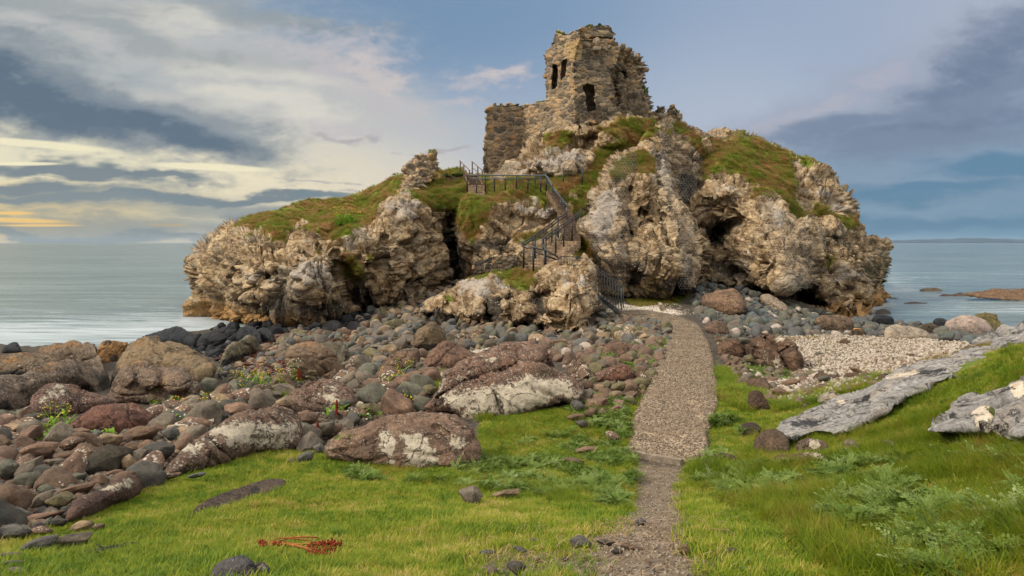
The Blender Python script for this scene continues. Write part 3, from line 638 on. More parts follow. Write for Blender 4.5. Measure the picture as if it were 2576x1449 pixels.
# ------------------------------------------------------------------ sea
az = np.linspace(-1.35, 1.35, 560); rr = np.exp(np.linspace(math.log(24), math.log(40000), 420)); AZ, RR = np.meshgrid(az, rr)
V = np.stack([RR*np.sin(AZ), RR*np.cos(AZ), 0*RR], -1).reshape(-1, 3); sx, sy = toscreen(V)
idx = np.arange(RR.size).reshape(RR.shape); Q = np.stack([idx[:-1, :-1].ravel(), idx[1:, :-1].ravel(), idx[1:, 1:].ravel(), idx[:-1, 1:].ravel()], -1)
foam = zone([[(-400,800),(-100,795),(300,790),(470,780),(560,790),(680,812),(640,850),(300,880),(-400,900)]], 40)
foam = np.maximum(foam, zone([[(480,775),(520,790),(560,800),(690,824),(640,850),(520,850),(420,820)]], 22)+.45)
foam = np.maximum(foam, zone([[(2150,770),(2240,752),(2260,765),(2200,790),(2160,800)]], 16)+.1)
foam = np.maximum(foam, zone([[(2215,660),(2290,690),(2420,735),(2450,770),(2300,770),(2215,750)]], 60)-.35)
foam = np.maximum(foam, zone([[(2420,755),(2640,765),(2640,800),(2300,790)]], 30)-.35)
V[:, 2] += np.where(RR.ravel() < 300, .06*noise3(V*np.array([.09, .22, 1]), 4)+.02*noise3(V*np.array([.3, .8, 1]), 8), 0)-.0
sea = mesh_obj('sea', V, Q[:, ::-1], M['water'], center=False, attrs=dict(foam=foam)); tag(sea, 'calm grey green sea blurred by the swell', 'sea', kind='structure')

# far coast on the right horizon
xs = np.linspace(2120, 2760, 90); h = np.interp(xs, [2120, 2190, 2235, 2300, 2380, 2440, 2500, 2576, 2680, 2760], [0, 1.5, 4, 6.5, 9, 10.5, 12.5, 10.5, 6, 0]); h = h+.6*np.sin(xs*.11)*np.minimum(1, h/4)
dist = 15000.0
ringv = []; 
for x, hh in zip(xs, h):
    Y = dist; X = (x-HX)/F*Y
    ringv += [(X, Y-300, -5), (X, Y-60, hh/F*Y*.6), (X, Y+700, 5+hh/F*(Y+700)), (X, Y+2500, -5)]
n = len(xs); Fq = [(4*i+k, 4*(i+1)+k, 4*(i+1)+(k+1) % 4, 4*i+(k+1) % 4) for i in range(n-1) for k in range(4)]+[(3, 2, 1, 0), tuple(4*(n-1)+k for k in range(4))]
tag(mesh_obj('hills', np.array(ringv), Fq, M['hills']), 'low blue hills on the far right horizon', 'hills', kind='structure')
# ------------------------------------------------------------------ headland masses
def rockdisp(amp=1.0, strata=(.25, .3, .1), fine=1.0, seed=0, keepfoot=None, smoothface=0.28):
    def f(V, N, PX, PY, E, front, A):
        p = V.copy(); wv = np.stack([fbm(p*.35+i*9, 3, seed+i) for i in range(3)], -1)*1.0; q = p+wv
        lump = fbm(q*.26, 2, seed+5)*1.25
        w1, w2, _ = worley(q*.42, seed+9); kn = .55-w1; cr = -.5*(1-sstep(0, .13, w2-w1))
        m = np.array(Euler(strata).to_matrix()); qs = (p@m)*np.array([.3, .3, 1.9])+wv*.4
        s0 = noise3(qs, seed+3); s1 = np.clip(s0*5, -1, 1)*.13+.03*noise3(qs*2.3, seed+4)       # ledges with sharp lips
        m2 = np.array(Euler((strata[0], strata[1]+1.25, .4)).to_matrix()); qj = (p@m2)*np.array([.25, .25, .8])+wv*.5
        jt = -.3*(1-sstep(0, .07, np.abs(noise3(qj, seed+6))))                                   # joints
        v1, v2, _ = worley((q+.25*np.stack([fbm(p*1.5, 2, 40+i) for i in range(3)], -1))*np.array([1.2, 1.2, 1.9]), seed+21); kn2 = (.5-v1)*.2-.16*(1-sstep(0, .12, v2-v1))
        u1, u2, _ = worley(q*np.array([3.2, 3.2, 5.0]), seed+27); kn3 = (.5-u1)*.06-.04*(1-sstep(0, .12, u2-u1))
        fn = fbm(q*3.4, 3, seed+31, .5)*.05
        ed = np.clip(E/16, .25, 1); s1 = s1*ed; kn2 = kn2*ed; kn3 = kn3*ed; kn = kn*np.clip(E/16, .5, 1)
        g = np.clip(A['grass']*1.5+.5+fbm(p*1.3, 3, 55)*1.2, 0, 1) if 'grass' in A else 0
        sf = 1-smoothface; vj = 0
        if smoothface:
            qv = p*np.array([.55, .55, .07])+wv*.35; vj = -.45*(1-sstep(0, .06, np.abs(noise3(qv, seed+51))))+.55*np.clip(3*noise3(p*np.array([.4, .4, .1])+wv*.2, seed+52), -.6, .6)
        rk = lump*(sf*.6+.4)+kn*.5*sf+cr*sf+s1*1.3*(sf*.5+.5)+kn2*sf+kn3+jt+fn+vj
        tuss = .2*(1-worley(p*np.array([1.1, 1.1, 1.1]), 77)[0])+.1*fbm(p*1.6, 2, 78)+lump*.5
        h = rk*(1-g)+tuss*g
        return V+N*(h*amp)[:, None]
    return f
ROCKS = {}
def mass(key, name, label, outline, ctrl, B, R, K, step=2.2, **kw):
    o, d = relief(name, outline, depth_fn(ctrl), B, R, K, step, M['cliff'], ret=True, **kw)
    tag(o, label, 'rock', kind='structure'); ROCKS[key] = (o, d); return o, d

mass('A', 'headland', 'cliff headland on the left under grassy slope',
  [(463,665),(467,697),(480,725),(497,752),(507,791),(520,815),(600,828),(690,835),(776,832),(835,815),(914,795),(973,770),(1071,757),(1130,745),(1175,735),(1195,700),(1190,600),(1185,500),(1180,440),(1140,428),(1110,425),(1060,440),(1016,445),(953,465),(906,492),(796,512),(717,524),(658,538),(615,553),(568,573),(536,595),(509,610),(485,642)],
  [(463,665,53),(507,800,47),(654,825,39.6),(776,822,38.4),(914,790,41),(1071,750,42.5),(1140,735,45.5),(600,590,44.5),(700,600,41.5),(850,600,40),(850,700,38.6),(960,560,43),(1000,500,45),(1060,560,44.5),(1130,600,47.5),(1145,540,47),(615,553,50),(717,524,55),(796,512,57),(906,492,58),(953,465,58),(1016,445,56),(1050,480,48.5),(1110,425,57),(1180,440,51),(700,560,45),(850,560,43.5),(1100,480,49),(1180,500,46.5),(1180,680,45.5),(540,680,46),(540,620,48.5)],
  1.6, 60, 16, paint=dict(
    grass=[([(595,568),(582,585),(640,580),(660,578),(690,596),(709,606),(729,578),(760,570),(800,590),(830,606),(870,605),(894,595),(930,575),(942,559),(949,536),(973,500),(1008,480),(1040,500),(1064,524),(1100,520),(1150,530),(1174,560),(1200,540),(1200,420),(1016,430),(906,480),(717,512),(615,545)], 14), ([(850,640),(880,648),(912,685),(900,708),(862,692)], 9), ([(925,640),(950,650),(930,655)], 5)],
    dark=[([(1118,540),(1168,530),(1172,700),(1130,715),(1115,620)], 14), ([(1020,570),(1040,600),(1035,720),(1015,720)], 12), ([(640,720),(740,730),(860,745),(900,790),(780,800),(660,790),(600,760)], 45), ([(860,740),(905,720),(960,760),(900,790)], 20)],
    pale=[([(600,675),(690,690),(700,710),(620,715)], 15), ([(720,640),(830,640),(850,700),(840,740),(740,720)], 30), ([(750,572),(800,575),(825,600),(780,615),(740,600)], 12), ([(960,510),(1040,500),(1060,560),(990,570)], 25)]),
  pits=[([(590,680),(602,678),(606,692),(592,694)], 1.2, 5), ([(655,693),(670,690),(672,716),(655,712)], 2.0, 6), ([(755,620),(785,618),(785,640),(760,645)], .8, 8), ([(1122,560),(1160,545),(1165,700),(1135,705)], 2.5, 14), ([(1020,580),(1034,580),(1032,720),(1022,720)], .9, 8), ([(850,640),(870,650),(905,700),(900,760),(885,790),(870,740),(850,690)], 1.3, 14), ([(650,735),(760,745),(770,775),(650,760)], .9, 15), ([(690,800),(900,775),(970,745),(980,770),(900,800),(700,830)], .9, 16), ([(960,590),(975,590),(985,740),(965,740)], .7, 10)],
  lumps=[(600,690,90,80,1.1), (720,700,70,90,.9), (800,690,50,110,1.3), (960,640,70,120,1.0), (1070,640,45,100,1.0), (660,610,50,30,.8), (780,592,45,22,.7)],
  disp=rockdisp(.95, seed=1))

mass('C', 'cliff', 'rocky core of the headland under the ruined castle',
  [(1150,470),(1172,445),(1215,440),(1240,436),(1280,412),(1330,368),(1380,340),(1440,310),(1500,292),(1570,292),(1640,300),(1672,292),(1690,275),(1705,282),(1725,308),(1752,328),(1775,345),(1788,380),(1792,440),(1810,500),(1800,620),(1790,700),(1800,740),(1600,760),(1480,760),(1400,720),(1300,720),(1200,740),(1165,725),(1158,640),(1165,560)],
  [(1170,450,51.5),(1215,440,53),(1250,440,52),(1300,476,47),(1180,492,46),(1240,484,46.6),(1400,484,47.5),(1170,560,44.5),(1300,560,44),(1170,700,44),(1300,690,41.5),(1240,640,43),(1385,650,40.5),(1425,600,43.6),(1438,545,46),(1405,500,47.5),(1480,440,50),(1350,400,51.8),(1300,440,49),(1440,340,52.7),(1550,305,53),(1640,305,55),(1700,285,60),(1760,340,58),(1700,440,53.5),(1760,480,53),(1700,600,48),(1790,700,47),(1790,560,52),(1500,720,41.5),(1540,560,44),(1460,660,39.5),(1380,460,50)],
  .9, 40, 12, paint=dict(
    grass=[([(1150,440),(1500,440),(1480,520),(1440,500),(1400,500),(1370,515),(1330,495),(1290,500),(1240,520),(1213,583),(1195,615),(1174,591),(1150,536)], 10), ([(1480,430),(1500,380),(1560,350),(1600,320),(1690,330),(1650,370),(1600,420),(1560,440),(1500,500),(1470,520)], 14), ([(1500,330),(1560,300),(1640,300),(1660,330),(1560,350)], 14), ([(1700,300),(1730,330),(1760,360),(1790,400),(1790,440),(1730,360),(1690,320)], 10), ([(1370,345),(1440,330),(1430,360),(1370,370)], 8), ([(1290,590),(1370,585),(1400,600),(1330,615)], 8), ([(1420,610),(1480,560),(1500,650),(1450,660)], 10), ([(1430,500),(1475,510),(1460,560),(1440,540)], 12)],
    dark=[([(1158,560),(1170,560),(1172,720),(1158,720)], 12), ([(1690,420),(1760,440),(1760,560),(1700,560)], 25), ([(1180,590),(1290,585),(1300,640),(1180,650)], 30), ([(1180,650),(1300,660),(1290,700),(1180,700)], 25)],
    pale=[([(1260,430),(1330,380),(1420,350),(1460,380),(1480,420),(1400,430),(1300,440)], 20), ([(1290,500),(1350,490),(1400,510),(1420,545),(1370,560),(1300,545)], 14), ([(1700,320),(1740,330),(1780,380),(1770,420),(1740,380)], 10)]),
  pits=[([(1345,420),(1360,418),(1362,430),(1347,432)], .7, 5), ([(1470,330),(1500,335),(1498,370),(1475,372)], .8, 6)],
  lumps=[(1400,400,90,45,1.2), (1350,525,70,30,.9), (1230,640,45,60,.9), (1470,325,50,22,1.1), (1540,350,38,24,1.0), (1760,360,40,40,1.0)],
  disp=rockdisp(.8, seed=2))

# right side bulk with long grassy slope
mass('G', 'headland', 'right hand bulk of the headland with rough grass slope running down to the sea',
  [(1730,330),(1767,333),(1800,333),(1869,337),(1909,347),(1940,362),(1964,382),(2007,394),(2058,408),(2090,445),(2121,476),(2140,492),(2150,512),(2149,539),(2141,548),(2154,562),(2157,583),(2176,596),(2208,602),(2234,612),(2231,642),(2233,661),(2219,693),(2212,712),(2229,742),(2223,765),(2190,775),(2160,775),(2183,806),(2153,815),(2100,806),(2040,790),(1980,775),(1900,745),(1820,720),(1760,600),(1740,480)],
  [(1740,335,62),(1869,337,64),(1964,382,62),(2058,408,60),(2121,476,58),(2150,530,57),(2157,583,55),(2234,612,58),(2233,661,58),(2229,750,57),(2180,775,52),(2160,812,41.5),(2100,803,42.5),(2040,780,44.5),(1980,765,47),(2100,740,46),(2050,650,49),(2120,600,52),(1950,500,52),(1850,450,53),(1780,420,55),(2040,500,55),(1800,600,54),(1800,700,50),(1950,700,50),(2180,680,53)],
  1.8, 60, 18, paint=dict(
    grass=[([(1740,345),(1869,345),(1925,352),(1990,395),(2000,440),(2010,500),(2040,560),(2030,580),(1985,540),(1950,500),(1900,470),(1850,440),(1800,430),(1780,470),(1760,400)], 14), ([(2040,500),(2100,530),(2160,560),(2150,575),(2100,560),(2050,540)], 10), ([(1920,480),(1980,490),(2010,560),(2040,600),(2000,590),(1960,540)], 10), ([(1990,400),(2050,400),(2100,450),(2060,430),(2010,420)], 8), ([(2062,632),(2110,650),(2090,660)], 6), ([(1860,340),(1920,345),(1960,380),(2000,395),(1990,420),(1940,400),(1900,370)], 8)],
    dark=[([(1990,735),(2060,740),(2100,765),(2070,790),(1990,775)], 14), ([(2060,560),(2160,600),(2150,640),(2070,620)], 45)],  # cave mouth shade is painted dark over the pit
    pale=[([(1865,345),(1890,350),(1950,385),(1965,400),(1940,400),(1890,375)], 8), ([(2010,420),(2060,440),(2140,500),(2150,540),(2100,530),(2040,480)], 30), ([(2060,660),(2180,680),(2200,720),(2080,710)], 25)]),
  pits=[([(1985,738),(2060,738),(2085,770),(2060,790),(2000,775)], 4.0, 10), ([(2060,585),(2150,600),(2120,640),(2070,625)], 1.0, 18), ([(2090,720),(2200,725),(2190,735),(2090,732)], .7, 8)],
  lumps=[(2100,500,55,50,1.2), (2110,600,60,50,1.0), (2190,640,50,40,1.3), (2120,700,70,50,1.2), (2180,745,50,25,1.0), (2120,790,50,20,.7)],
  disp=rockdisp(.95, (.1, .45, .1), seed=4))

# netted buttresses
mass('F', 'rock_buttress', 'overhanging rock buttress on the right draped in wire netting',
  [(1712,560),(1720,520),(1751,484),(1787,449),(1818,441),(1858,461),(1893,488),(1917,473),(1944,471),(1960,500),(1976,528),(2007,559),(2042,579),(2056,602),(2056,661),(2062,712),(2042,736),(2003,742),(1980,748),(1948,742),(1869,725),(1830,716),(1775,705),(1740,690)],
  [(1720,540,49),(1787,449,50),(1858,461,49),(1944,471,48.5),(1960,540,44),(2050,600,45),(2062,712,42.5),(1990,742,41),(1940,700,42),(1850,600,47),(1800,570,50),(1830,690,46),(1770,690,46.5),(1770,620,51.5),(1740,580,51),(1900,640,44),(1980,640,42)],
  1.4, 45, 7, paint=dict(
    grass=[([(1885,470),(1950,462),(1950,490),(1900,500)], 8), ([(1700,500),(1730,500),(1700,540)], 8)],
    dark=[([(1740,560),(1780,560),(1850,545),(1830,580),(1800,620),(1760,640)], 14), ([(1765,640),(1830,640),(1870,700),(1800,705),(1760,690)], 22), ([(1960,725),(2060,725),(2050,742),(1970,748)], 10)],  # recess between the buttresses gets its shade painted in dark colour
    pale=[([(1785,450),(1850,455),(1860,480),(1800,480)], 12), ([(1925,480),(1965,510),(1985,600),(1940,560)], 20)]),
  pits=[([(1770,600),(1850,540),(1870,560),(1800,600),(1775,620)], 1.4, 14), ([(1770,650),(1830,650),(1860,690),(1780,695)], 1.2, 16), ([(1880,720),(1960,730),(1960,745),(1880,730)], .8, 8)],
  lumps=[(1980,660,70,80,1.5), (1890,640,60,60,.9), (1800,480,50,30,.7)],
  disp=rockdisp(.8, (.1, .55, .1), seed=5, smoothface=.4))
mass('D', 'rock_buttress', 'tall central rock buttress draped in wire netting beside the stairs',
  [(1549,385),(1570,374),(1600,352),(1621,339),(1649,319),(1673,325),(1688,366),(1692,437),(1696,480),(1712,520),(1732,555),(1751,594),(1771,626),(1773,642),(1767,693),(1747,735),(1696,745),(1625,748),(1574,745),(1507,742),(1501,700),(1498,670),(1492,640),(1477,610),(1468,580),(1477,562),(1480,513),(1490,475),(1510,445),(1522,429),(1535,405)],
  [(1649,322,51.5),(1570,376,48.5),(1540,420,46),(1480,513,43.5),(1475,600,41),(1500,720,39.5),(1574,740,39.2),(1700,742,39.2),(1770,640,41),(1740,570,42.5),(1690,440,47),(1688,366,50.5),(1600,500,42.5),(1560,600,40),(1640,640,39),(1620,420,46.5),(1600,720,40)],
  1.3, 50, 8, paint=dict(
    grass=[([(1550,400),(1620,375),(1650,400),(1640,440),(1570,450),(1530,445)], 10), ([(1600,330),(1660,322),(1640,345),(1600,355)], 8), ([(1470,580),(1495,610),(1500,660),(1480,640)], 6)],
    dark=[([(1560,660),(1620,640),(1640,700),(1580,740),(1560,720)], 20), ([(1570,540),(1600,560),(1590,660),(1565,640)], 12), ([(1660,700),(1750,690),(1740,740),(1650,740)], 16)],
    pale=[([(1485,470),(1560,450),(1570,520),(1540,620),(1490,640),(1480,540)], 25), ([(1630,380),(1680,370),(1690,460),(1650,450)], 12), ([(1545,385),(1580,380),(1570,410),(1540,430)], 10)]),
  pits=[([(1572,480),(1588,470),(1596,740),(1574,740)], 1.3, 14), ([(1590,500),(1650,520),(1610,640),(1588,600)], .9, 20), ([(1640,360),(1652,360),(1672,520),(1700,640),(1690,650),(1655,530)], .8, 9), ([(1500,640),(1560,660),(1560,735),(1505,735)], .8, 20)],
  lumps=[(1528,570,44,150,1.3), (1700,640,62,120,1.7), (1622,650,30,110,.7), (1628,420,26,90,.9), (1672,440,18,110,.8), (1560,420,35,30,.7)],
  disp=rockdisp(.8, seed=6, smoothface=.5))
# outcrop in front of the stairs
mass('H', 'rock_outcrop', 'knobbly limestone outcrop in the middle with moss on top in front of the stairs',
  [(1062,775),(1066,755),(1082,740),(1107,735),(1130,720),(1152,709),(1170,697),(1245,691),(1278,679),(1318,672),(1387,679),(1408,667),(1465,656),(1483,671),(1495,709),(1504,739),(1509,770),(1507,812),(1490,836),(1440,846),(1400,844),(1340,818),(1280,822),(1220,820),(1150,820),(1100,808)],
  [(1066,775,35.5),(1100,800,32.5),(1150,812,31.5),(1220,812,30.5),(1280,812,29.5),(1340,815,28.8),(1400,838,27),(1440,840,26.8),(1500,815,28.6),(1500,740,30),(1465,660,31.5),(1408,670,33.5),(1318,675,35),(1245,695,35.5),(1170,700,36.5),(1110,740,36),(1200,750,33),(1300,730,32),(1420,740,29.5)],
  1.0, 32, 4.5, 2.0, paint=dict(
    grass=[([(1165,693),(1245,685),(1262,703),(1220,708),(1175,704)], 6), ([(1262,700),(1300,668),(1400,668),(1390,682),(1340,700),(1270,712)], 7), ([(1300,705),(1350,700),(1340,725),(1300,730)], 5), ([(1120,745),(1135,740),(1130,765)], 4)],
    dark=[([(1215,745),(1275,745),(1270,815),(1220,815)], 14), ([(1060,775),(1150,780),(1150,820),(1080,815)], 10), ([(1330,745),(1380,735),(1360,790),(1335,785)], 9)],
    pale=[([(1150,700),(1240,700),(1250,760),(1150,760)], 20), ([(1240,700),(1320,690),(1330,720),(1250,740)], 15), ([(1400,680),(1480,680),(1490,720),(1400,730)], 20)]),
  pits=[([(1210,760),(1232,740),(1240,815),(1222,815)], 1.0, 7), ([(1270,742),(1285,735),(1295,800),(1275,815)], .7, 6), ([(1335,735),(1400,725),(1402,735),(1340,752)], .9, 6), ([(1120,748),(1126,746),(1130,800),(1122,800)], .6, 5)],
  lumps=[(1180,760,50,50,1.0), (1250,725,45,30,.8), (1305,765,40,50,.9), (1430,700,70,50,.9), (1450,780,60,55,1.1), (1090,775,30,35,.7), (1370,790,40,35,.8)],
  disp=rockdisp(.6, seed=8))
# ------------------------------------------------------------------ instancing for uncountable things
def scatter(name, label, cat, pts, rot, scl, sources, kind='stuff', idxs=None):
    pts = np.asarray(pts, float); n = len(pts)
    me = bpy.data.meshes.new(name); me.vertices.add(n); me.vertices.foreach_set('co', pts.astype(np.float32).ravel())
    a = me.attributes.new('rot', 'FLOAT_VECTOR', 'POINT'); a.data.foreach_set('vector', np.asarray(rot, np.float32).ravel())
    a = me.attributes.new('scl', 'FLOAT_VECTOR', 'POINT'); a.data.foreach_set('vector', np.asarray(scl, np.float32).ravel())
    a = me.attributes.new('pick', 'INT', 'POINT'); a.data.foreach_set('value', (rng.integers(0, len(sources), n) if idxs is None else idxs).astype(np.int32))
    col = bpy.data.collections.new(name+'_kinds')
    for s in sources:
        if s.name not in col.objects: col.objects.link(s)
    g = bpy.data.node_groups.new(name+'_scatter', 'GeometryNodeTree')
    g.interface.new_socket('Geometry', in_out='INPUT', socket_type='NodeSocketGeometry'); g.interface.new_socket('Geometry', in_out='OUTPUT', socket_type='NodeSocketGeometry')
    N = g.nodes.new; gi = N('NodeGroupInput'); go = N('NodeGroupOutput'); ip = N('GeometryNodeInstanceOnPoints'); ci = N('GeometryNodeCollectionInfo')
    ci.inputs[0].default_value = col; ci.inputs['Separate Children'].default_value = True; ci.inputs['Reset Children'].default_value = True
    def at(nm, ty):
        q = N('GeometryNodeInputNamedAttribute'); q.data_type = ty; q.inputs[0].default_value = nm; return q.outputs[0]
    L = g.links.new
    L(gi.outputs[0], ip.inputs['Points']); L(ci.outputs[0], ip.inputs['Instance']); ip.inputs['Pick Instance'].default_value = True
    L(at('pick', 'INT'), ip.inputs['Instance Index'])
    er = N('FunctionNodeEulerToRotation'); L(at('rot', 'FLOAT_VECTOR'), er.inputs[0]); L(er.outputs[0], ip.inputs['Rotation'])
    L(at('scl', 'FLOAT_VECTOR'), ip.inputs['Scale']); L(ip.outputs[0], go.inputs[0])
    o = bpy.data.objects.new(name, me); COL.objects.link(o); md = o.modifiers.new('scatter', 'NODES'); md.node_group = g
    tag(o, label, cat, kind=kind); return o

# ------------------------------------------------------------------ ruined castle
def stonework(cell=(1.75, 1.75, 3.1), rough=.04, seed=3, edge=.075, quoin=None, rubble=0.0):
    def f(V, N, PX, PY, E, front, A):
        p = V+.06*np.stack([noise3(V*2.2, 1), noise3(V*2.2, 2), noise3(V*2.2, 3)], -1)
        f1, f2, idd = worley(p*np.array(cell), seed); r = (idd % 997)/997.0
        A['cell'] = r; A['mort'] = f2-f1
        k = 1-sstep(0, 8, E)
        h = -.065*(1-sstep(0, .14, f2-f1))+(r-.5)*rough*2+.03*fbm(V*5, 3, 9)+(r-.5)*edge*2*k
        if rubble: h = h+rubble*(.55-f1)+rubble*.8*fbm(V*1.1, 3, 19)
        return V+N*h[:, None]
    return f
castle = empty('ruined_castle', tuple(P(1446, 307, 53))); tag(castle, 'ruined stone castle tower and curtain wall on top of the rock', 'castle ruin')
def wallpart(name, outline, D, K, par=castle, step=1.9, R=5, B=.0, seed=3, label=None, sm=0, **kw):
    o, d = relief(name, outline, D, B, R, K, step, M['masonry'], ret=True, sm=sm, **{k: v for k, v in kw.items() if k not in ('dk',)})
    o.parent = par
    o.matrix_parent_inverse = Matrix.Translation(-Vector(par.location))
    if label: o['label'] = label
    return o, d
TL = [(1446,309),(1443,156),(1451,125),(1459,98),(1460,72),(1450,74),(1439,78),(1430,84),(1421,85),(1414,80),(1407,79),(1401,73),(1398,78),(1396,92),(1391,98),(1389,112),(1384,118),(1378,125),(1370,127),(1373,134),(1367,143),(1371,150),(1369,160),(1373,168),(1371,180),(1369,190),(1373,200),(1370,214),(1374,225),(1371,240),(1373,251),
      (1362,254),(1352,258),(1341,260),(1330,263),(1318,263),(1312,266),(1306,392),(1330,384),(1385,362),(1440,330)]
DW1 = wall_plane((1446, 53), (1310, 57.2))
NICH = [([(1392,164),(1400,162),(1402,180),(1401,212),(1396,224),(1389,224),(1389,200),(1391,182)], 1.9, 2), ([(1415,153),(1426,149),(1424,170),(1423,192),(1412,200),(1413,175)], 1.0, 2), ([(1400,165),(1403,163),(1403,210),(1401,210)], .3, 2)]
tw, _ = wallpart('side_wall', TL, DW1, 1.5, pits=NICH, disp=stonework(seed=3),
    paint=dict(quoin=[([(1417,109),(1460,96),(1462,156),(1443,156),(1427,146),(1417,150)], 4)], grass=[([(1395,72),(1430,84),(1425,92),(1398,84)], 3), ([(1335,255),(1372,250),(1372,256),(1335,264)], 2)]))
FR = [(1445,309),(1444,156),(1449,130),(1457,98),(1458,70),(1470,67),(1481,63),(1495,64),(1508,61),(1520,64),(1531,63),(1538,70),(1541,78),(1548,82),(1544,91),(1541,95),(1549,96),(1549,100),(1541,103),(1543,107),(1553,107),(1554,114),(1552,122),(1556,130),(1553,140),(1551,156),(1545,165),(1546,172),(1539,180),(1536,192),(1536,212),(1538,225),(1542,240),(1547,255),(1549,270),(1556,272),(1557,283),(1563,284),(1564,293),(1573,296),(1573,306),(1540,312),(1500,312)]
DFR = wall_plane((1446, 53), (1560, 53.9))
wallpart('front_wall', FR, DFR, 1.7, disp=stonework(seed=6),
    pits=[([(1469,214),(1478,211),(1494,217),(1495,232),(1493,246),(1498,275),(1491,279),(1479,282),(1476,262),(1475,244),(1468,224)], 1.9, 2), ([(1483,94),(1520,92),(1545,98),(1545,101),(1520,97),(1483,98)], .35, 2), ([(1536,176),(1548,168),(1550,180),(1540,186)], .6, 3), ([(1465,94),(1470,94),(1470,98),(1465,98)], .6, 1.5)],
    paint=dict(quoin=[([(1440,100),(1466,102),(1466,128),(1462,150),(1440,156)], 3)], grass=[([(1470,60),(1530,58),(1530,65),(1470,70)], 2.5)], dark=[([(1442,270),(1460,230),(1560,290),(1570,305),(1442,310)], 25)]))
# string course round the corner
sc_, _ = wallpart('string_course', [(1448,99),(1460,95),(1478,97),(1500,99),(1500,102),(1478,101),(1460,100),(1448,104)], lambda px, py: DFR(px, py)-.14, .3, R=2, step=1.2, disp=stonework(seed=6, edge=.02, rough=.02), paint=dict(quoin=[([(1440,90),(1520,90),(1520,110),(1440,110)], 2)]))
RB = [(1500,108),(1555,118),(1562,121),(1572,120),(1583,124),(1583,131),(1588,137),(1600,139),(1608,143),(1614,151),(1613,158),(1617,164),(1615,172),(1620,178),(1617,190),(1613,198),(1617,203),(1616,210),(1623,214),(1621,224),(1632,233),(1630,244),(1635,252),(1634,262),(1638,270),(1636,285),(1639,296),(1634,308),(1570,312),(1520,300),(1500,200)]
DRB = depth_fn([(1540,130,54.6),(1540,300,54.8),(1583,130,56.5),(1600,150,57.2),(1560,240,56.6),(1580,270,55.4),(1635,300,55.8),(1635,250,56.8),(1620,180,58),(1560,180,57.2),(1600,300,54.6),(1570,200,57)])
wallpart('broken_wall', RB, DRB, 2.2, R=9, B=.3, disp=stonework((2.6, 2.6, 3.6), .1, 11, .22, rubble=.45), label='collapsed rubble core at the right of the castle',
    pits=[([(1566,181),(1574,181),(1574,200),(1567,200)], 1.2, 2), ([(1540,200),(1550,190),(1560,250),(1550,280),(1545,250)], .8, 6)],
    paint=dict(dark=[([(1545,250),(1580,230),(1620,240),(1632,300),(1570,310),(1550,280)], 18)], grass=[([(1610,205),(1640,230),(1640,250),(1615,225)], 2)]))
wallpart('back_wall', [(1380,310),(1376,150),(1400,110),(1460,95),(1540,100),(1590,140),(1610,160),(1620,310)], wall_plane((1380, 60), (1620, 61)), 1.0, R=5, step=3.5, disp=stonework(seed=9))
CW = [(1318,264),(1306,268),(1305,262),(1298,259),(1297,264),(1285,262),(1284,258),(1275,259),(1274,265),(1266,265),(1264,260),(1257,259),(1256,265),(1248,264),(1247,258),(1240,262),(1239,267),(1230,270),(1222,276),(1218,281),(1225,285),(1222,296),(1224,308),(1220,320),(1223,334),(1218,348),(1219,360),(1216,372),(1219,385),(1214,398),(1217,412),(1215,425),(1218,440),(1240,441),(1262,434),(1290,420),(1320,392)]
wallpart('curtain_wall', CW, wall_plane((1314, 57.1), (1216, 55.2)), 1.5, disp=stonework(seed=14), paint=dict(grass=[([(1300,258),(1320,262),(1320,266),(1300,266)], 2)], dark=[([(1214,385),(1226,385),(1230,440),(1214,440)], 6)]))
# small stubs and the isolated ruin
o, _ = wallpart('ruined_wall', [(1640,309),(1641,290),(1646,283),(1652,281),(1653,272),(1662,267),(1670,266),(1673,272),(1672,290),(1676,312)], lambda px, py: 56.5+0*px, 1.4, par=castle, R=4, step=1.6, disp=stonework((2.6, 2.6, 3.6), .08, 21, .12, rubble=.2))
o.parent = None; tag(o, 'small jagged stub of wall just right of the castle tower', 'ruined wall')
o, _ = wallpart('ruined_wall', [(1678,312),(1680,290),(1679,277),(1686,273),(1688,269),(1702,271),(1704,280),(1702,290),(1712,300),(1712,312)], lambda px, py: 57.5+0*px, 1.4, par=castle, R=4, step=1.6, disp=stonework((2.6, 2.6, 3.6), .08, 22, .12, rubble=.2))
o.parent = None; tag(o, 'rightmost small stub of ruined wall on the ridge', 'ruined wall')
o, _ = wallpart('ruined_wall', [(1006,484),(1011,470),(1015,455),(1018,440),(1017,428),(1022,416),(1030,410),(1036,400),(1044,398),(1050,389),(1060,391),(1072,393),(1084,388),(1091,388),(1096,398),(1100,410),(1096,424),(1098,438),(1092,448),(1080,458),(1066,470),(1050,482),(1030,488)],
    depth_fn([(1010,480,46.5),(1050,480,46.3),(1100,450,48.6),(1055,392,48),(1095,395,49.3),(1022,420,47.4),(1060,440,47)]), 1.8, par=castle, R=7, B=.25, step=1.7, disp=stonework((2.5, 2.5, 3.4), .09, 25, .14, rubble=.28), paint=dict(grass=[([(1066,386),(1088,386),(1092,392),(1075,394)], 3)]))
o.parent = None; tag(o, 'isolated leaning stump of ruined wall on the grassy slope left of the stairs', 'ruined wall')
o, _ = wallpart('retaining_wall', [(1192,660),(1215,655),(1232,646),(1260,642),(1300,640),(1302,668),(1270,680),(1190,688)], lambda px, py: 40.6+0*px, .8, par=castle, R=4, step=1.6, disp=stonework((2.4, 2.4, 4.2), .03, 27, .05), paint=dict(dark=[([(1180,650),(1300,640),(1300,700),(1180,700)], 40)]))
o.parent = None; tag(o, 'dark low retaining wall of coursed stones under the stairs', 'retaining wall')
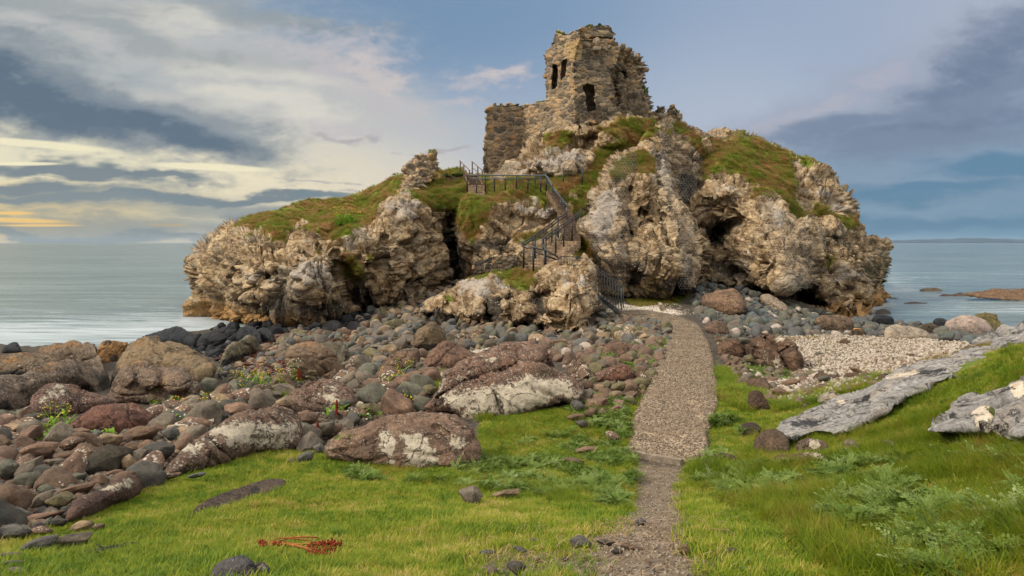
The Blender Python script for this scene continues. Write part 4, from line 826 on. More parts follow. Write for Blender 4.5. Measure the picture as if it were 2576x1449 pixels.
o, _ = wallpart('retaining_wall', [(1345,588),(1370,583),(1410,580),(1440,582),(1442,604),(1410,606),(1350,604)], lambda px, py: 42.5+0*px, 1.2, par=castle, R=4, step=1.6, disp=stonework((2.4, 2.4, 4.2), .03, 28, .05))
o.parent = None; tag(o, 'upper patch of coursed stone wall set in the rock beside the stairs', 'retaining wall')
o, _ = wallpart('ruined_wall', [(1108,452),(1125,440),(1150,436),(1172,438),(1176,456),(1150,460),(1120,462)], lambda px, py: 50.5+0*px, .8, par=castle, R=4, step=1.6, disp=stonework((2.4, 2.4, 3.4), .06, 29, .1, rubble=.2), paint=dict(grass=[([(1100,434),(1172,430),(1172,446),(1100,450)], 4)]))
o.parent = None; tag(o, 'low grass topped remnant of wall between the leaning stump and the wooden stairs', 'ruined wall')
# ------------------------------------------------------------------ boulders traced one by one
CLR = dict(green=(.095, .095, .073), grey=(.125, .105, .082), brown=(.12, .078, .052), red=(.15, .095, .068), tan=(.21, .155, .10), dark=(.055, .052, .045),
           black=(.012, .013, .016), pale=(.34, .28, .23), blue=(.085, .10, .10), olive=(.12, .105, .055), white=(.42, .365, .29), slate=(.085, .083, .08), rock=(.3, .28, .26), gold=(.3, .17, .06))
OUTL = []
def boulder(label, outline, clr, speck=.3, slope=.9, lich=(), oran=(), dark=(), grass=(), bul=.3, seed=0, db=None, rot=0, pits=(), lumps=(), crk=1, wet=0, flat=False, rough=1.0, name='boulder', drop=6, sx=.55, low=0, group=None, cat='boulder', K=None):
    pl = np.array(outline, float); x0, y0 = pl.min(0); x1, y1 = pl.max(0); w = x1-x0; h = y1-y0; OUTL.append(pl)
    sm_ = smooth_poly(pl, 1); cols = np.linspace(x0+.12*w, x1-.12*w, 7); bot = []
    for c in cols:
        ys = sm_[np.abs(sm_[:, 0]-c) < w*.14][:, 1]; bot.append(ys.max() if len(ys) else y1)
    bot = np.array(bot); hp = hit(np.clip(cols, -80, 2660), np.minimum(bot, 1449.0)); dg = hp[:, 1] if db is None else np.full(7, float(db))
    fb = np.polyfit(cols, bot, 1); fd = np.polyfit(cols, dg, 1)
    if abs(fd[0]*w) > .35*dg.mean(): fd = np.array([np.sign(fd[0])*.35*dg.mean()/w, 0]); fd[1] = dg.mean()-fd[0]*cols.mean()
    dm = float(dg.mean()); u = dm/F
    pl2 = pl.copy(); m = pl2[:, 1] > y0+.7*h; pl2[m, 1] += drop
    D = lambda px, py: np.polyval(fd, px)+slope*(np.polyval(fb, px)-py)*u+bul*.35*min(w, h*1.6)*u+low
    step = max(1.7, w/85); ref = min(w, h*1.4)*u
    def disp(V, N, PX, PY, E, front, A):
        k = 1.0/max(ref, .15); q = (V-V.mean(0))*k+seed*3.7
        f1, f2, _ = worley(q*1.1+.3*np.stack([fbm(q, 2, 1), fbm(q, 2, 2), fbm(q, 2, 3)], -1), seed)
        hh = (.075*fbm(q*.9, 3, seed)+.03*fbm(q*3.1, 4, seed+5)-.045*(1-sstep(0, .05, np.abs(noise3(q*np.array([.9, .9, 1.6])+2.2, seed+3))))*crk+.015*fbm(q*12, 3, seed+8))*ref*rough
        if rot:   # layered joints
            mm = np.array(Euler((0, math.radians(rot), .3)).to_matrix()); s = ridged((q@mm)*np.array([.5, .5, 3.2]), 3, seed+9); hh = hh+s*.035*ref
        A['crk'] = np.full(len(V), crk); A['wet'] = np.full(len(V), wet); return V+N*hh[:, None]
    pt = {}
    for k, v in (('lich', lich), ('oran', oran), ('dark', dark), ('grass', grass)):
        if v: pt[k] = [(q, max(4, min(18, .1*w))) for q in v]
    o = relief(name, pl2, D, bul*min(w, h*1.6)*u, max(6, min(w, h)*.5), K if K else min(w, h*1.6)*u*sx, step, M['boulder'], pits=pits, lumps=lumps, disp=disp, paint=pt or None)
    c = CLR[clr] if isinstance(clr, str) else clr
    o.color = (*c, speck); tag(o, label, cat, group); return o

boulder('huge layered red brown boulder with big white lichen sheets left of the path',
  [(1064,1022),(1070,1010),(1102,978),(1112,945),(1130,935),(1152,925),(1188,901),(1240,880),(1270,868),(1300,864),(1339,866),(1371,877),(1384,895),(1392,915),(1399,932),(1433,943),(1450,957),(1464,974),(1469,998),(1460,1008),(1433,1006),(1397,1010),(1358,1032),(1305,1042),(1240,1050),(1220,1057),(1188,1052),(1157,1036),(1110,1034),(1070,1033)],
  (.19, .113, .08), 1.0, .95, seed=1, rot=24, bul=.22, rough=.8,
  lich=[[(1110,1000),(1160,985),(1200,975),(1220,975),(1290,960),(1330,945),(1390,955),(1420,955),(1440,975),(1462,985),(1462,1002),(1410,1000),(1360,1025),(1300,1040),(1200,1052),(1160,1035),(1115,1020)], [(1150,958),(1165,945),(1180,942),(1160,965)], [(1228,905),(1250,903),(1243,915),(1228,914)], [(1210,900),(1222,897),(1215,905)], [(1100,965),(1118,940),(1122,950),(1106,985)]],
  dark=[[(1360,915),(1380,905),(1385,925),(1365,930)]],
  pits=[([(1300,868),(1305,905),(1350,910),(1375,895),(1392,925),(1350,928),(1300,910),(1298,880)], .2, 6), ([(1092,1000),(1160,960),(1300,915),(1300,918),(1165,966),(1100,1006)], .22, 5), ([(1215,955),(1245,985),(1262,1045),(1256,1045),(1238,990),(1210,960)], .2, 4)])
boulder('broad smooth brown boulder with two cream lichen patches in front centre at the lawn edge',
  [(813,1135),(820,1112),(845,1100),(860,1088),(900,1078),(925,1062),(960,1052),(1010,1042),(1050,1036),(1110,1036),(1150,1037),(1178,1050),(1198,1075),(1208,1105),(1214,1140),(1208,1160),(1180,1168),(1140,1182),(1100,1178),(1060,1188),(1000,1180),(940,1178),(900,1168),(850,1158),(822,1150)],
  (.22, .14, .096), .85, .9, seed=2, rot=14, bul=.26, rough=.8,
  lich=[[(955,1095),(985,1088),(1005,1100),(1000,1135),(975,1150),(955,1130)], [(1012,1098),(1050,1090),(1085,1115),(1100,1150),(1090,1182),(1030,1178),(1015,1140),(1020,1120)], [(975,1155),(990,1152),(992,1172),(978,1170)], [(1118,1090),(1150,1100),(1180,1105),(1160,1130),(1140,1125)]],
  grass=[[(835,1098),(890,1090),(880,1105),(840,1115)]],
  pits=[([(1095,1062),(1150,1110),(1170,1165),(1160,1168),(1138,1115),(1088,1070)], .07, 6), ([(820,1135),(900,1120),(960,1085),(962,1092),(905,1130),(830,1145)], .05, 5)])
boulder('sloping red brown boulder almost covered by one white lichen sheet beside the lawn',
  [(398,1196),(415,1178),(440,1158),(470,1130),(500,1104),(530,1078),(565,1050),(600,1036),(640,1030),(690,1029),(725,1036),(745,1050),(755,1075),(760,1105),(755,1128),(740,1138),(700,1136),(640,1140),(600,1152),(560,1166),(500,1182),(450,1196),(415,1204)],
  (.18, .112, .08), .9, .85, seed=3, rot=24, bul=.28, rough=.7,
  lich=[[(520,1080),(560,1058),(610,1055),(660,1062),(700,1058),(735,1065),(745,1085),(740,1110),(715,1130),(650,1120),(600,1118),(575,1128),(560,1118),(580,1100),(555,1098),(530,1100)], [(465,1128),(485,1112),(510,1118),(512,1140),(488,1152),(468,1142)], [(510,1110),(540,1105),(545,1118),(520,1122)]],
  pits=[([(520,1085),(545,1120),(585,1155),(580,1158),(538,1124),(514,1088)], .1, 4)])
boulder('long red brown boulder with white lichen blots carrying the little stone stack',
  [(672,1028),(700,1008),(735,985),(770,962),(800,956),(840,954),(868,962),(882,978),(893,1005),(885,1028),(860,1038),(800,1036),(740,1040),(700,1042),(678,1038)],
  (.175, .108, .08), .9, .8, seed=4, rot=20, bul=.25, lich=[[(818,970),(845,966),(845,976),(820,978)], [(800,992),(850,985),(852,1015),(815,1020),(820,1000)]])
boulder('low red brown boulder with small white dots behind the cobbles on the left',
  [(158,1078),(170,1066),(195,1048),(215,1038),(240,1018),(262,1012),(290,1014),(330,1012),(352,1022),(372,1038),(388,1048),(384,1064),(360,1078),(300,1088),(240,1090),(195,1092),(165,1088)], (.17, .085, .062), .5, .7, seed=5)
boulder('reddish boulder crusted with white lichen rosettes under the yellow flowers on the left',
  [(66,1040),(72,1012),(83,992),(100,976),(118,967),(140,964),(165,968),(181,970),(195,978),(208,986),(235,992),(260,1000),(285,999),(302,1003),(308,1013),(280,1022),(240,1030),(208,1036),(167,1046),(110,1052),(75,1048)], (.155, .09, .07), .95, .75, seed=6, lich=[[(120,975),(160,968),(175,985),(150,990),(118,992)], [(100,995),(120,992),(112,1005),(100,1008)]])
boulder('very large brown rock with pale specks and an orange lichen streak at the left edge',
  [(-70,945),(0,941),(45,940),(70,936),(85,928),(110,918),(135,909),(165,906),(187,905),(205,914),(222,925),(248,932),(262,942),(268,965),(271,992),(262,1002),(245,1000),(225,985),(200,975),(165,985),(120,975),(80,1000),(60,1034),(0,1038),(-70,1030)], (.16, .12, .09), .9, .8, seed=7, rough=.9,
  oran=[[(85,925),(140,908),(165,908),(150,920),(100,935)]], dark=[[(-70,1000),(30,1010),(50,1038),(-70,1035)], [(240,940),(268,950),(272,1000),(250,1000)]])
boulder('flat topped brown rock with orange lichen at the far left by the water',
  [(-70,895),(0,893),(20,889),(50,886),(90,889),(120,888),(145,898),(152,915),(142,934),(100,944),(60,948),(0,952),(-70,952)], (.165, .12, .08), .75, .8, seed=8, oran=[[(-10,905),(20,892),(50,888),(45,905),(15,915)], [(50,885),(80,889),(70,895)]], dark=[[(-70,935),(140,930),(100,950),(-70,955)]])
boulder('angular rock capped with bright orange lichen near the sea on the left',
  [(98,890),(102,878),(110,871),(130,871),(145,864),(167,859),(195,859),(215,862),(231,867),(240,876),(250,898),(262,920),(266,935),(255,940),(235,930),(210,915),(180,905),(140,905),(110,900)], (.18, .13, .09), .85, .8, seed=9, oran=[[(104,880),(135,868),(170,858),(200,860),(190,872),(160,880),(165,872),(120,885)]])
boulder('small tawny rock covered in brown weed between the big left boulders',
  [(240,880),(250,868),(262,858),(279,854),(302,860),(325,860),(315,880),(302,900),(292,914),(272,915),(250,905)], (.33, .18, .07), .1, .8, seed=10, dark=[[(255,862),(279,854),(290,860),(262,872)], [(272,895),(300,890),(295,912),(275,910)]])
boulder('wedge shaped tan boulder with a sharp crest in front of the black rock',
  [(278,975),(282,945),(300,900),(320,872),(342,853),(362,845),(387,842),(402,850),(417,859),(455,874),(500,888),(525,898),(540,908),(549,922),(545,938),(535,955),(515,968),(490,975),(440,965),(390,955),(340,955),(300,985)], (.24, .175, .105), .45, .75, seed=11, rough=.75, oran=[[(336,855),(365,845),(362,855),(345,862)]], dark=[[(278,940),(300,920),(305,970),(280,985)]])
boulder('lumpy cracked brown boulder in front of the tan wedge boulder on the left',
  [(274,1002),(278,986),(290,965),(300,949),(306,932),(320,924),(331,922),(340,911),(356,908),(375,915),(396,926),(412,926),(427,924),(445,926),(460,932),(478,945),(492,957),(500,975),(494,992),(470,1004),(445,1018),(420,1022),(380,1018),(340,1014),(300,1010)], (.2, .14, .1), .75, .8, seed=12, rough=1.1, lumps=[(320,950,22,25,.4), (440,960,40,35,.5), (375,950,30,40,.5)], oran=[[(330,910),(355,905),(355,914),(335,918)], [(400,965),(415,945),(410,970),(400,978)]])
boulder('round cracked boulder with orange lichen on top behind the stone stack',
  [(720,915),(719,900),(722,884),(732,873),(745,867),(768,862),(791,861),(812,869),(828,881),(838,893),(841,906),(840,922),(835,934),(820,942),(800,948),(770,956),(745,962),(728,958),(721,940)], (.24, .165, .11), .5, .3, seed=13, bul=.45, oran=[[(750,868),(790,860),(800,866),(760,874)]], pits=[([(722,898),(780,900),(840,908),(840,911),(780,904),(722,902)], .12, 3)])
boulder('grey cracked boulder tucked behind the round orange topped boulder',
  [(805,868),(815,862),(835,858),(855,858),(866,863),(872,880),(871,895),(868,909),(850,915),(830,905)], (.17, .15, .11), .4, .4, seed=14, bul=.4)
boulder('pointed grey boulder with a black hollow underneath beside the seaweed',
  [(549,924),(552,908),(565,885),(579,867),(600,855),(618,847),(629,844),(642,850),(652,866),(660,880),(656,888),(640,890),(625,900),(600,905),(585,915),(565,924)], (.2, .175, .115), .3, .35, seed=15, dark=[[(549,910),(590,890),(630,885),(625,905),(560,926)]])  # the hollow is shade painted as dark colour, not carved
for k, (lb, pl) in enumerate([('large black wet boulder nearest the surf on the left', [(355,850),(372,840),(400,833),(425,824),(448,822),(470,828),(486,840),(494,855),(492,870),(470,874),(430,870),(380,862)]),
   ('black wet boulder with a rounded back at the left end of the black row', [(492,872),(498,850),(515,836),(545,834),(568,842),(575,856),(560,872),(520,880)]),
   ('tallest black wet boulder in the row below the left cliff', [(590,855),(594,835),(605,822),(622,819),(640,824),(655,840),(660,862),(640,872),(610,868)]),
   ('black faceted boulder touching the tallest black boulder', [(640,862),(642,835),(655,824),(675,825),(692,838),(693,858),(675,868)]),
   ('big black dome shaped boulder at the foot of the left cliff', [(806,828),(812,815),(826,805),(845,804),(860,812),(866,824),(862,834),(840,838),(815,838)]),
   ('smaller black boulder right of the dome shaped one', [(868,830),(872,815),(885,806),(900,810),(909,822),(904,834),(885,838)]),
   ('black wet rock standing alone in the surf at the left edge', [(0,884),(8,872),(28,861),(42,860),(50,868),(58,880),(52,886),(20,888)]),
   ('low black boulder at the water on the right', [(2192,814),(2194,800),(2206,791),(2228,791),(2244,795),(2250,806),(2248,816),(2220,818)]),
   ('black boulder beside the pinkish pale boulder on the right shore', [(2345,815),(2350,804),(2362,799),(2378,802),(2388,808),(2380,820),(2362,822)])]):
    boulder(lb, pl, 'black', 0, .5, seed=30+k, bul=.4, crk=.6, wet=1, rough=.8)
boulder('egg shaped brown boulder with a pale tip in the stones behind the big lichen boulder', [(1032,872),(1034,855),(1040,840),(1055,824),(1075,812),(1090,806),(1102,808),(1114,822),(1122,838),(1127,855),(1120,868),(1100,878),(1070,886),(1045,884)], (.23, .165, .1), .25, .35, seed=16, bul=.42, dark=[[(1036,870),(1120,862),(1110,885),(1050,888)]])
boulder('block shaped brown boulder with a square right side left of the big lichen boulder', [(960,918),(963,908),(972,898),(990,886),(1015,878),(1040,874),(1056,877),(1059,895),(1058,918),(1045,930),(1015,932),(985,932),(965,930)], (.17, .11, .075), .6, .4, seed=17, bul=.35)
boulder('ridged brown boulder leaning behind the big lichen boulder', [(1060,918),(1072,898),(1090,876),(1108,862),(1130,858),(1150,868),(1170,878),(1190,883),(1204,892),(1195,902),(1173,914),(1140,928),(1100,926),(1068,926)], (.19, .115, .08), .4, .8, seed=18, rot=30)
boulder('great brown fissured boulder with pale lichen spots right of the path', [(1873,872),(1878,862),(1888,854),(1905,846),(1925,838),(1950,838),(1969,844),(1980,852),(1992,864),(2005,880),(2012,895),(2016,912),(2018,930),(2006,935),(1990,938),(1970,930),(1948,926),(1925,918),(1905,906),(1885,892)], (.135, .082, .052), .55, .55, seed=19, bul=.35, rot=-35,
  lich=[[(1940,905),(1958,902),(1972,922),(1958,926),(1944,915)], [(1950,842),(1975,848),(1970,856),(1950,852)]], pits=[([(1925,845),(1965,890),(1990,935),(1985,936),(1960,893),(1920,850)], .22, 4), ([(1955,888),(1990,868),(1992,872),(1958,893)], .18, 4)])
boulder('brown boulder against the left flank of the great fissured boulder', [(1800,882),(1806,868),(1820,858),(1838,852),(1854,850),(1868,853),(1876,865),(1878,890),(1868,900),(1850,900),(1825,892),(1806,892)], (.14, .085, .055), .5, .6, seed=20)
boulder('large cracked brown boulder below the netted buttress', [(1764,758),(1770,744),(1789,738),(1808,731),(1831,727),(1850,731),(1862,742),(1878,758),(1881,772),(1874,788),(1850,796),(1825,792),(1800,782),(1780,776),(1768,770)], (.23, .15, .1), .2, .5, seed=21, bul=.38)
boulder('pale grey brown boulder at the mouth of the sea cave', [(1908,752),(1914,741),(1931,737),(1948,742),(1958,752),(1975,765),(1990,782),(1960,784),(1935,772),(1915,766)], (.31, .25, .19), .1, .6, seed=22)
boulder('wide cracked brown boulder in the right hand cobbles with a pebble on top', [(2050,806),(2055,794),(2070,790),(2090,793),(2115,791),(2135,798),(2148,812),(2146,828),(2125,834),(2085,834),(2058,828)], (.22, .15, .1), .25, .5, seed=23, bul=.36)
boulder('flat topped angular brown stone at the far right edge of the path bend', [(1768,826),(1776,814),(1794,807),(1823,808),(1834,822),(1838,836),(1820,845),(1798,840),(1780,834)], (.18, .12, .085), .2, .6, seed=24)
boulder('large pinkish pale boulder by the sea on the right', [(2372,832),(2376,818),(2388,805),(2405,798),(2422,793),(2450,792),(2475,802),(2490,813),(2504,826),(2500,838),(2450,840),(2400,838)], (.42, .33, .28), .05, .6, seed=25, crk=.3, bul=.4)
boulder('olive brown craggy rock behind the pinkish pale boulder', [(2452,800),(2456,790),(2470,787),(2485,785),(2498,788),(2510,791),(2516,804),(2526,813),(2538,822),(2534,832),(2500,834),(2470,820)], (.16, .135, .06), .05, .6, seed=26, rough=1.3)
boulder('long pale rounded boulder at the back of the shingle bed', [(2224,846),(2226,828),(2238,819),(2256,815),(2275,818),(2292,822),(2325,831),(2340,840),(2348,850),(2310,856),(2260,858),(2235,854)], (.42, .35, .27), .1, .6, seed=27, crk=.4)
boulder('dark brown flattish rock between the pale boulders on the right shore', [(2300,830),(2312,818),(2333,809),(2352,812),(2366,824),(2370,836),(2330,840),(2304,838)], (.13, .1, .07), .1, .6, seed=28)
boulder('small brown block behind the great fissured boulder with an orange stone on it', [(2138,845),(2139,832),(2146,828),(2172,829),(2178,836),(2176,850),(2150,853)], (.2, .135, .08), .05, .5, seed=29)
boulder('rounded dark brown boulder at the toe of the long grey slab on the right', [(1892,1132),(1896,1112),(1908,1092),(1925,1080),(1945,1077),(1966,1084),(1980,1098),(1990,1120),(1994,1138),(1975,1145),(1940,1144),(1905,1140)], (.115, .08, .055), .05, .6, seed=40, bul=.38, crk=.3, rough=.6)
boulder('dark egg shaped stone left of the rounded dark brown boulder', [(1860,1086),(1863,1070),(1876,1062),(1895,1062),(1910,1070),(1918,1084),(1908,1098),(1885,1098),(1868,1094)], (.085, .058, .045), .05, .5, seed=41, bul=.4, crk=.1, rough=.5)
boulder('brown stone splashed with white lichen in the grass above the long flat stone', [(2000,1132),(2004,1112),(2018,1104),(2040,1102),(2060,1106),(2076,1112),(2084,1126),(2070,1138),(2035,1140),(2008,1140)], (.15, .105, .075), .3, .5, seed=42, lich=[[(2028,1118),(2042,1105),(2060,1110),(2060,1126),(2040,1128)]])
boulder('long flat brown stone with a cream right end lying in the silverweed', [(1942,1165),(1946,1150),(1965,1142),(1995,1142),(2020,1136),(2050,1136),(2075,1144),(2098,1158),(2085,1168),(2040,1172),(1985,1175),(1955,1174)], (.13, .085, .062), .5, .7, seed=43, lich=[[(2015,1140),(2050,1138),(2085,1150),(2095,1162),(2060,1162),(2030,1148)], [(1958,1152),(1975,1150),(1975,1162),(1962,1164)]])
boulder('pointed dark brown stone standing in grass right of the path', [(1882,1022),(1882,1002),(1890,986),(1904,980),(1918,988),(1928,1004),(1938,1022),(1930,1032),(1905,1034),(1888,1030)], (.095, .06, .042), .05, .4, seed=44, crk=.3)
boulder('blunt brown boulder between path and shingle with scratches on its left', [(1877,972),(1879,958),(1890,950),(1910,948),(1928,954),(1938,966),(1938,980),(1920,987),(1895,984)], (.13, .085, .06), .2, .5, seed=45, crk=.4)
boulder('humped brown stone streaked with white lichen at the near shingle edge', [(2040,955),(2048,942),(2064,932),(2080,928),(2100,932),(2114,944),(2118,958),(2090,964),(2056,964)], (.12, .078, .055), .5, .6, seed=46, lich=[[(2065,932),(2090,930),(2110,942),(2085,942)]])
boulder('brown stone with a small flat slab balanced on it at the shingle edge', [(2116,956),(2120,944),(2134,937),(2152,938),(2170,944),(2180,952),(2172,960),(2145,962),(2122,960)], (.125, .075, .052), .1, .5, seed=47)
boulder('half hidden brown stone at the right end of the near shingle edge', [(2198,956),(2204,944),(2220,939),(2240,942),(2250,950),(2240,960),(2210,962)], (.13, .085, .06), .2, .5, seed=48)
boulder('brown stone in the grass at the bottom right of the path with pale dots', [(1788,1156),(1795,1144),(1815,1138),(1838,1142),(1852,1152),(1846,1162),(1810,1164)], (.14, .1, .075), .5, .5, seed=49)
boulder('small purplish brown stone at the path corner right side', [(1756,1170),(1762,1158),(1778,1153),(1796,1160),(1802,1172),(1785,1180),(1765,1178)], (.14, .09, .07), .2, .5, seed=50)
boulder('white speckled stone with a pale crown at the upper end of the long grey slab', [(2054,1010),(2060,995),(2078,986),(2098,984),(2114,990),(2120,1002),(2105,1012),(2075,1016)], (.3, .26, .2), .9, .5, seed=51)
boulder('oblong brown boulder dotted with lichen left of the path', [(1492,950),(1505,936),(1528,924),(1555,914),(1578,914),(1593,925),(1598,942),(1590,955),(1560,962),(1520,962),(1500,960)], (.175, .09, .06), .7, .6, seed=52)
boulder('domed brown boulder in the middle cobbles left of the path bend', [(1512,892),(1516,874),(1530,862),(1550,855),(1572,862),(1585,876),(1588,890),(1570,900),(1535,900)], (.19, .12, .085), .3, .5, seed=53)
boulder('slanting two tone brown boulder with white lichen dots at the lawn edge on the left', [(169,1302),(170,1285),(174,1275),(186,1260),(200,1247),(228,1238),(259,1229),(280,1214),(300,1202),(318,1194),(334,1190),(348,1194),(356,1205),(361,1225),(354,1240),(338,1252),(310,1262),(278,1270),(258,1284),(240,1296),(215,1306),(185,1310)], (.13, .08, .065), .25, .75, seed=54, bul=.36, crk=.35, rough=.6,
  lich=[[(262,1232),(300,1208),(325,1200),(345,1205),(340,1222),(300,1240),(280,1232)]])
boulder('big dark oval boulder lying on the cobbles at the left', [(196,1185),(212,1160),(232,1138),(252,1124),(280,1119),(310,1122),(332,1130),(336,1142),(324,1158),(310,1170),(298,1188),(262,1196),(222,1196)], (.07, .06, .042), .02, .6, seed=55, bul=.4, crk=.15, rough=.6)
boulder('large flat brown slab of bedrock set flush in the lawn', [(460,1310),(478,1292),(492,1275),(520,1258),(560,1240),(600,1227),(640,1214),(685,1204),(712,1205),(722,1212),(712,1224),(680,1240),(640,1252),(600,1266),(560,1278),(520,1292),(490,1304)], (.105, .078, .062), .15, 2.6, seed=56, bul=.05, crk=.5, drop=2, sx=.3, K=.3, low=.02, rough=.25, dark=[[(462,1308),(500,1278),(560,1262),(555,1278),(500,1300)], [(640,1220),(655,1225),(640,1250),(620,1250)]])
boulder('craggy dark grey boulder at the very bottom of the picture', [(530,1475),(534,1446),(546,1425),(565,1414),(590,1402),(612,1398),(632,1404),(644,1418),(647,1440),(650,1475)], (.10, .095, .095), .15, .5, seed=57, bul=.35, rot=30, db=3.45)
boulder('smaller grey boulder behind the craggy one at the bottom edge', [(628,1475),(634,1430),(650,1415),(668,1418),(682,1436),(690,1475)], (.13, .12, .11), .35, .5, seed=58, bul=.35, db=3.6)
boulder('low pale lichened stone where the sheeted boulder meets the lawn', [(384,1200),(395,1192),(420,1186),(455,1184),(472,1190),(455,1200),(420,1206),(396,1206)], (.15, .09, .07), .5, 1.2, seed=59, bul=.15, K=.3)
# right hand bank rocks
def slabrock(label, outline, ctrl, K, B, seed, paint, lumps=(), pits=(), R=16, amp=.22, strata=(.1, -.35, .2)):
    def disp(V, N, PX, PY, E, front, A):
        q = V+.3*np.stack([fbm(V*.8, 3, 1), fbm(V*.8, 3, 2), fbm(V*.8, 3, 3)], -1); f1, f2, _ = worley(q*1.5, seed)
        mm = np.array(Euler(strata).to_matrix()); s = np.clip(4*noise3((q@mm)*np.array([.8, .8, 3.6]), seed+9), -1, 1)*.5
        return V+N*((.5*fbm(q*.9, 3, seed)+.3*s+.2*(.5-f1)-.3*(1-sstep(0, .08, np.abs(noise3(q*1.1, 9))))+.05*fbm(V*7, 2, 3))*amp)[:, None]
    o = relief('bedrock_slab', outline, depth_fn(ctrl), B, R, K, 2.4, M['slab'], disp=disp, paint=paint, lumps=lumps, pits=pits); tag(o, label, 'rock'); return o
def mat_slab():
    m = NT('grey_bedrock'); p = m.pos(); n1 = m.noise(p, 2.2, 7, .65); n2 = m.noise(p, 14, 6, .7)
    st = m.n('ShaderNodeMapping'); m.set(st.inputs[0], p); st.inputs['Rotation'].default_value = (.1, -.35, .5); st.inputs['Scale'].default_value = (1, 1, 1.8); ns = m.noise(st.outputs[0], 3.2, 7, .7, .5)
    c = m.ramp(n2, [(.3, (.12, .112, .108)), (.5, (.25, .24, .232)), (.7, (.38, .365, .34))])
    c = m.mix(m.math('MULTIPLY', m.ss(ns, .54, .66), .4), c, (.12, .11, .1)); c = m.mix(m.math('MULTIPLY', m.ss(n1, .52, .62), .5), c, (.3, .25, .2))
    bl = m.math('ADD', m.attr('dark'), m.math('MULTIPLY', m.math('SUBTRACT', m.noise(p, 6, 6, .7), .5), 4.0)); c = m.mix(m.math('MULTIPLY', m.ss(bl, .1, .5), .9), c, (.022, .022, .028))
    pl = m.math('ADD', m.attr('pale'), m.math('MULTIPLY', m.math('SUBTRACT', m.noise(p, 5, 6, .7), .5), 4.0)); c = m.mix(m.math('MULTIPLY', m.ss(pl, .1, .4), .9), c, m.ramp(n2, [(.3, (.5, .38, .24)), (.7, (.68, .62, .53))]))
    g = m.math('ADD', m.attr('grass'), m.math('MULTIPLY', m.math('SUBTRACT', n1, .5), 2.0)); c = m.mix(m.ss(g, 0, .3), c, (.08, .1, .015))
    c = m.mix(1.0, c, m.ramp(m.noise(p, 4.5, 6, .7), [(.34, (1.0, .97, .93)), (.5, (1.5, 1.48, 1.45)), (.66, (1.85, 1.8, 1.72))]), 'MULTIPLY')
    fk = m.ss(m.math('ABSOLUTE', m.math('SUBTRACT', m.noise(m.vmath('MULTIPLY', p, (1, 1, 1.3)), 1.3, 7, .66, .5), .5)), .0, .014); c = m.mix(m.math('MULTIPLY', m.math('SUBTRACT', 1, fk), .8), c, (.04, .036, .033))
    return m.out(c, .9, m.bump(m.math('ADD', m.math('ADD', m.math('ADD', n2, m.math('MULTIPLY', ns, .8)), m.math('MULTIPLY', n1, 1.2)), m.math('MULTIPLY', fk, .5)), 1.0, .11), .2)
M['slab'] = mat_slab()
slabrock('long pale grey bedrock slab slanting up the bank on the right', [(1953,1082),(1960,1068),(1985,1048),(2025,1032),(2080,1012),(2098,998),(2140,985),(2175,978),(2205,962),(2240,938),(2290,920),(2330,908),(2385,898),(2440,880),(2490,876),(2525,890),(2520,908),(2480,925),(2465,942),(2430,950),(2380,952),(2350,962),(2325,985),(2270,1002),(2235,1030),(2190,1052),(2150,1078),(2110,1092),(2060,1082),(2035,1090),(2010,1100),(1985,1106),(1962,1096)],
  [(1960,1085,10.71),(2040,1085,10.51),(2120,1088,9.81),(2200,1045,10.31),(2300,990,10.71),(2400,950,11.10),(2500,920,11.50),(2500,880,13.48),(2400,895,13.18),(2290,922,13.29),(2180,978,12.49),(2080,1012,12.19),(2240,980,11.50),(2380,925,12.09)], 1.4, .05, 3,
  dict(dark=[[ (2260,935),(2340,925),(2400,935),(2380,950),(2280,955)], [(1985,1060),(2060,1050),(2100,1062),(2060,1078),(1990,1080)], [(2120,1015),(2200,1000),(2190,1015),(2110,1030)]], pale=[[(2225,948),(2300,930),(2320,935),(2300,955),(2240,958)], [(2098,1000),(2120,1000),(2130,1018),(2108,1020)]]) and
  dict(dark=[([(2260,935),(2340,925),(2400,935),(2380,950),(2280,955)], 14), ([(1985,1060),(2060,1050),(2100,1062),(2060,1078),(1990,1080)], 16), ([(2120,1015),(2200,1000),(2190,1015),(2110,1030)], 10)], pale=[([(2225,948),(2300,930),(2320,935),(2300,955),(2240,958)], 8), ([(2098,1000),(2120,1000),(2130,1018),(2108,1020)], 6)]), amp=.15, R=26)
slabrock('big grey bedrock hump with black and cream lichen at the right edge', [(2333,1088),(2342,1068),(2360,1050),(2375,1030),(2400,1014),(2440,1004),(2470,992),(2500,990),(2535,975),(2560,960),(2640,945),(2660,1020),(2650,1120),(2600,1118),(2560,1110),(2520,1098),(2490,1085),(2440,1080),(2400,1082),(2360,1090)],
  [(2340,1085,7.3),(2440,1078,7.0),(2520,1095,6.3),(2640,1115,5.9),(2640,960,7.6),(2540,980,7.9),(2440,1005,8.4),(2380,1030,8.2),(2480,1040,7.4),(2600,1040,6.6)], 1.0, .2, 5,
  dict(dark=[([(2380,1030),(2450,1035),(2440,1060),(2390,1060)], 12), ([(2380,1018),(2480,1000),(2560,975),(2560,985),(2480,1010)], 8)], pale=[([(2455,1030),(2490,1025),(2500,1050),(2480,1078),(2460,1070)], 10), ([(2540,975),(2580,965),(2576,985),(2545,990)], 6)], grass=[([(2480,1020),(2515,1015),(2505,1060),(2490,1050)], 8)]),
  lumps=[(2475,1050,22,30,.25), (2580,1060,60,45,.3)])
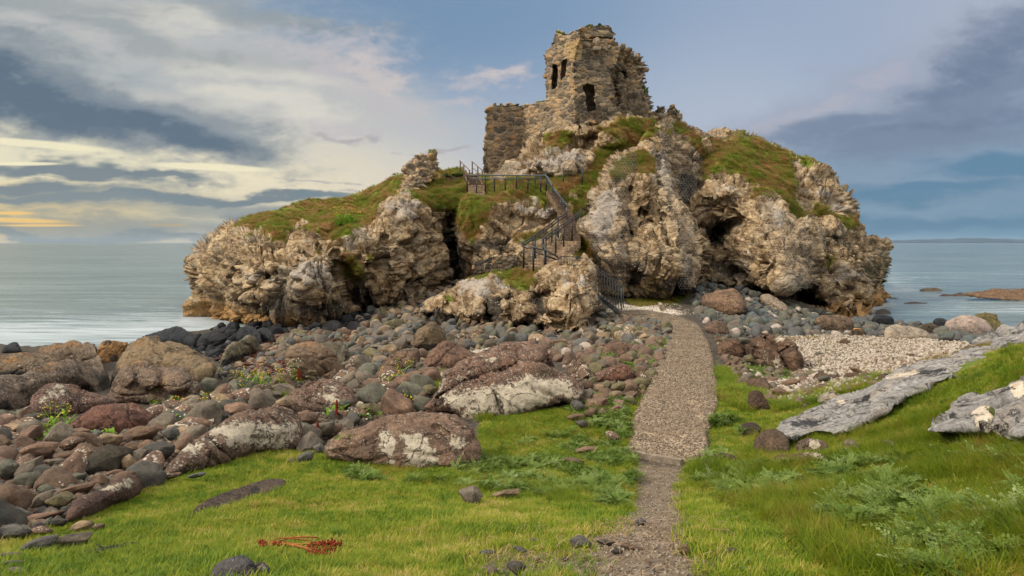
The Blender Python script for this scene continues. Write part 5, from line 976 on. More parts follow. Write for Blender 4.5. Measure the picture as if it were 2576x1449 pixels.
slabrock('rugged knobbly grey outcrop at the far right edge above the grass', [(2510,884),(2518,862),(2530,850),(2528,836),(2545,828),(2560,818),(2600,800),(2650,795),(2660,900),(2600,905),(2560,895),(2530,888)], [(2515,885,12.6),(2540,830,13.4),(2640,810,13),(2640,890,11.8),(2570,885,12)], 1.5, .35, 7, dict(dark=[([(2520,850),(2576,860),(2576,890),(2530,880)], 20)]), amp=.4)
slabrock('low pale rock between shingle and the long slab on the right', [(2325,898),(2335,880),(2360,872),(2400,868),(2440,872),(2470,880),(2465,892),(2420,898),(2370,912),(2335,912)], [(2330,905,16.5),(2460,890,15.5),(2400,870,18),(2340,880,18)], 1.0, .12, 9, dict(pale=[([(2330,870),(2470,870),(2460,900),(2340,910)], 30)]))
slabrock('small ledge of grey rock on the shingle just left of the far right outcrop', [(2440,866),(2450,852),(2475,842),(2505,836),(2530,842),(2528,858),(2500,866),(2470,872)], [(2450,868,19),(2520,860,17),(2480,842,20.5)], 1.0, .12, 11, dict(dark=[([(2440,860),(2470,862),(2460,872)], 8)]))
boulder('squat pale stone half buried in the bank below the long slab', [(2195,1125),(2202,1112),(2220,1104),(2240,1106),(2252,1118),(2245,1132),(2215,1134)], (.27, .2, .15), .3, .6, seed=60)
boulder('tuft topped grey stone at the left foot of the right bank slabs', [(2118,1122),(2126,1110),(2142,1104),(2158,1112),(2168,1128),(2150,1136),(2128,1132)], (.2, .165, .12), .1, .5, seed=61)
# reefs in the bay at the right
for k, (lb, pl, c, hh) in enumerate([('long low brown reef at the right edge of the bay', [(2425,742),(2445,735),(2475,731),(2510,727),(2540,726),(2570,728),(2640,730),(2680,750),(2600,757),(2540,752),(2480,748)], (.2, .115, .055), 1),
    ('small weedy reef farthest out in the bay', [(2310,728),(2325,725),(2345,723),(2362,726),(2374,731),(2350,734),(2325,732)], (.13, .1, .05), 1),
    ('pair of tiny reef heads left of the long reef', [(2360,744),(2375,738),(2390,741),(2402,739),(2405,744),(2385,747)], (.11, .065, .04), 1),
    ('brown reef rocks joining the left end of the long reef', [(2398,741),(2412,735),(2425,738),(2440,740),(2432,746),(2410,745)], (.11, .07, .045), 1),
    ('low weedy reef in the middle of the bay', [(2270,763),(2285,760),(2310,759),(2336,762),(2330,766),(2290,766)], (.07, .05, .035), 1),
    ('brown weedy rock at the water below the cave', [(2200,788),(2206,780),(2220,776),(2236,780),(2243,788),(2225,792)], (.06, .042, .03), 1),
    ('dark pointed rock at the water left of the weedy rock', [(2160,794),(2166,784),(2178,781),(2190,787),(2196,796),(2178,798)], (.04, .032, .03), 1),
    ('nearly submerged reef at the left of the bay', [(2235,750),(2250,748),(2262,750),(2258,753),(2240,753)], (.05, .04, .035), 1)]):
    bot = max(p[1] for p in pl); d = F*CZ/(bot-1.5-HY)
    boulder(lb, pl, c, .05, 3.0, seed=70+k, db=d, bul=.1, drop=2, K=1.5, rough=1.2, name='reef', cat='reef', wet=.6)
# ------------------------------------------------------------------ loose stones
def mat_cobble():
    m = NT('cobble_stone'); oc = m.obj(); oi = m.n('ShaderNodeObjectInfo'); off = m.vmath('ADD', oc, m.vmath('SCALE', (31, 17, 5), oi.outputs['Random']))
    n1 = m.noise(off, 1.1, 4, .6); n2 = m.noise(off, 6, 5, .7)
    c = m.mix(1.0, oi.outputs['Color'], m.ramp(n1, [(.3, (.6, .6, .6)), (.7, (1.3, 1.2, 1.05))]), 'MULTIPLY')
    c = m.mix(1.0, c, m.ramp(n2, [(.3, .55), (.7, 1.4)]), 'MULTIPLY')
    v = m.vor(off, 4.2); zone = m.ss(m.math('ADD', m.noise(off, .9, 3), m.math('MULTIPLY', oi.outputs['Alpha'], .5)), .66, 1.0)
    c = m.mix(m.math('MULTIPLY', m.math('LESS_THAN', v.outputs[0], m.math('MULTIPLY', zone, .42)), .8), c, (.5, .46, .38))
    return m.out(c, .82, m.bump(m.math('ADD', n2, n1), .5, .03), .35)
M['cobble'] = mat_cobble()
def stone_mesh(name, seed, sub=4, planes=5, ang=.5, mat=None, flat=1.0):
    bm = bmesh.new(); bmesh.ops.create_icosphere(bm, subdivisions=sub, radius=1.0)
    V = np.array([v.co[:] for v in bm.verts]); Fc = [[v.index for v in f.verts] for f in bm.faces]; bm.free()
    r = np.random.default_rng(seed)
    for k in range(planes):
        n = r.normal(size=3); n /= np.linalg.norm(n); h = r.uniform(.38, .85); d = V@n
        V = V-np.outer(np.maximum(d-h, 0)*ang, n)
    V = V*(1+.2*fbm(V*.9+seed, 2, seed)[:, None]+.06*fbm(V*2.6+seed, 4, seed+2)[:, None])
    V = V*(1, 1, flat); V /= np.abs(V).max(0); return V, np.array(Fc)
STM = []
for k in range(8):
    V, Fc = stone_mesh('cobble', 100+k, 4, 6, .7 if k < 4 else .97); o = mesh_obj('cobble', V, Fc, M['cobble'], center=False, link=False); STM.append(o.data)
BIG = []
for k in range(6):
    V, Fc = stone_mesh('cobble', 200+k, 5, 7, .6 if k < 3 else .92); o = mesh_obj('cobble', V, Fc, M['cobble'], center=False, link=False); BIG.append(o.data)
def stone(label, cx, cy, w, h, rot=0, clr='grey', speck=.15, ang=0, d=None, thick=.85, name='cobble', cat='stone', group=None, yaw=None):
    if d is None: d = float(hit(cx, min(cy+h*.5, 1448))[0, 1])
    c = P(cx, cy, d); u = d/F
    a = math.atan((cy-HY)/F); q = Euler((a*-1+0, 0, 0)).to_matrix()@Euler((0, -math.radians(rot), 0)).to_matrix()
    me = BIG[(abs(hash((cx, cy))) % 3)+(3 if ang else 0)]
    o = bpy.data.objects.new(name, me); COL.objects.link(o); o.location = Vector(c)
    o.rotation_euler = q.to_euler(); o.scale = (w/2*u, math.sqrt(w*h)/2*u*thick, h/2*u)
    cc = CLR[clr] if isinstance(clr, str) else clr; j = 1+.12*math.sin(cx*1.3+cy); o.color = (cc[0]*j, cc[1]*j, cc[2]*j, speck); tag(o, label, cat, group); return o
ST = [
 ('round reddish brown stone left of the big dark oval boulder',104,1130,98,62,0,'red',.25,0), ('brown egg shaped stone at the left edge above the grass',48,1247,90,55,-4,'brown',.05,0),
 ('round greenish grey stone cut by the left edge of the picture',18,1184,62,58,0,'green',.05,0), ('flat topped bluish slate stone at the left edge',27,1136,60,34,0,'blue',.05,1),
 ('dark rounded stone between the egg shaped stones on the left',111,1184,58,34,0,'dark',0,0), ('small grey stone above the dark rounded stone',143,1161,46,28,-8,'grey',0,0),
 ('brown long stone right of the round reddish one',168,1151,64,32,8,'brown',0,0), ('flecked grey stone below the round reddish one',88,1168,58,28,12,'grey',.5,0),
 ('olive grey oblong stone beneath the big dark oval boulder',189,1205,68,30,12,'green',.05,0), ('angular greenish stone above the two tone lichen boulder',145,1260,80,48,10,'olive',.05,1),
 ('tall brownish stone leaning between the egg stone and the angular stone',109,1256,62,54,30,'grey',.05,0), ('smooth dark stone at the left edge below the egg stone',38,1297,82,46,4,'slate',.05,0),
 ('very long low reddish stone pointing to the lawn at the left edge',78,1308,165,26,15,'red',.3,0), ('dark oval stone under the long reddish stone',34,1338,84,42,3,'slate',.05,0),
 ('flat purplish stone with pale specks beside the dark oval',104,1335,56,26,0,'red',.5,0), ('small cracked dark stone by the lawn edge',150,1311,44,28,10,'dark',0,1),
 ('dark rounded stone sunk in the lawn at lower left',104,1367,98,54,12,'slate',0,0), ('long grey stone split by a dark crack at lower left',168,1363,118,46,24,'grey',.1,1),
 ('pale grey stone touching the top of the split stone',205,1324,58,30,20,'tan',.05,0), ('little brown stone alone in the lawn right of the split stone',249,1327,34,20,15,'brown',.4,0),
 ('long reddish slab above the angular greenish stone',194,1229,122,34,12,'red',.25,0), ('small round greenish stone under the long reddish slab',117,1231,46,28,0,'green',0,0),
 ('grey green stone blurred at the left edge in the grass',21,1397,76,26,0,'grey',0,0), ('low stone half sunk in grass in the lower left corner',32,1416,66,24,0,'green',0,0), ('last flat stone in the lower left corner',40,1438,74,24,0,'grey',0,0),
 ('black brown lumpy stone left of the sheeted boulder',402,1138,86,54,4,'dark',.05,0), ('reddish stone peeking from behind the black brown lumpy one',374,1126,56,42,0,'red',.15,0),
 ('brown stone with a bent back above the black brown one',352,1091,88,42,14,'brown',.1,0), ('tan three cornered stone above the big dark oval boulder',280,1103,62,46,15,'tan',.1,1),
 ('squat brown stone right of the tan cornered one',338,1124,52,30,0,'brown',.05,0), ('speckled reddish stone at the root of the leafy clump',202,1091,58,30,5,'red',.4,0), ('small blue grey oval stone near the leafy clump',244,1093,30,24,0,'blue',.05,0),
 ('red brown stone with a pale ridge next to the round reddish one',181,1114,62,34,18,'red',.5,0), ('dark bluish stone with a sharp top edge in the upper cobbles',428,1089,56,42,0,'slate',.1,1),
 ('stone with a netted white lichen crown at the left edge',31,1100,62,28,10,'red',1.0,0), ('reddish stone beneath the big dark oval boulder to its right',290,1190,44,30,0,'red',.05,0), ('leaning brown stone right of the big dark oval boulder',308,1202,64,34,25,'brown',.05,0),
 ('upright tan stone wedged beside the big dark oval boulder',322,1160,40,48,60,'tan',.1,0), ('pinkish lichened stone at the tail of the sheeted boulder',384,1170,40,26,20,'pale',.6,0),
 ('lichened flat stone sunk in the lawn under the sheeted boulder',430,1196,66,18,8,'red',.8,0), ('flat blue grey stone sunk in the lawn right of the lichened flat stone',498,1194,52,15,8,'blue',.1,0),
 ('four sided grey stone alone on the lawn left of the silverweed',1179,1246,72,56,-6,'grey',.05,1), ('flat tilted grey stone right of the four sided one',1272,1242,74,28,18,'tan',.05,1),
 ('dark rounded stone on the bare patch near the bottom middle',1461,1364,60,36,-14,'slate',.05,0), ('grey pebble left of the dark rounded stone on the bare patch',1346,1361,30,17,0,'grey',0,0),
 ('flat black stone on the bare patch further left',1311,1386,42,18,-20,'slate',0,0), ('dark flat stone leftmost on the bare patch',1228,1393,46,20,0,'slate',.1,0), ('long low stone at the left verge of the dirt track',1525,1366,52,16,-5,'dark',0,0),
 ('brown stone under the long low one at the track verge',1552,1386,34,16,0,'dark',0,0), ('small dark stone between the bare patch stones',1422,1405,22,13,0,'slate',0,0), ('small brown stone left of the small dark one',1351,1409,22,13,0,'brown',0,0),
 ('rounded grey stone near the bottom edge left of centre',1238,1437,32,28,0,'grey',0,0), ('lumpy dark grey stone at the bottom edge near the middle',1299,1430,52,36,-8,'dark',.05,0), ('flat brown stone strip lying at the track edge',1590,1377,66,14,-10,'brown',.05,0),
 ('grey round stone in the grass between sheeted and broad boulders',772,1148,44,40,0,'slate',.1,0), ('low olive stone left of the grey round one',732,1160,34,22,15,'olive',.05,0), ('dark stone squeezed behind the grey round one',800,1128,34,30,0,'slate',.05,1),
 ('grey pebble shaped boulder resting against the stack boulder',867,1014,40,24,6,'green',.05,0), ('angular olive stone right of the stack boulder',931,1029,58,42,12,'olive',.05,1), ('white quartz like stone beside the angular olive stone',902,1020,26,22,30,'white',.05,1),
 ('blue black stone by the right foot of the huge layered boulder',1454,1024,40,32,-20,'slate',.1,0), ('grey speckled round stone at the path margin left side',1550,993,42,34,0,'tan',.3,0), ('brown rounded stone above the grey speckled one',1559,971,46,32,8,'olive',.1,0),
 ('brown stone touching the right end of the huge layered boulder',1476,970,34,30,0,'brown',.05,0), ('pale mauve stone right of the touching brown stone',1507,976,32,24,20,'tan',.15,0), ('round olive stone left of the huge layered boulder',1082,984,38,34,0,'olive',.05,0),
 ('purplish dark stone in the silverweed left of the path',1452,1048,52,26,0,'brown',.05,0), ('round dark brown stone right of the purplish one',1490,1040,36,30,25,'brown',.05,0), ('craggy black brown stone below the purplish one',1462,1066,40,26,0,'dark',.1,1),
 ('lichen tipped stone half hidden in silverweed by the path',1540,1100,40,28,-20,'red',.9,0), ('brown stone in the silverweed under the lichen tipped one',1480,1132,66,30,0,'red',.15,0), ('low brown stone sunk deeper in the same silverweed',1445,1162,56,22,-8,'brown',.3,0),
 ('single grey pebble on the dirt track',1611,1312,30,20,0,'slate',0,0), ('rounded brown pebble on the bare ground right of the track',1722,1382,38,26,-8,'brown',.05,0), ('flat grey stone in the grass right of the bare ground',1841,1389,50,26,-8,'dark',.05,0), ('flat small stone above the rounded brown pebble',1756,1364,28,12,-10,'grey',0,0),
 ('dark stone at the bottom edge right of centre',1882,1432,62,20,-10,'slate',.1,0), ('dark green round pebble alone on the white shingle',2060,892,20,16,0,'green',0,0), ('round brown stone at the back right of the shingle',2295,898,24,18,0,'brown',.05,0), ('brown stone at the back left of the shingle',2125,860,30,20,-10,'brown',.05,0),
 ('pale pinkish stone on the gravel just left of the far path bend',1664,771,24,22,-20,'pale',.2,1), ('oval grey green stone in front of the humped lichen stone',2075,951,40,20,5,'green',.05,0), ('brown stone in the shingle below the humped lichen stone',2066,976,46,24,10,'brown',.05,0), ('brown stone left of the one below the humped stone',1990,965,56,22,10,'brown',.1,0),
 ('grey stone sunk in the grass beside the path corner',1820,1172,40,16,0,'grey',.05,0), ('wet looking brown round stone right of the blunt scratched boulder',1965,990,46,26,-10,'brown',.1,0), ('flat tan slab balanced on the brown stone at the shingle edge',2151,930,36,16,-8,'tan',.1,1),
 ('greenish long stone leaning on the great fissured boulder',1888,904,24,30,50,'olive',.05,0), ('dark brown stone at the foot of the great fissured boulder',1908,916,38,26,10,'brown',.05,0), ('greenish stone lying on the brown boulder by the path bend',1874,856,34,24,-20,'green',.05,0),
 ('white veined pebble lying on the cobbles at the left',341,1141,22,12,0,'white',.3,1), ('tan broad stone beside the yellow flowers in the left middle',711,1110,40,24,0,'grey',.1,0), ('low tan boulder in the yellow flower clump left of the stack boulder',712,1012,52,34,10,'tan',.15,1),
 ('purple brown rounded stone right of the sheeted boulder',772,1050,56,40,0,'red',.2,0), ('tan flat sided stone right of the purple brown one',808,1078,76,52,30,'grey',.15,1), ('reddish boulder with a white patch behind the broad smooth boulder',835,1080,72,40,10,'red',.5,0)]
STOPS = []
for s in ST:
    dd = {'flat tan slab balanced on the brown stone at the shingle edge': 15.9}.get(s[0])
    if 'leaning on the great' in s[0] or 'lying on the brown boulder' in s[0]: dd = float(hit(s[1], 925)[0, 1])-.2 if 'leaning' in s[0] else 19.6
    if any(k in s[0] for k in ('dark rounded stone between', 'flecked grey', 'with a pale ridge', 'pinkish lichened', 'grey pebble shaped', 'oval grey green', 'white veined', 'tan broad', 'low tan boulder', 'leaning brown stone', 'lichened flat stone')): dd = float(hit(s[1], min(s[2]+s[4]*.5, 1448))[0, 1])*.955
    stone(s[0], s[1], s[2], s[3], s[4], s[5], s[6], s[7], s[8], d=dd)
# the little stone stacks
d0 = float(hit(780, 1040)[0, 1])
for lb, cx, cy, w_, h_, r_, c_ in [('lowest and roundest stone of the little stack on the lichen boulder', 780, 971, 28, 22, 0, 'brown'), ('middle stone of the little stack on the lichen boulder', 781, 950, 27, 15, 4, 'olive'), ('top wedge shaped stone of the little stack on the lichen boulder', 785, 935, 22, 14, 20, 'olive')]:
    stone(lb, cx, cy, w_, h_, r_, c_, .05, 1, d=d0+.55)
d1 = float(hit(997, 862)[0, 1])
for k, (cy, w_, h_, wd) in enumerate([(857, 20, 7, 'bottom'), (851, 16, 7, 'second'), (845, 12, 6, 'third'), (840, 7, 5, 'top')]): stone(f'{wd} stone of the small pale cairn among the grey cobbles', 997, cy, w_, h_, 3, 'green', .1, 0, d=d1)
stone('small orange flat stone on the brown block behind the great fissured boulder', 2157, 827, 22, 6, 0, (.5, .25, .12), 0, 0, d=float(hit(2157, 853)[0, 1])+.2)
stone('green pebble sitting on the wide cracked boulder right of the path', 2086, 789, 16, 10, 0, 'green', 0, 0, d=float(hit(2086, 834)[0, 1])+.6)
stone('pale angular stone perched on the great fissured boulder', 1925, 838, 22, 14, 0, 'pale', .3, 1, d=float(hit(1940, 930)[0, 1])+1.0)

# random cobbles by zone
PAL = dict(brownmix=[('grey', 3), ('brown', 4), ('red', 3), ('dark', 2), ('green', 2), ('tan', 1)], brown=[('brown', 4), ('red', 3), ('olive', 2), ('grey', 2), ('pale', 1)],
           grey=[('grey', 5), ('green', 3), ('slate', 3), ('tan', 3), ('olive', 2), ('brown', 3)], green=[('green', 5), ('slate', 3), ('blue', 2), ('grey', 2), ('pale', 1)], black=[('black', 6), ('slate', 1)], white=[('white', 5), ('pale', 4), ('tan', 3), ('grey', 1)])
CNAME = dict(grey='grey', brown='brown', red='reddish', dark='dark', green='greenish', tan='tan', olive='olive', pale='pale', slate='slate dark', blue='bluish', black='black wet', white='white')
ZN = [('in the cobble field left of the lawn', [(-420,1050),(60,1040),(160,1095),(300,1092),(390,1060),(560,1010),(700,1040),(760,1060),(830,1060),(920,1050),(950,1045),(860,1090),(800,1110),(830,1150),(760,1140),(700,1010),(560,1060),(430,1160),(390,1200),(360,1225),(230,1295),(60,1355),(-420,1390)], .06, .3, 'brownmix', 6400),
      ('between the flowers and the lichen boulders', [(380,1010),(500,985),(560,1000),(720,960),(900,930),(1060,925),(1110,930),(1070,1010),(1060,1040),(900,1060),(700,1040),(620,1030),(520,1085),(380,1070)], .05, .4, 'brownmix', 2600),
      ('in the grey stones behind the big boulders', [(690,905),(720,850),(870,838),(930,790),(985,755),(1130,728),(1150,740),(1070,780),(1080,805),(1180,822),(1340,828),(1400,850),(1500,845),(1560,830),(1640,835),(1660,860),(1500,880),(1400,875),(1290,862),(1180,885),(1060,925),(880,935),(840,935)], .07, .38, 'grey', 4800),
      ('in the brown stones between the huge layered boulder and the path', [(1330,870),(1500,870),(1670,858),(1665,885),(1645,940),(1610,1000),(1560,1040),(1480,1060),(1440,1020),(1470,990),(1440,945),(1400,905)], .06, .25, 'brown', 2300),
      ('left of the path near the metal stairs', [(1508,790),(1560,800),(1640,812),(1684,835),(1672,862),(1560,835),(1510,830)], .1, .28, 'grey', 600),
      ('in the grey green cobbles below the right cliff', [(1740,775),(1760,715),(1900,738),(1990,770),(2060,788),(2150,810),(2200,800),(2400,812),(2540,832),(2545,846),(2440,866),(2330,858),(2200,852),(2100,846),(1990,850),(1880,850),(1830,850),(1795,845),(1765,810)], .09, .38, 'green', 4200),
      ('along the right verge of the path', [(1798,850),(1880,862),(2012,936),(2110,962),(2235,935),(2230,965),(2120,990),(2010,1030),(1960,1020),(1890,1000),(1850,955),(1822,905)], .05, .17, 'brown', 1500),
      ('in the black wet rocks below the left cliff', [(300,905),(480,850),(560,828),(700,818),(840,808),(960,775),(930,815),(870,842),(740,835),(690,860),(600,880),(560,930),(540,900),(400,860)], .12, .42, 'black', 900),
      ('among the wet stones beside the seaweed', [(540,925),(700,830),(760,830),(870,840),(720,900),(700,950),(560,960)], .08, .22, 'grey', 420)]
SOLID = [PATH]
def zone_sample(poly, n, zmin=.02):
    pl = np.array(poly, float); w = hit(np.clip(pl[:, 0], -430, 2650), np.clip(pl[:, 1], 690, 1449)); a = np.arctan2(w[:, 0], w[:, 1]); r = np.hypot(w[:, 0], w[:, 1])
    out = []; tot = 0; tries = 0
    while tot < n and tries < 40:
        A = rng.uniform(a.min()-.01, a.max()+.01, n*2); R = np.sqrt(rng.uniform(r.min()**2*.9, r.max()**2*1.1, n*2)); x = R*np.sin(A); y = R*np.cos(A); z = ground_z(x, y)
        q = np.stack([x, y, z], -1); sx, sy = toscreen(q); k = inpoly(sx, sy, poly) & ~inpoly(sx, sy, PATH) & (z > zmin); out.append(q[k]); tot += k.sum(); tries += 1
    return np.concatenate(out)[:n]
ALL = []
BOX = [(o.min(0), o.max(0), smooth_poly(o, 1)) for o in OUTL]+[(np.array([s[1]-s[3]*.5, s[2]-s[4]*.5]), np.array([s[1]+s[3]*.5, s[2]+s[4]*.5]), None) for s in ST]
def clear(q, r):          # keep loose stones off the individually built ones
    sx, sy = toscreen(q); sy = sy-r/np.maximum(q[:, 1], 1)*F*.4; k = np.ones(len(q), bool)
    for lo, hi, pl in BOX:
        m = (sx > lo[0]) & (sx < hi[0]) & (sy > lo[1]-4) & (sy < hi[1]+r/np.maximum(q[:, 1], 1)*F*.55)
        if not m.any(): continue
        if pl is None:
            c = (lo+hi)/2; h = (hi-lo)/2; k &= ~(m & (((sx-c[0])/h[0])**2+((sy-c[1])/(h[1]+r/q[:, 1]*F*.4))**2 < 1))
        else:
            i = np.where(m)[0]; k[i[polydist(sx[i], sy[i], pl) > -r[i]/q[i, 1]*F*.3]] = False
    return k
for (phrase, poly, r0, r1, pal, n) in ZN:
    q = zone_sample(poly, n*3, -.15 if pal == 'black' else .02); r = r0+(r1-r0)*rng.random(len(q))**(2.9 if r1 < .31 else 4.5); kk = clear(q, r); q = q[kk]; r = r[kk]; o_ = np.argsort(-r); q = q[o_]; r = r[o_]
    cell = {}; keep = []; g = r1*2
    for i in range(len(q)):
        ci, cj = int(q[i, 0]//g), int(q[i, 1]//g); ok = True
        for a in (-1, 0, 1):
            for b in (-1, 0, 1):
                for j in cell.get((ci+a, cj+b), ()):
                    if (q[i, 0]-q[j, 0])**2+(q[i, 1]-q[j, 1])**2 < (.8*(r[i]+r[j]))**2: ok = False; break
                if not ok: break
            if not ok: break
        if ok:
            cell.setdefault((ci, cj), []).append(i); keep.append(i)
            if len(keep) >= n: break
    names = [p[0] for p in PAL[pal]]; ww = np.array([p[1] for p in PAL[pal]], float); ww /= ww.sum(); cs = rng.choice(len(names), len(keep), p=ww)
    for i, c in zip(keep, cs): ALL.append((r[i]/q[i, 1], q[i], r[i], names[c], phrase, pal))
ALL.sort(key=lambda t: -t[0])
app = 0; rest = []
for (ap, q, r, c, phrase, pal) in ALL:
    sx, sy = toscreen(q); hid = any(inpoly(np.array([sx]), np.array([sy-4]), b)[0] for b in ([(1064,1022),(1112,945),(1240,880),(1371,877),(1469,998),(1220,1050)], [(420,1190),(570,1045),(740,1045),(757,1125)], [(830,1150),(860,1090),(1050,1040),(1190,1060),(1210,1150)]))
    if app < 215 and -20 < sx < 2596 and sy < 1460 and not hid:
        o = bpy.data.objects.new('cobble', STM[int(rng.integers(0, 8))]); COL.objects.link(o)
        fl = rng.uniform(.5, .85); asp = rng.uniform(.7, 1.0); o.scale = (r, r*asp, r*fl); o.rotation_euler = (rng.normal()*.45, rng.normal()*.45, rng.uniform(0, 6.28)); o.location = (q[0], q[1], q[2]+r*fl*.45)
        cc = CLR[c]; j = rng.uniform(.8, 1.2); o.color = (cc[0]*j, cc[1]*j, cc[2]*j, rng.uniform(.1, .9)*(c in ('red', 'brown', 'tan')))
        lb = f'rounded {CNAME[c]} cobble {phrase}'; tag(o, lb, 'cobble', lb); app += 1
    else: rest.append((q, r, pal))
def palette_sources(pal, sub=3, n=5):
    names = PAL[pal]; tot = sum(p[1] for p in names); st = []; a = 0
    for nm, wt in names: st.append((a/tot, CLR[nm])); a += wt
    mt = mat_pebbles('pebbles_'+pal, st); out = []
    for k in range(n):
        V, Fc = stone_mesh('p', 300+k*7+len(pal), sub, 6, .8); out.append(mesh_obj('pebble_'+pal, V, Fc, mt, center=False, link=False))
    return out
SRC = {p: palette_sources(p) for p in PAL}
SRC['gravel'] = None
LBL = dict(brownmix='mass of smaller brown and grey cobbles filling the left beach', brown='mass of smaller brown stones beside the path', grey='mass of smaller grey cobbles behind the big boulders', green='mass of smaller grey green cobbles below the right cliff', black='mass of small black wet stones at the left shore', white='scatter of white pebbles and chips')
for pal in ('brownmix', 'brown', 'grey', 'green', 'black'):
    L = [t for t in rest if t[2] == pal]; q = np.array([t[0] for t in L]); r = np.array([t[1] for t in L])
    # fine filler between the cobbles
    for (phrase, poly, r0, r1, p2, n) in ZN:
        if p2 == pal: z = zone_sample(poly, int(n*1.6)); q = np.r_[q, z]; r = np.r_[r, rng.uniform(.025, .07, len(z))]
    fl = rng.uniform(.5, .9, len(r)); q = q.copy(); q[:, 2] += r*fl*.4
    scatter('cobbles', LBL[pal], 'cobbles', q, np.stack([rng.normal(size=len(r))*.5, rng.normal(size=len(r))*.5, rng.uniform(0, 6.28, len(r))], -1), np.stack([r, r*rng.uniform(.65, 1, len(r)), r*fl], -1), SRC[pal])
q = zone_sample(PATH[:13]+PATH[13:], 10) if False else None
PAL['gravel'] = [('grey', 3), ('tan', 7), ('pale', 2), ('brown', 2), ('slate', 1)]; SRC['gravel'] = palette_sources('gravel', 2)
PATH_, PATH = PATH, [(0, 0), (1, 0), (0, 1)]
q1 = zone_sample(PATH_, 16000); PATH = PATH_; q1[:, 2] += .075; q2 = np.r_[zone_sample(TRACK, 2600), zone_sample(TRACK2, 1500)]
r = np.r_[rng.uniform(.006, .02, len(q1)), rng.uniform(.004, .014, len(q2))]; q = np.r_[q1, q2]; n = len(q)
scatter('gravel', 'loose gravel strewn over the path and the dirt track', 'gravel', q, rng.uniform(-3, 3, (n, 3)), np.stack([r, r*.8, r*.6], -1), SRC['gravel'])
W = [zone_sample(SHING, 9000), zone_sample([(1500,790),(1560,762),(1690,760),(1760,790),(1690,797),(1560,784)], 500), zone_sample([(1420,840),(1480,812),(1560,826),(1590,860),(1480,852)], 600), zone_sample([(1140,905),(1200,872),(1290,858),(1335,868),(1230,895),(960,970),(870,955),(900,925),(1000,905)], 1400),
     zone_sample([(1400,860),(1700,840),(1660,960),(1560,1020),(1450,960)], 500), zone_sample([(1760,770),(1900,740),(2500,830),(2440,862),(2000,850),(1800,850)], 700), zone_sample([(1950,935),(2240,930),(2180,990),(1960,1025)], 1200), zone_sample(TRACK, 500), zone_sample([(1200,1340),(1850,1320),(1900,1449),(1150,1449)], 160)]
q = np.concatenate(W); n = len(q); r = rng.uniform(.018, .05, n); r[:9000] = rng.uniform(.03, .075, 9000); r[-660:] = rng.uniform(.004, .010, 660); q[:, 2] += .06*(np.arange(n) < 9000)+r*.2
scatter('white_pebbles', LBL['white'], 'pebbles', q, rng.uniform(-3, 3, (n, 3)), np.stack([r, r*rng.uniform(.6, 1, n), r*.6], -1), SRC['white'])
# ------------------------------------------------------------------ steps, railings, netting
def tubes(paths, r, sides=6):
    """list of polylines -> verts, faces"""
    V = []; Fc = []
    for pts in paths:
        pts = [Vector(p) for p in pts]; base = len(V)
        for i, p in enumerate(pts):
            t = (pts[min(i+1, len(pts)-1)]-pts[max(i-1, 0)]).normalized(); a = t.cross(Vector((0, 0, 1)) if abs(t.z) < .95 else Vector((1, 0, 0))).normalized(); b = t.cross(a)
            for k in range(sides):
                an = 2*math.pi*k/sides; V.append(p+(a*math.cos(an)+b*math.sin(an))*r)
        for i in range(len(pts)-1):
            for k in range(sides): Fc.append((base+i*sides+k, base+i*sides+(k+1) % sides, base+(i+1)*sides+(k+1) % sides, base+(i+1)*sides+k))
        Fc.append(tuple(base+k for k in range(sides))[::-1]); Fc.append(tuple(base+(len(pts)-1)*sides+k for k in range(sides)))
    return np.array([v[:] for v in V]), Fc
def child(root, name, V, Fc, mat, smooth=True):
    o = mesh_obj(name, np.asarray(V)-np.array(root.location), Fc, mat, parent=root, smooth=smooth); return o
def boxv(c, sx, sy, sz, yaw=0, bev=.012):
    bm = bmesh.new(); bmesh.ops.create_cube(bm, size=1.0); bmesh.ops.scale(bm, vec=(sx, sy, sz), verts=bm.verts)
    if bev: bmesh.ops.bevel(bm, geom=bm.edges[:], offset=bev, segments=1, affect='EDGES')
    bmesh.ops.rotate(bm, matrix=Matrix.Rotation(yaw, 3, 'Z'), verts=bm.verts); bm.verts.index_update()
    V = np.array([v.co[:] for v in bm.verts])+np.array(c); Fc = [[v.index for v in f.verts] for f in bm.faces]; bm.free(); return V, Fc
def flight(label, a, b, n, width, mat='step', name='stone_stairs', yoff=0):
    A = P(*a); B = P(*b); root = empty(name, tuple(A)); tag(root, label, 'stairs'); d = B-A; yaw = math.atan2(d[1], d[0])-math.pi/2
    run = math.hypot(d[0], d[1])/n
    for i in range(n):
        c = A+d*(i+.5)/n; V, Fc = boxv((c[0], c[1], c[2]-.2), width*(1+.05*math.sin(i*2.1)), run*1.35, .4+.02*math.sin(i*3.3), yaw+.04*math.sin(i*1.7), .02)
        child(root, 'step', V, Fc, M[mat], False)
    return root
flight('bottom flight of worn stone steps rising behind the outcrop', (1350, 672, 33.6), (1434, 604, 38.4), 9, 1.25)
flight('middle flight of stone steps climbing to the left beside the netting', (1442, 598, 39.0), (1420, 526, 42.4), 11, .85, 'stepd')
flight('upper flight of stone steps below the terrace', (1415, 520, 42.8), (1388, 478, 45.2), 8, .7, 'stepd')
flight('short run of tan steps below the wooden stairs', (1199, 490, 45.3), (1199, 464, 46.8), 5, 1.1)
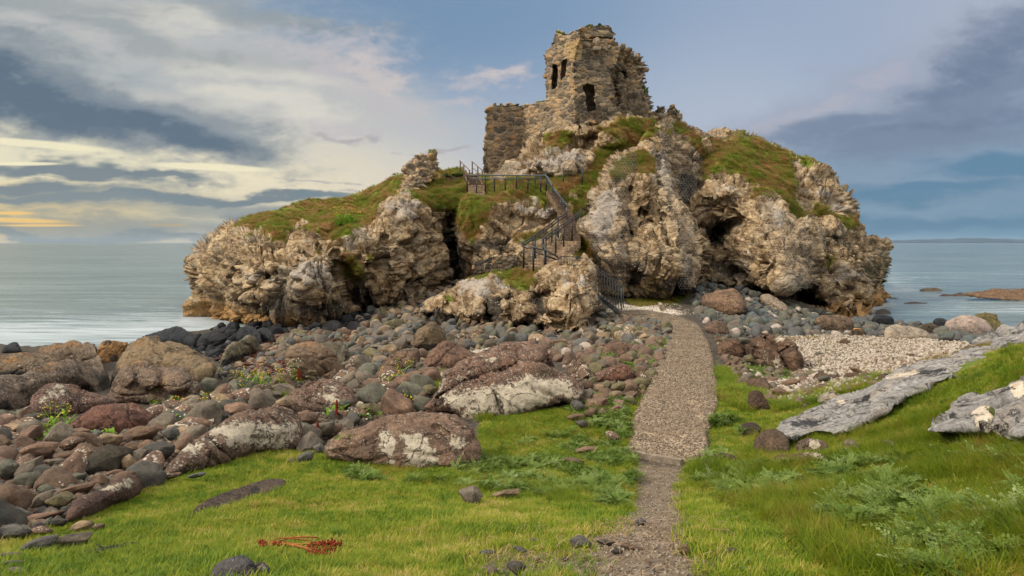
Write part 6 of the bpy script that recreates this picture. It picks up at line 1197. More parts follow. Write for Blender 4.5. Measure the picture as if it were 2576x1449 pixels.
def railing(label, posts, rail, wires=0, mat='black', pr=.05, rr=.04, name='railing', hmat='black', mid=None, panel=True):
    """posts: (px, ytop, ybot, d); rail: [(px, py, d)]"""
    root = empty(name, tuple(P(posts[0][0], posts[0][2], posts[0][3]))); tag(root, label, 'railing')
    for (px, yt, yb, d) in posts:
        V, Fc = tubes([[P(px, yt, d), P(px, yb+3, d)]], pr, 6); child(root, 'post', V, Fc, M[mat])
    for rl in (rail if isinstance(rail[0], list) else [rail]):
        V, Fc = tubes([[P(*p) for p in rl]], rr, 8); child(root, 'handrail', V, Fc, M[hmat])
    if wires:
        ps = []
        for p, q in zip(posts[:-1], posts[1:]):
            T0, B0, T1, B1 = P(p[0], p[1]+3, p[3]), P(p[0], p[2], p[3]), P(q[0], q[1]+3, q[3]), P(q[0], q[2], q[3]); L = np.linalg.norm(B1-B0); k = max(2, int(L/wires))
            for i in range(1, k): t = i/k; ps.append([T0*(1-t)+T1*t, B0*(1-t)+B1*t])
            for j in range(1, 7): s = j/7; ps.append([T0*(1-s)+B0*s, T1*(1-s)+B1*s])
        V, Fc = tubes(ps, .005, 3); child(root, 'mesh_panel', V, Fc, M['black'])
    return root
railing('grey topped railing along the edge of the upper terrace', [(1175,442,480,45.9),(1199,446,490,45.4),(1221,442,481,45.7),(1244,448,480,46),(1271,447,479,46),(1299,443,476,46),(1328,447,476,46),(1360,443,480,45.9)],
        [[(1174,440,45.9),(1199,441,45.5),(1240,441,45.9),(1300,441,46),(1372,441,45.9),(1378,446,45.7),(1390,470,45),(1404,488,44.2),(1418,505,43.4),(1425,514,42.8),(1426,535,42)], [(1174,448,45.95),(1240,450,45.95),(1372,448,45.95)]], .16, hmat='steel')
railing('black posts of the railing beside the upper steps', [(1374,446,478,45.6),(1389,465,508,44.8),(1411,495,535,43),(1426,536,580,41)], [[(1375,449,45.6),(1390,474,44.9),(1411,499,43.2),(1425,520,42.4)]], .16)
railing('left hand black railing of the bottom flight curling round its foot', [(1404,549,596,40),(1388,562,607,39),(1367,577,628,37.2),(1346,592,656,35.4),(1317,612,672,33.6),(1342,624,680,32.6),(1370,630,682,32.3),(1404,648,678,32.2)],
        [[(1426,535,41.2),(1415,542,40.6),(1404,548,40),(1388,561,39),(1367,576,37.2),(1346,591,35.4),(1318,609,33.8),(1311,614,33.4),(1314,619,33),(1326,624,32.8),(1342,622,32.6),(1370,629,32.3),(1388,638,32.2),(1404,647,32.2)], [(1426,542,41.2),(1388,568,39),(1346,598,35.4),(1318,617,33.8)], [(1342,631,32.65),(1404,655,32.25)]], .14)
railing('right hand black railing of the bottom flight', [(1463,528,556,41.2),(1458,537,577,40.2),(1439,551,604,38.6),(1418,564,626,37),(1398,578,640,35.6),(1373,597,662,33.8)],
        [[(1484,534,42),(1474,528,41.8),(1464,523,41.2),(1458,533,40.2),(1439,548,38.6),(1418,562,37),(1398,576,35.6),(1380,589,34.3),(1373,595,33.8),(1364,603,33.4),(1364,612,33),(1370,625,32.8),(1385,636,32.5),(1403,646,32.3)], [(1458,541,40.2),(1418,570,37),(1373,603,33.8)]], .14)
railing('tall mesh fence with three black posts above the terrace', [(1346,432,474,47.5),(1374,428,476,47.5),(1417,423,474,47.5),(1465,419,470,47.5)], [[(1346,433,47.5),(1374,429,47.5),(1417,424,47.5),(1465,420,47.5)]], .12, rr=.008)
# short row of bars and the metal staircase
root = empty('railing', tuple(P(1408, 668, 31.6))); tag(root, 'row of short black vertical bars on top of the outcrop', 'railing')
V, Fc = tubes([[P(1408, 645, 31.4), P(1455, 645, 30.9), P(1466, 650, 30.8)]], .018, 6); child(root, 'handrail', V, Fc, M['black'])
for k in range(15): x = 1409+k*3.9; V, Fc = tubes([[P(x, 645.5+max(0, x-1458)*.4, 31.4-k*.035), P(x, 668, 31.4-k*.035)]], .014, 5); child(root, 'baluster', V, Fc, M['black'])
root = empty('metal_staircase', tuple(P(1556, 790, 31.2))); tag(root, 'grey metal staircase with graffiti on its side going down right of the outcrop', 'stairs')
ra = [P(1470, 655, 30.3), P(1493, 676, 30.4), P(1520, 693, 30.6), P(1542, 709, 30.9), P(1563, 724, 31.2)]
for nm, off in (('handrail', 0), ('handrail', 1.0)):
    V, Fc = tubes([[p+np.array([.25*off, off, .02*off]) for p in ra]], .022, 6); child(root, 'handrail', V, Fc, M['dkgrey'])
def railpt(x):
    xs = [1470, 1493, 1520, 1542, 1563]; return np.interp(x, xs, [655, 676, 693, 709, 724]), np.interp(x, xs, [30.3, 30.4, 30.6, 30.9, 31.2])
for x in np.linspace(1478, 1563, 13):
    yt, dd = railpt(x); yb = np.interp(x, [1478, 1563], [720, 781]); 
    for off in (0, 1.0):
        o3 = np.array([.25*off, off, .02*off]); V, Fc = tubes([[P(x, yt, dd)+o3, P(x, yb, dd)+o3]], .015 if x < 1562 else .028, 5); child(root, 'baluster' if x < 1562 else 'post', V, Fc, M['dkgrey'])
def prism(pts, th):      # polygon in the staircase's side plane, extruded away from the viewer
    a = [P(*p) for p in pts]; b = [q+np.array([.05*th, th, 0]) for q in a]; n = len(a); V = np.array(a+b)
    return V, [tuple(range(n))[::-1], tuple(range(n, 2*n))]+[(k, (k+1) % n, n+(k+1) % n, n+k) for k in range(n)]
V, Fc = prism([(1488,727,30.35),(1502,737,30.5),(1530,758,30.8),(1557,778,31.1),(1556,793,31.1),(1546,786,31.0),(1528,772,30.8),(1506,757,30.5),(1488,743,30.35)], .05); st = child(root, 'stringer', V, Fc, M['dkgrey'], False); st['label'] = 'grey side plate with black graffiti letters'
V, Fc = prism([(1488,727,31.3),(1557,778,32.1),(1556,790,32.1),(1488,741,31.3)], .05); child(root, 'stringer', V, Fc, M['dkgrey'], False)
for k in range(7):
    x = 1500+k*9; y = np.interp(x, [1488, 1557], [731, 781]); dd = np.interp(x, [1488, 1557], [30.4, 31.1]); c = P(x, y, dd+.5)
    V, Fc = boxv((c[0], c[1], c[2]), .22, .9, .04, -.2, .005); t = child(root, 'tread', V, Fc, M['concrete'], False)
def lettering(txt, pa, pb, height, mat, par):
    A, B = P(*pa), P(*pb); cu = bpy.data.curves.new('graffiti', 'FONT'); cu.body = txt; cu.size = height; cu.extrude = .002; cu.align_x = 'LEFT'; cu.offset = .006
    t = bpy.data.objects.new('graffiti_tmp', cu); COL.objects.link(t); bpy.context.view_layer.update(); dg = bpy.context.evaluated_depsgraph_get(); me = bpy.data.meshes.new_from_object(t.evaluated_get(dg)); bpy.data.objects.remove(t)
    V = np.array([v.co[:] for v in me.vertices]); ex = (B-A); L = np.linalg.norm(ex); ex /= L; up = np.array([0, 0, 1.0]); up -= ex*(up@ex); up /= np.linalg.norm(up); nn = np.cross(ex, up)
    s = L/max(V[:, 0].max(), 1e-3); W_ = A+np.outer(V[:, 0]*s, ex)+np.outer(V[:, 1], up)+np.outer(V[:, 2], nn)
    Fc = [list(p.vertices) for p in me.polygons]; o = mesh_obj('graffiti', W_-np.array(root.location), Fc, mat, parent=root, smooth=False); o.parent = par; return o
lettering('AMKO', (1510,752,30.53), (1542,778,30.86), .19, M['black'], st)
lettering('AND', (1543,783,30.92), (1554,790,31.02), .12, M['black'], st)
# wooden stairs
root = empty('wooden_stairs', tuple(P(1199, 463, 47))); tag(root, 'brown wooden stairs with sloping handrails at the top left of the terrace', 'stairs')
for (px, yt, yb, d) in [(1158,405,434,50.5),(1167,414,449,49.3),(1181,428,462,47.6),(1188,407,440,50.5),(1202,420,446,49.2),(1213,429,463,47.6)]:
    V, Fc = tubes([[P(px, yt, d), P(px, yb, d)]], .045, 4); child(root, 'post', V, Fc, M['wood'], False)
for a, b in [((1156,404,50.6),(1182,429,47.5)), ((1187,406,50.6),(1215,430,47.5)), ((1158,419,50.5),(1181,443,47.6)), ((1188,421,50.5),(1213,444,47.6))]:
    V, Fc = tubes([[P(*a), P(*b)]], .04, 4); child(root, 'handrail', V, Fc, M['wood'], False)
for k in range(7):
    t = k/6; A = P(1181-t*12, 463-t*24, 47.2+t*3); B = P(1215-t*18, 463-t*24, 47.2+t*3); c = (A+B)/2; V, Fc = boxv((c[0], c[1], c[2]-.03), np.linalg.norm(B-A), .28, .07, 0, .01); child(root, 'tread', V, Fc, M['wood'], False)
for a, b in [((1180,465,47),(1168,438,50.4)), ((1216,465,47),(1198,438,50.4))]:
    V, Fc = tubes([[P(*a), P(*b)]], .08, 4); child(root, 'stringer', V, Fc, M['wood'], False)

def netting(label, key, poly, cell=7.5, off=.12, seed=1, wr=.004):
    d = ROCKS[key][1]; V = d['V'][:d['n']]; sx, sy = toscreen(V); s = 6.0; x0, y0 = sx.min()-20, sy.min()-20; nx, ny = int((sx.max()-x0)/s)+5, int((sy.max()-y0)/s)+5
    g = np.full((ny, nx), 1e3); ix = ((sx-x0)/s).astype(int); iy = ((sy-y0)/s).astype(int); np.minimum.at(g, (iy, ix), V[:, 1])
    for _ in range(14):      # grow into empty cells
        m = g > 900
        if not m.any(): break
        p = np.pad(g, 1, constant_values=1e3); nb = np.min([p[1+a:p.shape[0]-1+a, 1+b:p.shape[1]-1+b] for a in (-1, 0, 1) for b in (-1, 0, 1)], 0); g = np.where(m, nb, g)
    g = np.where(g > 900, g[g < 900].max(), g)
    p = np.pad(g, 1, mode='edge'); g = np.min([p[1+a:p.shape[0]-1+a, 1+b:p.shape[1]-1+b] for a in (-1, 0, 1) for b in (-1, 0, 1)], 0)
    for _ in range(3): p = np.pad(g, 1, mode='edge'); g = np.mean([p[1+a:p.shape[0]-1+a, 1+b:p.shape[1]-1+b] for a in (-1, 0, 1) for b in (-1, 0, 1)], 0)
    pl = np.array(poly, float); bx0, by0 = pl.min(0); bx1, by1 = pl.max(0); w = cell*.5; h = cell*.82
    I, J = np.meshgrid(np.arange(int((bx1-bx0)/w)+2), np.arange(int((by1-by0)/h)+2)); X = bx0+I*w; Y = by0+J*h+((I+J) % 2)*h*.42
    X = X+3*np.sin(Y*.02+seed); ins = inpoly(X, Y, smooth_poly(poly, 2))
    fx = np.clip((X-x0)/s-.5, 0, nx-1.01); fy = np.clip((Y-y0)/s-.5, 0, ny-1.01); i0 = fx.astype(int); j0 = fy.astype(int); u = fx-i0; v = fy-j0
    D = (g[j0, i0]*(1-u)+g[j0, i0+1]*u)*(1-v)+(g[j0+1, i0]*(1-u)+g[j0+1, i0+1]*u)*v-off+.05*np.sin(X*.09)*np.sin(Y*.07)
    W_ = P(X, Y, D); idx = np.arange(X.size).reshape(X.shape); E = []
    m = ins[:, :-1] & ins[:, 1:]; E.append(np.stack([idx[:, :-1][m], idx[:, 1:][m]], -1))
    m = ins[:-1] & ins[1:] & (((I+J) % 2) == 1)[:-1]; E.append(np.stack([idx[:-1][m], idx[1:][m]], -1))
    E = np.concatenate(E); A = W_.reshape(-1, 3)[E[:, 0]]; B = W_.reshape(-1, 3)[E[:, 1]]; ok = np.linalg.norm(B-A, axis=1) < 1.2; A = A[ok]; B = B[ok]
    t = B-A; t /= np.linalg.norm(t, axis=1)[:, None]; a = np.cross(t, [0, 1, 0]); a /= np.maximum(np.linalg.norm(a, axis=1), 1e-6)[:, None]; b = np.cross(t, a); n = len(A)
    ring = [a*wr, (-.5*a+.87*b)*wr, (-.5*a-.87*b)*wr]; VV = np.concatenate([A+r for r in ring]+[B+r for r in ring]); q = np.arange(n)
    Fq = np.concatenate([np.stack([q+k*n, q+((k+1) % 3)*n, q+(3+(k+1) % 3)*n, q+(3+k)*n], -1) for k in range(3)])
    o = mesh_obj('rockfall_netting', VV, Fq, M['wire'], smooth=False); tag(o, label, 'netting'); return o
netting('pale hexagonal wire netting hanging over the left half of the central buttress', 'D', [(1550,385),(1575,374),(1600,372),(1610,430),(1575,470),(1590,560),(1572,640),(1580,735),(1515,735),(1502,700),(1500,665),(1482,615),(1474,580),(1482,515),(1495,478),(1525,430)])
netting('strip of wire netting down the right rim of the central buttress', 'D', [(1655,325),(1673,330),(1687,368),(1691,440),(1699,485),(1715,522),(1735,558),(1753,596),(1768,630),(1764,690),(1745,730),(1700,735),(1720,660),(1690,580),(1665,500),(1655,400)], seed=9)
netting('wire netting over the right hand overhanging buttress', 'F', [(1918,478),(1942,476),(1958,503),(1974,530),(2005,562),(2038,584),(2050,605),(2050,661),(2056,710),(2038,728),(1990,735),(1960,660),(1930,600),(1900,520)], seed=4)
netting('dark wire netting in the gully between the two buttresses', 'C', [(1680,335),(1700,325),(1730,350),(1760,385),(1785,430),(1790,470),(1760,510),(1715,520),(1700,470),(1692,400)], seed=7, off=.2)
# ------------------------------------------------------------------ grass and plants
def blades(name, mat, n, h, spread, width, lean=.5, seed=0, segs=3, curl=.6):
    r = np.random.default_rng(seed); V = []; Fc = []
    for k in range(n):
        an = r.uniform(0, 6.283); rad = spread*math.sqrt(r.random()); x, y = rad*math.cos(an), rad*math.sin(an); hh = h*r.uniform(.55, 1.1); d = r.uniform(0, 6.283); dx, dy = math.cos(d), math.sin(d)
        ln = lean*r.uniform(.3, 1.2); w = width*r.uniform(.7, 1.2); px, py = -dy, dx; b = len(V)
        for s in range(segs+1):
            t = s/segs; o = ln*hh*(t*.5+curl*t*t); z = hh*(t-.28*ln*t*t); ww = w*(1-t)**.7*.5
            if s < segs: V += [(x+dx*o-px*ww, y+dy*o-py*ww, z), (x+dx*o+px*ww, y+dy*o+py*ww, z)]
            else: V.append((x+dx*o, y+dy*o, z))
        for s in range(segs-1): Fc.append((b+2*s, b+2*s+1, b+2*s+3, b+2*s+2))
        Fc.append((b+2*segs-2, b+2*segs-1, b+2*segs))
    return mesh_obj(name, np.array(V), Fc, mat, center=False, link=False)
def field(polys, n, rmin, rmax, dens_pow=0.0, excl=(), thin=(), soft=()):
    out = []; tot = 0
    amin, amax = -.7, .76
    for _ in range(60):
        A = rng.uniform(amin, amax, 40000); R = rng.uniform(rmin, rmax, 40000); x = R*np.sin(A); y = R*np.cos(A); z = ground_z(x, y); q = np.stack([x, y, z], -1); sx, sy = toscreen(q)
        sx = np.clip(sx, -290, 2890); sy = np.minimum(sy, 1469); k = np.zeros(len(q), bool)
        for p in polys: k |= inpoly(sx, sy, p)
        for p in excl: k &= ~inpoly(sx, sy, p)
        for p, wd, base in soft:
            i = np.where(k)[0]; dd = polydist(sx[i], sy[i], p)+noise3(q[i]*np.array([2.2, 2.2, 0]), 91)*wd*1.2; pr = np.clip(.5-dd/(2*wd), base, 1); k[i] &= rng.random(len(i)) < pr
        for p, pr in thin: k &= ~(inpoly(sx, sy, p) & (rng.random(len(q)) > pr))
        out.append(q[k]); tot += k.sum()
        if tot >= n: break
    return np.concatenate(out)[:n]
FLAT = [(462,1308),(492,1277),(520,1260),(600,1229),(685,1207),(715,1212),(680,1238),(600,1264),(490,1302)]
T1 = [blades('turf', M['turf'], 22, .042, .062, .005, .9, s) for s in range(5)]
T2 = [blades('long_grass', M['longgrass'], 26, .115, .07, .0052, 1.1, 20+s, 4, .8) for s in range(5)]
T3 = [blades('cliff_grass', M['cliffgrass'], 26, .3, .16, .02, .9, 40+s, 3, .8) for s in range(5)]
LONG = [(1900,1090),(2050,1090),(2120,1085),(2250,1020),(2360,955),(2470,935),(2540,880),(2900,860),(2960,1500),(2150,1500),(2050,1420),(1950,1330),(1850,1290),(1740,1240),(1730,1170),(1790,1150),(1850,1160)]
LONG2 = [(1240,1060),(1400,1030),(1480,1020),(1600,1060),(1600,1180),(1590,1290),(1400,1270),(1200,1250),(1060,1220),(880,1190),(820,1150),(1000,1175),(1180,1165),(1212,1080)]
LONG3 = [(1575,1010),(1620,985),(1655,960),(1650,1010),(1600,1080),(1560,1075)]
R1X = [(1985,1070),(2080,1022),(2180,988),(2290,928),(2390,906),(2480,888),(2495,902),(2420,935),(2340,945),(2230,1010),(2115,1065),(2010,1082)]; R2X = [(2345,1080),(2405,1020),(2500,995),(2640,955),(2640,1105),(2520,1090),(2440,1072)]
gm = field([LAWN, RLAWN], 70000, 3.0, 17, excl=[FLAT, R1X, R2X], soft=[(PATH, 11, 0), (TRACK, 22, .02), (TRACK2, 45, .10)])
cl = noise3(gm*np.array([.7, .7, 0]), 31)
s_ = 1+.6*cl+.5*np.clip(noise3(gm*np.array([2.6, 2.6, 0]), 37), 0, 1)+rng.uniform(-.25, .3, len(gm)); far = np.clip(gm[:, 1]/8, 1, 2.2)
scatter('turf', 'short green and yellowish turf of the lawn', 'grass', gm, np.stack([rng.normal(size=len(gm))*.12, rng.normal(size=len(gm))*.12, rng.uniform(0, 6.28, len(gm))], -1), np.stack([s_*far**.5, s_*far**.5, s_*(.75+.25*far)], -1), T1)
gl = field([LONG, LONG2, LONG3], 37000, 2.6, 17, excl=[PATH, R1X, R2X]); lx, ly = toscreen(gl); edge_ = polydist(lx, ly, LONG); gl = gl[(rng.random(len(gl)) < np.clip(edge_/140+.15, .12, 1)) | (gl[:, 0] < 1.2)]; cl = fbm(gl*np.array([.8, .8, 0]), 2, 33); k = rng.random(len(gl)) < np.where(gl[:, 0] > 1.2, .9, .42)+cl; gl = gl[k]; cl = cl[k]
s_ = (.75+.9*np.clip(cl+.3, 0, 1)+rng.uniform(-.2, .2, len(gl)))*np.where(gl[:, 0] > 1.2, 1.0, .62); wind = .45
scatter('long_grass', 'long wind combed grass on the right bank and beside the boulders', 'grass', gl, np.stack([rng.normal(size=len(gl))*.2+.1, rng.normal(size=len(gl))*.2+wind, rng.uniform(-.9, .9, len(gl))], -1), np.stack([s_, s_, s_], -1), T2)
tf = field([LAWN, RLAWN], 16000, 3, 16, excl=[PATH, FLAT], soft=[(TRACK, 22, .02), (TRACK2, 45, .1)]); nn_ = fbm(tf*np.array([.95, .95, 0]), 2, 35); tf = tf[(nn_ > .12) & (rng.random(len(tf)) < .55)]; s_ = rng.uniform(.35, .8, len(tf))
scatter('grass_tufts', 'darker green tufts dotted over the short turf', 'grass', tf, np.stack([rng.normal(size=len(tf))*.2, rng.normal(size=len(tf))*.2+.2, rng.uniform(0, 6.28, len(tf))], -1), np.stack([s_, s_, s_], -1), T2)
# sparse tufts between stones
gz = field([GZ3, [(1060,960),(1120,900),(1120,940),(1090,990)], [(1785,930),(1830,900),(1850,960),(1960,1010),(1880,1040),(1800,1000)], [(1900,1000),(2000,1000),(2240,945),(2180,985),(2080,1010),(1960,1040)], [(1300,862),(1200,1060),(1230,1060)]], 2600, 9, 19, excl=[PATH])
scatter('turf', 'sparse grass tufts growing between the stones by the path', 'grass', gz, np.stack([0*gz[:, 0], 0*gz[:, 0], rng.uniform(0, 6.28, len(gz))], -1), np.stack([1.5+0*gz[:, 0]]*3, -1)*rng.uniform(.7, 1.3, (len(gz), 1)), T2[:3])
gz = field([[(1573,757),(1640,742),(1740,742),(1700,762),(1600,773)], [(1880,860),(1990,852),(2100,848),(2050,856),(1990,864)], [(2320,915),(2370,898),(2400,905),(2380,918),(2340,922)], [(2440,880),(2520,862),(2535,872),(2500,890)]], 1500, 14, 42)
scatter('turf', 'patches of grass by the foot of the cliff and round the shingle', 'grass', gz, np.stack([0*gz[:, 0], 0*gz[:, 0], rng.uniform(0, 6.28, len(gz))], -1), np.stack([.55+0*gz[:, 0]]*3, -1)*rng.uniform(.6, 1.2, (len(gz), 1)), T3[:3])
pts = []; sc = []; rt = []
for key, n in (('A', 8500), ('C', 6500), ('G', 6500), ('D', 1500), ('F', 500), ('H', 900)):
    d = ROCKS[key][1]; V = d['V'][:d['n']]; N_ = d['N'][:d['n']]; g = d['attrs']['grass'][:d['n']]; pr = np.clip(g+.35+fbm(V*1.3, 3, 61)*1.1, 0, 1)*(g > -.5)*(d['E'][:d['n']] > 0)
    # the grid is even in the picture, so weight by real area
    w_ = pr*V[:, 1]**2; w_ /= w_.sum(); i = rng.choice(len(V), min(n, int((pr > 0).sum())), p=w_, replace=True)
    pts.append(V[i]-N_[i]*.03+rng.normal(size=(len(i), 3))*.03); s = rng.uniform(.55, 1.25, len(i))*(.6 if key == 'H' else .85); sc.append(np.stack([s, s, s*rng.uniform(.6, 1.1, len(i))], -1))
    tx = np.clip(-N_[i][:, 1]*.7, -.9, .9); ty = np.clip(N_[i][:, 0]*.7, -.9, .9); rt.append(np.stack([-N_[i][:, 1]*-.0+np.clip(-N_[i][:, 1], 0, 1)*.8, ty, rng.uniform(-.6, .6, len(i))], -1))
pts = np.concatenate(pts); sc = np.concatenate(sc); rt = np.concatenate(rt)
scatter('cliff_grass', 'green and rusty grass tussocks on the slopes of the headland', 'grass', pts, rt, sc, T3)

# silverweed
def silverweed(seed, n=7, L=.15, mat='fern'):
    r = np.random.default_rng(seed); V = []; Fc = []
    for k in range(n):
        d = 2*math.pi*k/n+r.uniform(-.4, .4); dx, dy = math.cos(d), math.sin(d); ll = L*r.uniform(.7, 1.2); up = r.uniform(.5, 1.1); pts = []
        for s in range(9): t = s/8; pts.append(Vector((dx*ll*t*(.7+.3*t), dy*ll*t*(.7+.3*t), ll*(up*t-.55*t*t)+.015)))
        side = Vector((-dy, dx, 0)); w = .0015
        for s in range(8):
            b = len(V); V += [pts[s]-side*w, pts[s]+side*w, pts[s+1]+side*w, pts[s+1]-side*w]; Fc.append((b, b+1, b+2, b+3))
        for s in range(1, 9):
            t = s/8; lf = ll*.24*(math.sin(math.pi*min(1, t*.85+.12))**.7)*r.uniform(.85, 1.15); tg = (pts[s]-pts[s-1]).normalized()
            for sg in (-1, 1):
                ax = (side*sg*.9+tg*.55).normalized(); pr_ = tg*lf*.3; lift = Vector((0, 0, lf*.25)); b = len(V); p = pts[s]
                V += [p, p+ax*lf*.5+pr_+lift*.6, p+ax*lf+lift*.4, p+ax*lf*.5-pr_+lift*.6]; Fc.append((b, b+1, b+2, b+3))
        b = len(V); p = pts[-1]; tg = (pts[-1]-pts[-2]).normalized(); V += [p, p+side*.012+tg*.015, p+tg*.032, p-side*.012+tg*.015]; Fc.append((b, b+1, b+2, b+3))
    return mesh_obj('silverweed_leaf', np.array([v[:] if not isinstance(v, tuple) else v for v in V]), Fc, M[mat], center=False, link=False)
SWS = [silverweed(s) for s in range(5)]
SW = [([(1230,1150),(1330,1110),(1480,1080),(1600,1110),(1608,1230),(1560,1280),(1400,1265),(1330,1250),(1200,1240),(1205,1190)], 520), ([(1430,1010),(1520,1000),(1600,1020),(1600,1075),(1580,1120),(1480,1085),(1440,1050)], 300),
      ([(1740,1240),(1790,1130),(1860,1170),(1960,1180),(2100,1180),(2160,1140),(2300,1150),(2450,1130),(2620,1120),(2700,1500),(2300,1500),(2150,1350),(1950,1290)], 620), ([(1060,1180),(1210,1150),(1240,1200),(1180,1230),(1080,1215)], 160),
      ([(1870,930),(1960,925),(2010,945),(1980,965),(1900,960)], 130), ([(1560,930),(1620,880),(1680,855),(1670,880),(1640,930),(1600,950)], 150), ([(1790,1060),(1860,1060),(1870,1100),(1800,1110)], 90), ([(1500,925),(1480,890),(1530,880),(1545,905)], 60), ([(860,1190),(1050,1195),(1060,1215),(900,1215)], 60)]
pp = []
for pl, n in SW:
    q = field([pl], n*3, 2.8, 24, excl=[PATH]); cc = fbm(q*np.array([1.3, 1.3, 0]), 2, 71); q = q[cc > .02][:n]; pp.append(q)
pp = np.concatenate(pp); s_ = rng.uniform(.5, 1.05, len(pp)); pp[:, 2] += np.where(pp[:, 0] > 1.5, .05, .02)
scatter('silverweed', 'grey green feathery silverweed leaves spreading through the grass', 'plants', pp, np.stack([rng.normal(size=len(pp))*.25+.2, rng.normal(size=len(pp))*.25, rng.uniform(0, 6.28, len(pp))], -1), np.stack([s_]*3, -1), SWS)

# seaweed litter and driftwood
def litter(name, label, poly, n, mat, L=.35, w=.012, zoff=.04, cat='seaweed'):
    q = zone_sample(poly, n, -.1); paths = []
    for p in q:
        a = rng.uniform(0, 6.28); l = L*rng.uniform(.3, 1.1); z = zoff*rng.uniform(.3, 2.2); k = rng.normal()*.8
        paths.append([p+np.array([math.cos(a+k*t)*l*t, math.sin(a+k*t)*l*t, z+.05*math.sin(t*3)*rng.random()]) for t in (0, .35, .7, 1)])
    V, Fc = tubes(paths, w, 3); o = mesh_obj(name, V, Fc, mat); tag(o, label, cat, kind='stuff'); return o
litter('seaweed_litter', 'drifts of reddish brown seaweed stalks between the black rocks', [(560,905),(600,862),(680,830),(760,828),(900,835),(960,845),(900,868),(820,860),(760,865),(740,905),(720,955),(640,940)], 2600, M['weed'], .5, .02)
litter('seaweed_litter', 'bleached driftwood twigs strewn on the seaweed', [(580,900),(680,832),(760,830),(900,838),(840,855),(740,900),(690,940)], 160, M['driftwood'], .9, .014)
litter('dead_grass', 'straw coloured dead stems lying on the bare patch near the track', [(1180,1330),(1850,1300),(1900,1449),(1150,1449)], 260, M['driftwood'], .16, .0014, .012, 'dead grass')

# flowering weeds, docks, bush
def weed_plant(label, px, py, n=5, h=.5, spread=.25, flowers='yellow', leaves=26, nm='wildflower', grp=None, d=None, loc=None, fs=.018, nf=3, lh=.22):
    p = Vector(loc) if loc is not None else Vector(hit(px, py)[0]); root = empty(nm, p); tag(root, label, 'wildflower' if flowers else 'plant', grp); r = np.random.default_rng(int(px*7+py)); paths = []; fl = []
    for k in range(n):
        a = r.uniform(0, 6.28); q = Vector((math.cos(a), math.sin(a), 0))*spread*math.sqrt(r.random()); hh = h*r.uniform(.6, 1.1); le = Vector((r.normal()*.12, r.normal()*.12, 0))
        paths.append([p+q, p+q+le*hh*.5+Vector((0, 0, hh*.5)), p+q+le*hh*1.3+Vector((0, 0, hh))])
        for j in range(nf):
            t = Vector((r.normal()*.045, r.normal()*.045, r.uniform(-.12, .03))); paths.append([p+q+le*hh*.9+Vector((0, 0, hh*.8)), p+q+le*hh*1.3+Vector((0, 0, hh))+t]); fl.append(p+q+le*hh*1.3+Vector((0, 0, hh))+t)
    if n: V, Fc = tubes(paths, .0045, 4); child(root, 'stem', V, Fc, M['leaf'])
    V = []; Fc = []
    for k in range(leaves):
        a = r.uniform(0, 6.28); q = Vector((math.cos(a), math.sin(a), 0)); o_ = q*spread*r.random()**.6*.8; dd = r.uniform(0, 6.28); dv = Vector((math.cos(dd), math.sin(dd), 0)); sv = Vector((-dv.y, dv.x, 0)); L = lh*r.uniform(.6, 1.3); w = L*.11; z0 = r.random()**2*h*.55 if n else 0; b = len(V)
        for s, ww in ((0, .3), (.35, 1), (.7, .8), (1, 0)):
            c = p+o_+dv*L*s*.65+Vector((0, 0, z0+L*(.9*s-.45*s*s))); V += [c-sv*w*ww, c+sv*w*ww]
        for s in range(3): Fc.append((b+2*s, b+2*s+1, b+2*s+3, b+2*s+2))
    child(root, 'leaves', np.array([v[:] for v in V]), Fc, M['leaf'])
    if flowers and fl:
        bm = bmesh.new(); bmesh.ops.create_icosphere(bm, subdivisions=1, radius=1); U_ = np.array([v.co[:] for v in bm.verts]); Ft = np.array([[v.index for v in f.verts] for f in bm.faces]); bm.free()
        V = np.concatenate([U_*np.array([fs, fs, fs*.7])*r.uniform(.7, 1.2)+np.array(c) for c in fl]); Fq = np.concatenate([Ft+i*len(U_) for i in range(len(fl))]); child(root, 'flowers', V, Fq, M[flowers if flowers in M else 'yellow'])
    return root
Gw = 'yellow flowering weeds growing through the stones'
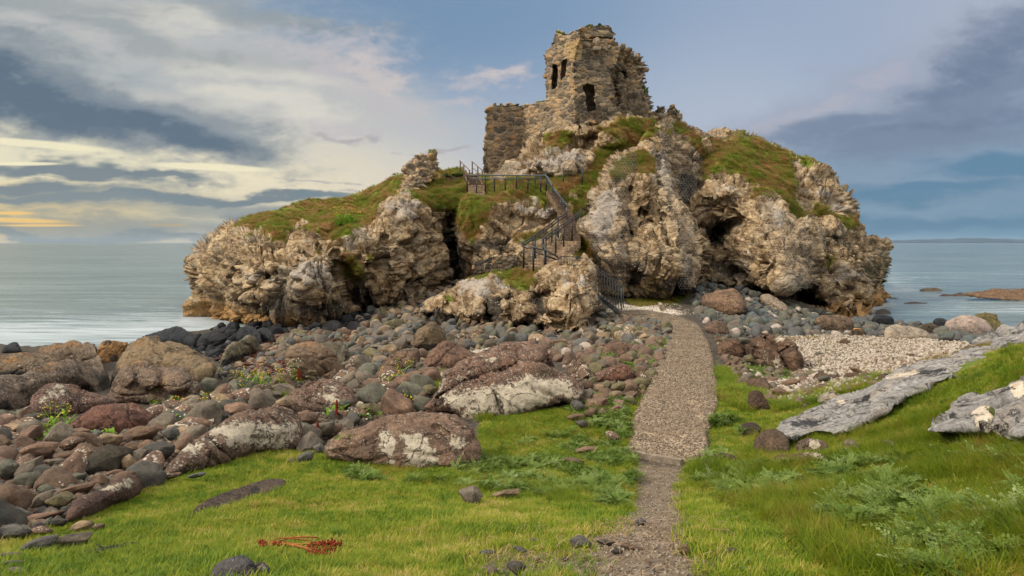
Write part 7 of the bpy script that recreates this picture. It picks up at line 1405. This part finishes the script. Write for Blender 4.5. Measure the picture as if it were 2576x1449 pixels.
for lb, px, py, n, h, sp, f, lv in [('tallest clump of yellow flowered weeds at the edge of the seaweed', 640, 985, 9, .75, .45, 'yellow', 60), ('yellow flowered clump right of the tallest one', 690, 985, 9, .6, .45, 'yellow', 60), ('thin yellow flowered weeds below the tallest clump', 605, 1000, 6, .55, .35, 'yellow', 30),
   ('white flowered weeds rising behind the lichen boulder with the stack', 735, 968, 7, .7, .3, 'whitep', 20), ('leafy weed with orange yellow flowers in front of the lichen rosette boulder', 145, 1088, 6, .55, .28, 'yellow', 60), ('leafy clump without flowers beside the orange yellow one', 118, 1104, 0, .2, .3, None, 46),
   ('narrow leafy tuft at the left end of the lichen rosette boulder', 62, 1074, 0, .3, .22, None, 34), ('slender yellow flowered stems before the lumpy boulder', 395, 1020, 4, .6, .16, 'yellow', 16), ('right hand pair of yellow flowers before the lumpy boulder', 425, 1040, 3, .45, .15, 'yellow', 22),
   ('white flowered leafy plant above the black brown stone', 432, 1075, 4, .25, .2, 'whitep', 40), ('green blade like leaves at the foot of the low red boulder', 262, 1102, 0, .2, .2, None, 30), ('yellow flowers at the foot of the lichened low boulder', 525, 1040, 3, .5, .16, 'yellow', 26),
   ('weeds with yellow heads behind the angular olive stone', 990, 975, 6, .5, .3, 'yellow', 50), ('bright leafy weeds left of the huge layered boulder', 955, 1000, 3, .35, .25, 'yellow', 50), ('yellow headed weeds in front of the block shaped boulder', 1010, 945, 6, .45, .3, 'yellow', 30), ('leafy weed in the cobbles under the stack boulder', 840, 1050, 2, .3, .2, 'yellow', 36),
   ('single yellow flowered stalk beside the huge layered boulder', 1020, 1035, 2, .42, .1, 'yellow', 14), ('small daisies and leaves above the broad smooth boulder', 915, 1055, 6, .22, .3, 'whitep', 40), ('leafy sprig between the cobbles left of the sheeted boulder', 470, 1110, 0, .26, .18, None, 30)]:
    weed_plant(lb, px, py, n, h, sp, f, lv, grp=Gw)
dA = ROCKS['A'][1]; i = np.argmin((dA['X'][:dA['n']]-868)**2+(dA['Y'][:dA['n']]-575)**2)
i = int(np.argmin((dA['X'][:dA['n']]-868)**2+(dA['Y'][:dA['n']]-572)**2)); 
weed_plant('bushy green shrub dotted with pale yellow flowers on the left headland slope', 868, 572, 26, 1.0, .8, 'yellow', 420, nm='shrub', loc=dA['V'][i]-np.array([0, .1, .1]), fs=.03, nf=2, lh=.3)
def dock(label, px, py, h, w, lean=0):
    p = Vector(hit(px, py)[0]); root = empty('dead_dock', p); tag(root, label, 'dead dock'); r = np.random.default_rng(px); top = p+Vector((lean*h, 0, h)); V, Fc = tubes([[p, p.lerp(top, .5), top]], .006, 5); child(root, 'stem', V, Fc, M['stalk'])
    bm = bmesh.new(); bmesh.ops.create_icosphere(bm, subdivisions=1, radius=1); U_ = np.array([v.co[:] for v in bm.verts]); Ft = np.array([[v.index for v in f.verts] for f in bm.faces]); bm.free(); VV = []; FF = []
    for k in range(150):
        t = .35+.65*r.random(); c = p.lerp(top, t); a = r.uniform(0, 6.28); rr_ = w*(1-((t-.62)/.42)**2)*r.random()**.5; c = c+Vector((math.cos(a), math.sin(a), 0))*max(rr_, 0); VV.append(U_*.011*r.uniform(.6, 1.4)*h/.4+np.array(c)); FF.append(Ft+k*len(U_))
    child(root, 'seed_head', np.concatenate(VV), np.concatenate(FF), M['dock'])
dock('dark red upright dock spike right of the lichen boulder with the stack', 847, 1062, .42, .03)
dock('rusty red upright dock spike between the sheeted and the broad boulders', 799, 1112, .32, .035)
dock('small red dock spike at the foot of the round orange topped boulder', 752, 975, .5, .06)
# dead dock stalk lying on the lawn and a scrap of black seaweed
root = empty('dead_dock', tuple(hit(750, 1392)[0])); tag(root, 'dead dark red dock stalks lying flat on the lawn near the bottom', 'dead dock'); paths = []; rnd = np.random.default_rng(5)
def G(px, py, up=.03): q = hit(px, py)[0]; return q+np.array([0, 0, up])
for (a, b, c, dd) in [((652,1378),(700,1372),(760,1368),(800,1368)), ((655,1382),(700,1385),(760,1396),(820,1402)), ((655,1375),(690,1380),(740,1388),(840,1385)), ((672,1388),(700,1380),(730,1372),(780,1376)), ((650,1384),(690,1382),(750,1392),(800,1408))]:
    paths.append([G(*a, .02), G(*b, .05), G(*c, .05), G(*dd, .045)])
V, Fc = tubes(paths, .0055, 5); child(root, 'stem', V, Fc, M['stalk']); VV = []; FF = []
bm = bmesh.new(); bmesh.ops.create_icosphere(bm, subdivisions=1, radius=1); U_ = np.array([v.co[:] for v in bm.verts]); Ft = np.array([[v.index for v in f.verts] for f in bm.faces]); bm.free()
k = 0
for (x0, y0, x1, y1) in [(770,1394,862,1384), (790,1402,850,1402), (770,1408,830,1412), (690,1386,720,1384), (780,1386,840,1380), (655,1385,670,1388)]:
    for _ in range(70): t = rnd.random(); VV.append(U_*.007*rnd.uniform(.6, 1.5)+G(x0+(x1-x0)*t+rnd.normal()*2, y0+(y1-y0)*t+rnd.normal()*2.2, .045+rnd.normal()*.008)); FF.append(Ft+k*len(U_)); k += 1
child(root, 'seed_head', np.concatenate(VV), np.concatenate(FF), M['dock'])
root = empty('dried_seaweed', tuple(hit(285, 1390)[0])); tag(root, 'scrap of black dried seaweed lying on the lawn at lower left', 'seaweed'); paths = []
for _ in range(26): t = rnd.random(); a = G(240+75*t, 1398-16*t, .03); paths.append([a, a+rnd.normal(size=3)*(.03, .02, .01), a+rnd.normal(size=3)*(.06, .03, .015)])
paths.append([G(236,1400,.03), G(270,1392,.04), G(322,1380,.04)]); V, Fc = tubes(paths, .006, 4); child(root, 'frond', V, Fc, M['blackweed'])
# ------------------------------------------------------------------ sea air between here and the far coast
bm = bmesh.new(); bmesh.ops.create_cube(bm, size=1.0)
for v in bm.verts: v.co = Vector((v.co.x*44000, 9000+v.co.y*20400, (v.co.z+.5)*150-8))
me = bpy.data.meshes.new('haze'); bm.to_mesh(me); bm.free(); hz = bpy.data.materials.new('haze'); hz.use_nodes = True; hz.node_tree.nodes.clear()
pv = hz.node_tree.nodes.new('ShaderNodeVolumePrincipled'); pv.inputs['Color'].default_value = (.62, .76, .9, 1); pv.inputs['Density'].default_value = .3/15000
ho = hz.node_tree.nodes.new('ShaderNodeOutputMaterial'); hz.node_tree.links.new(pv.outputs[0], ho.inputs['Volume']); me.materials.append(hz)
o = bpy.data.objects.new('haze', me); COL.objects.link(o); tag(o, 'thin sea haze fading the far coast', 'haze', kind='stuff')
SC.cycles.volume_bounces = 0
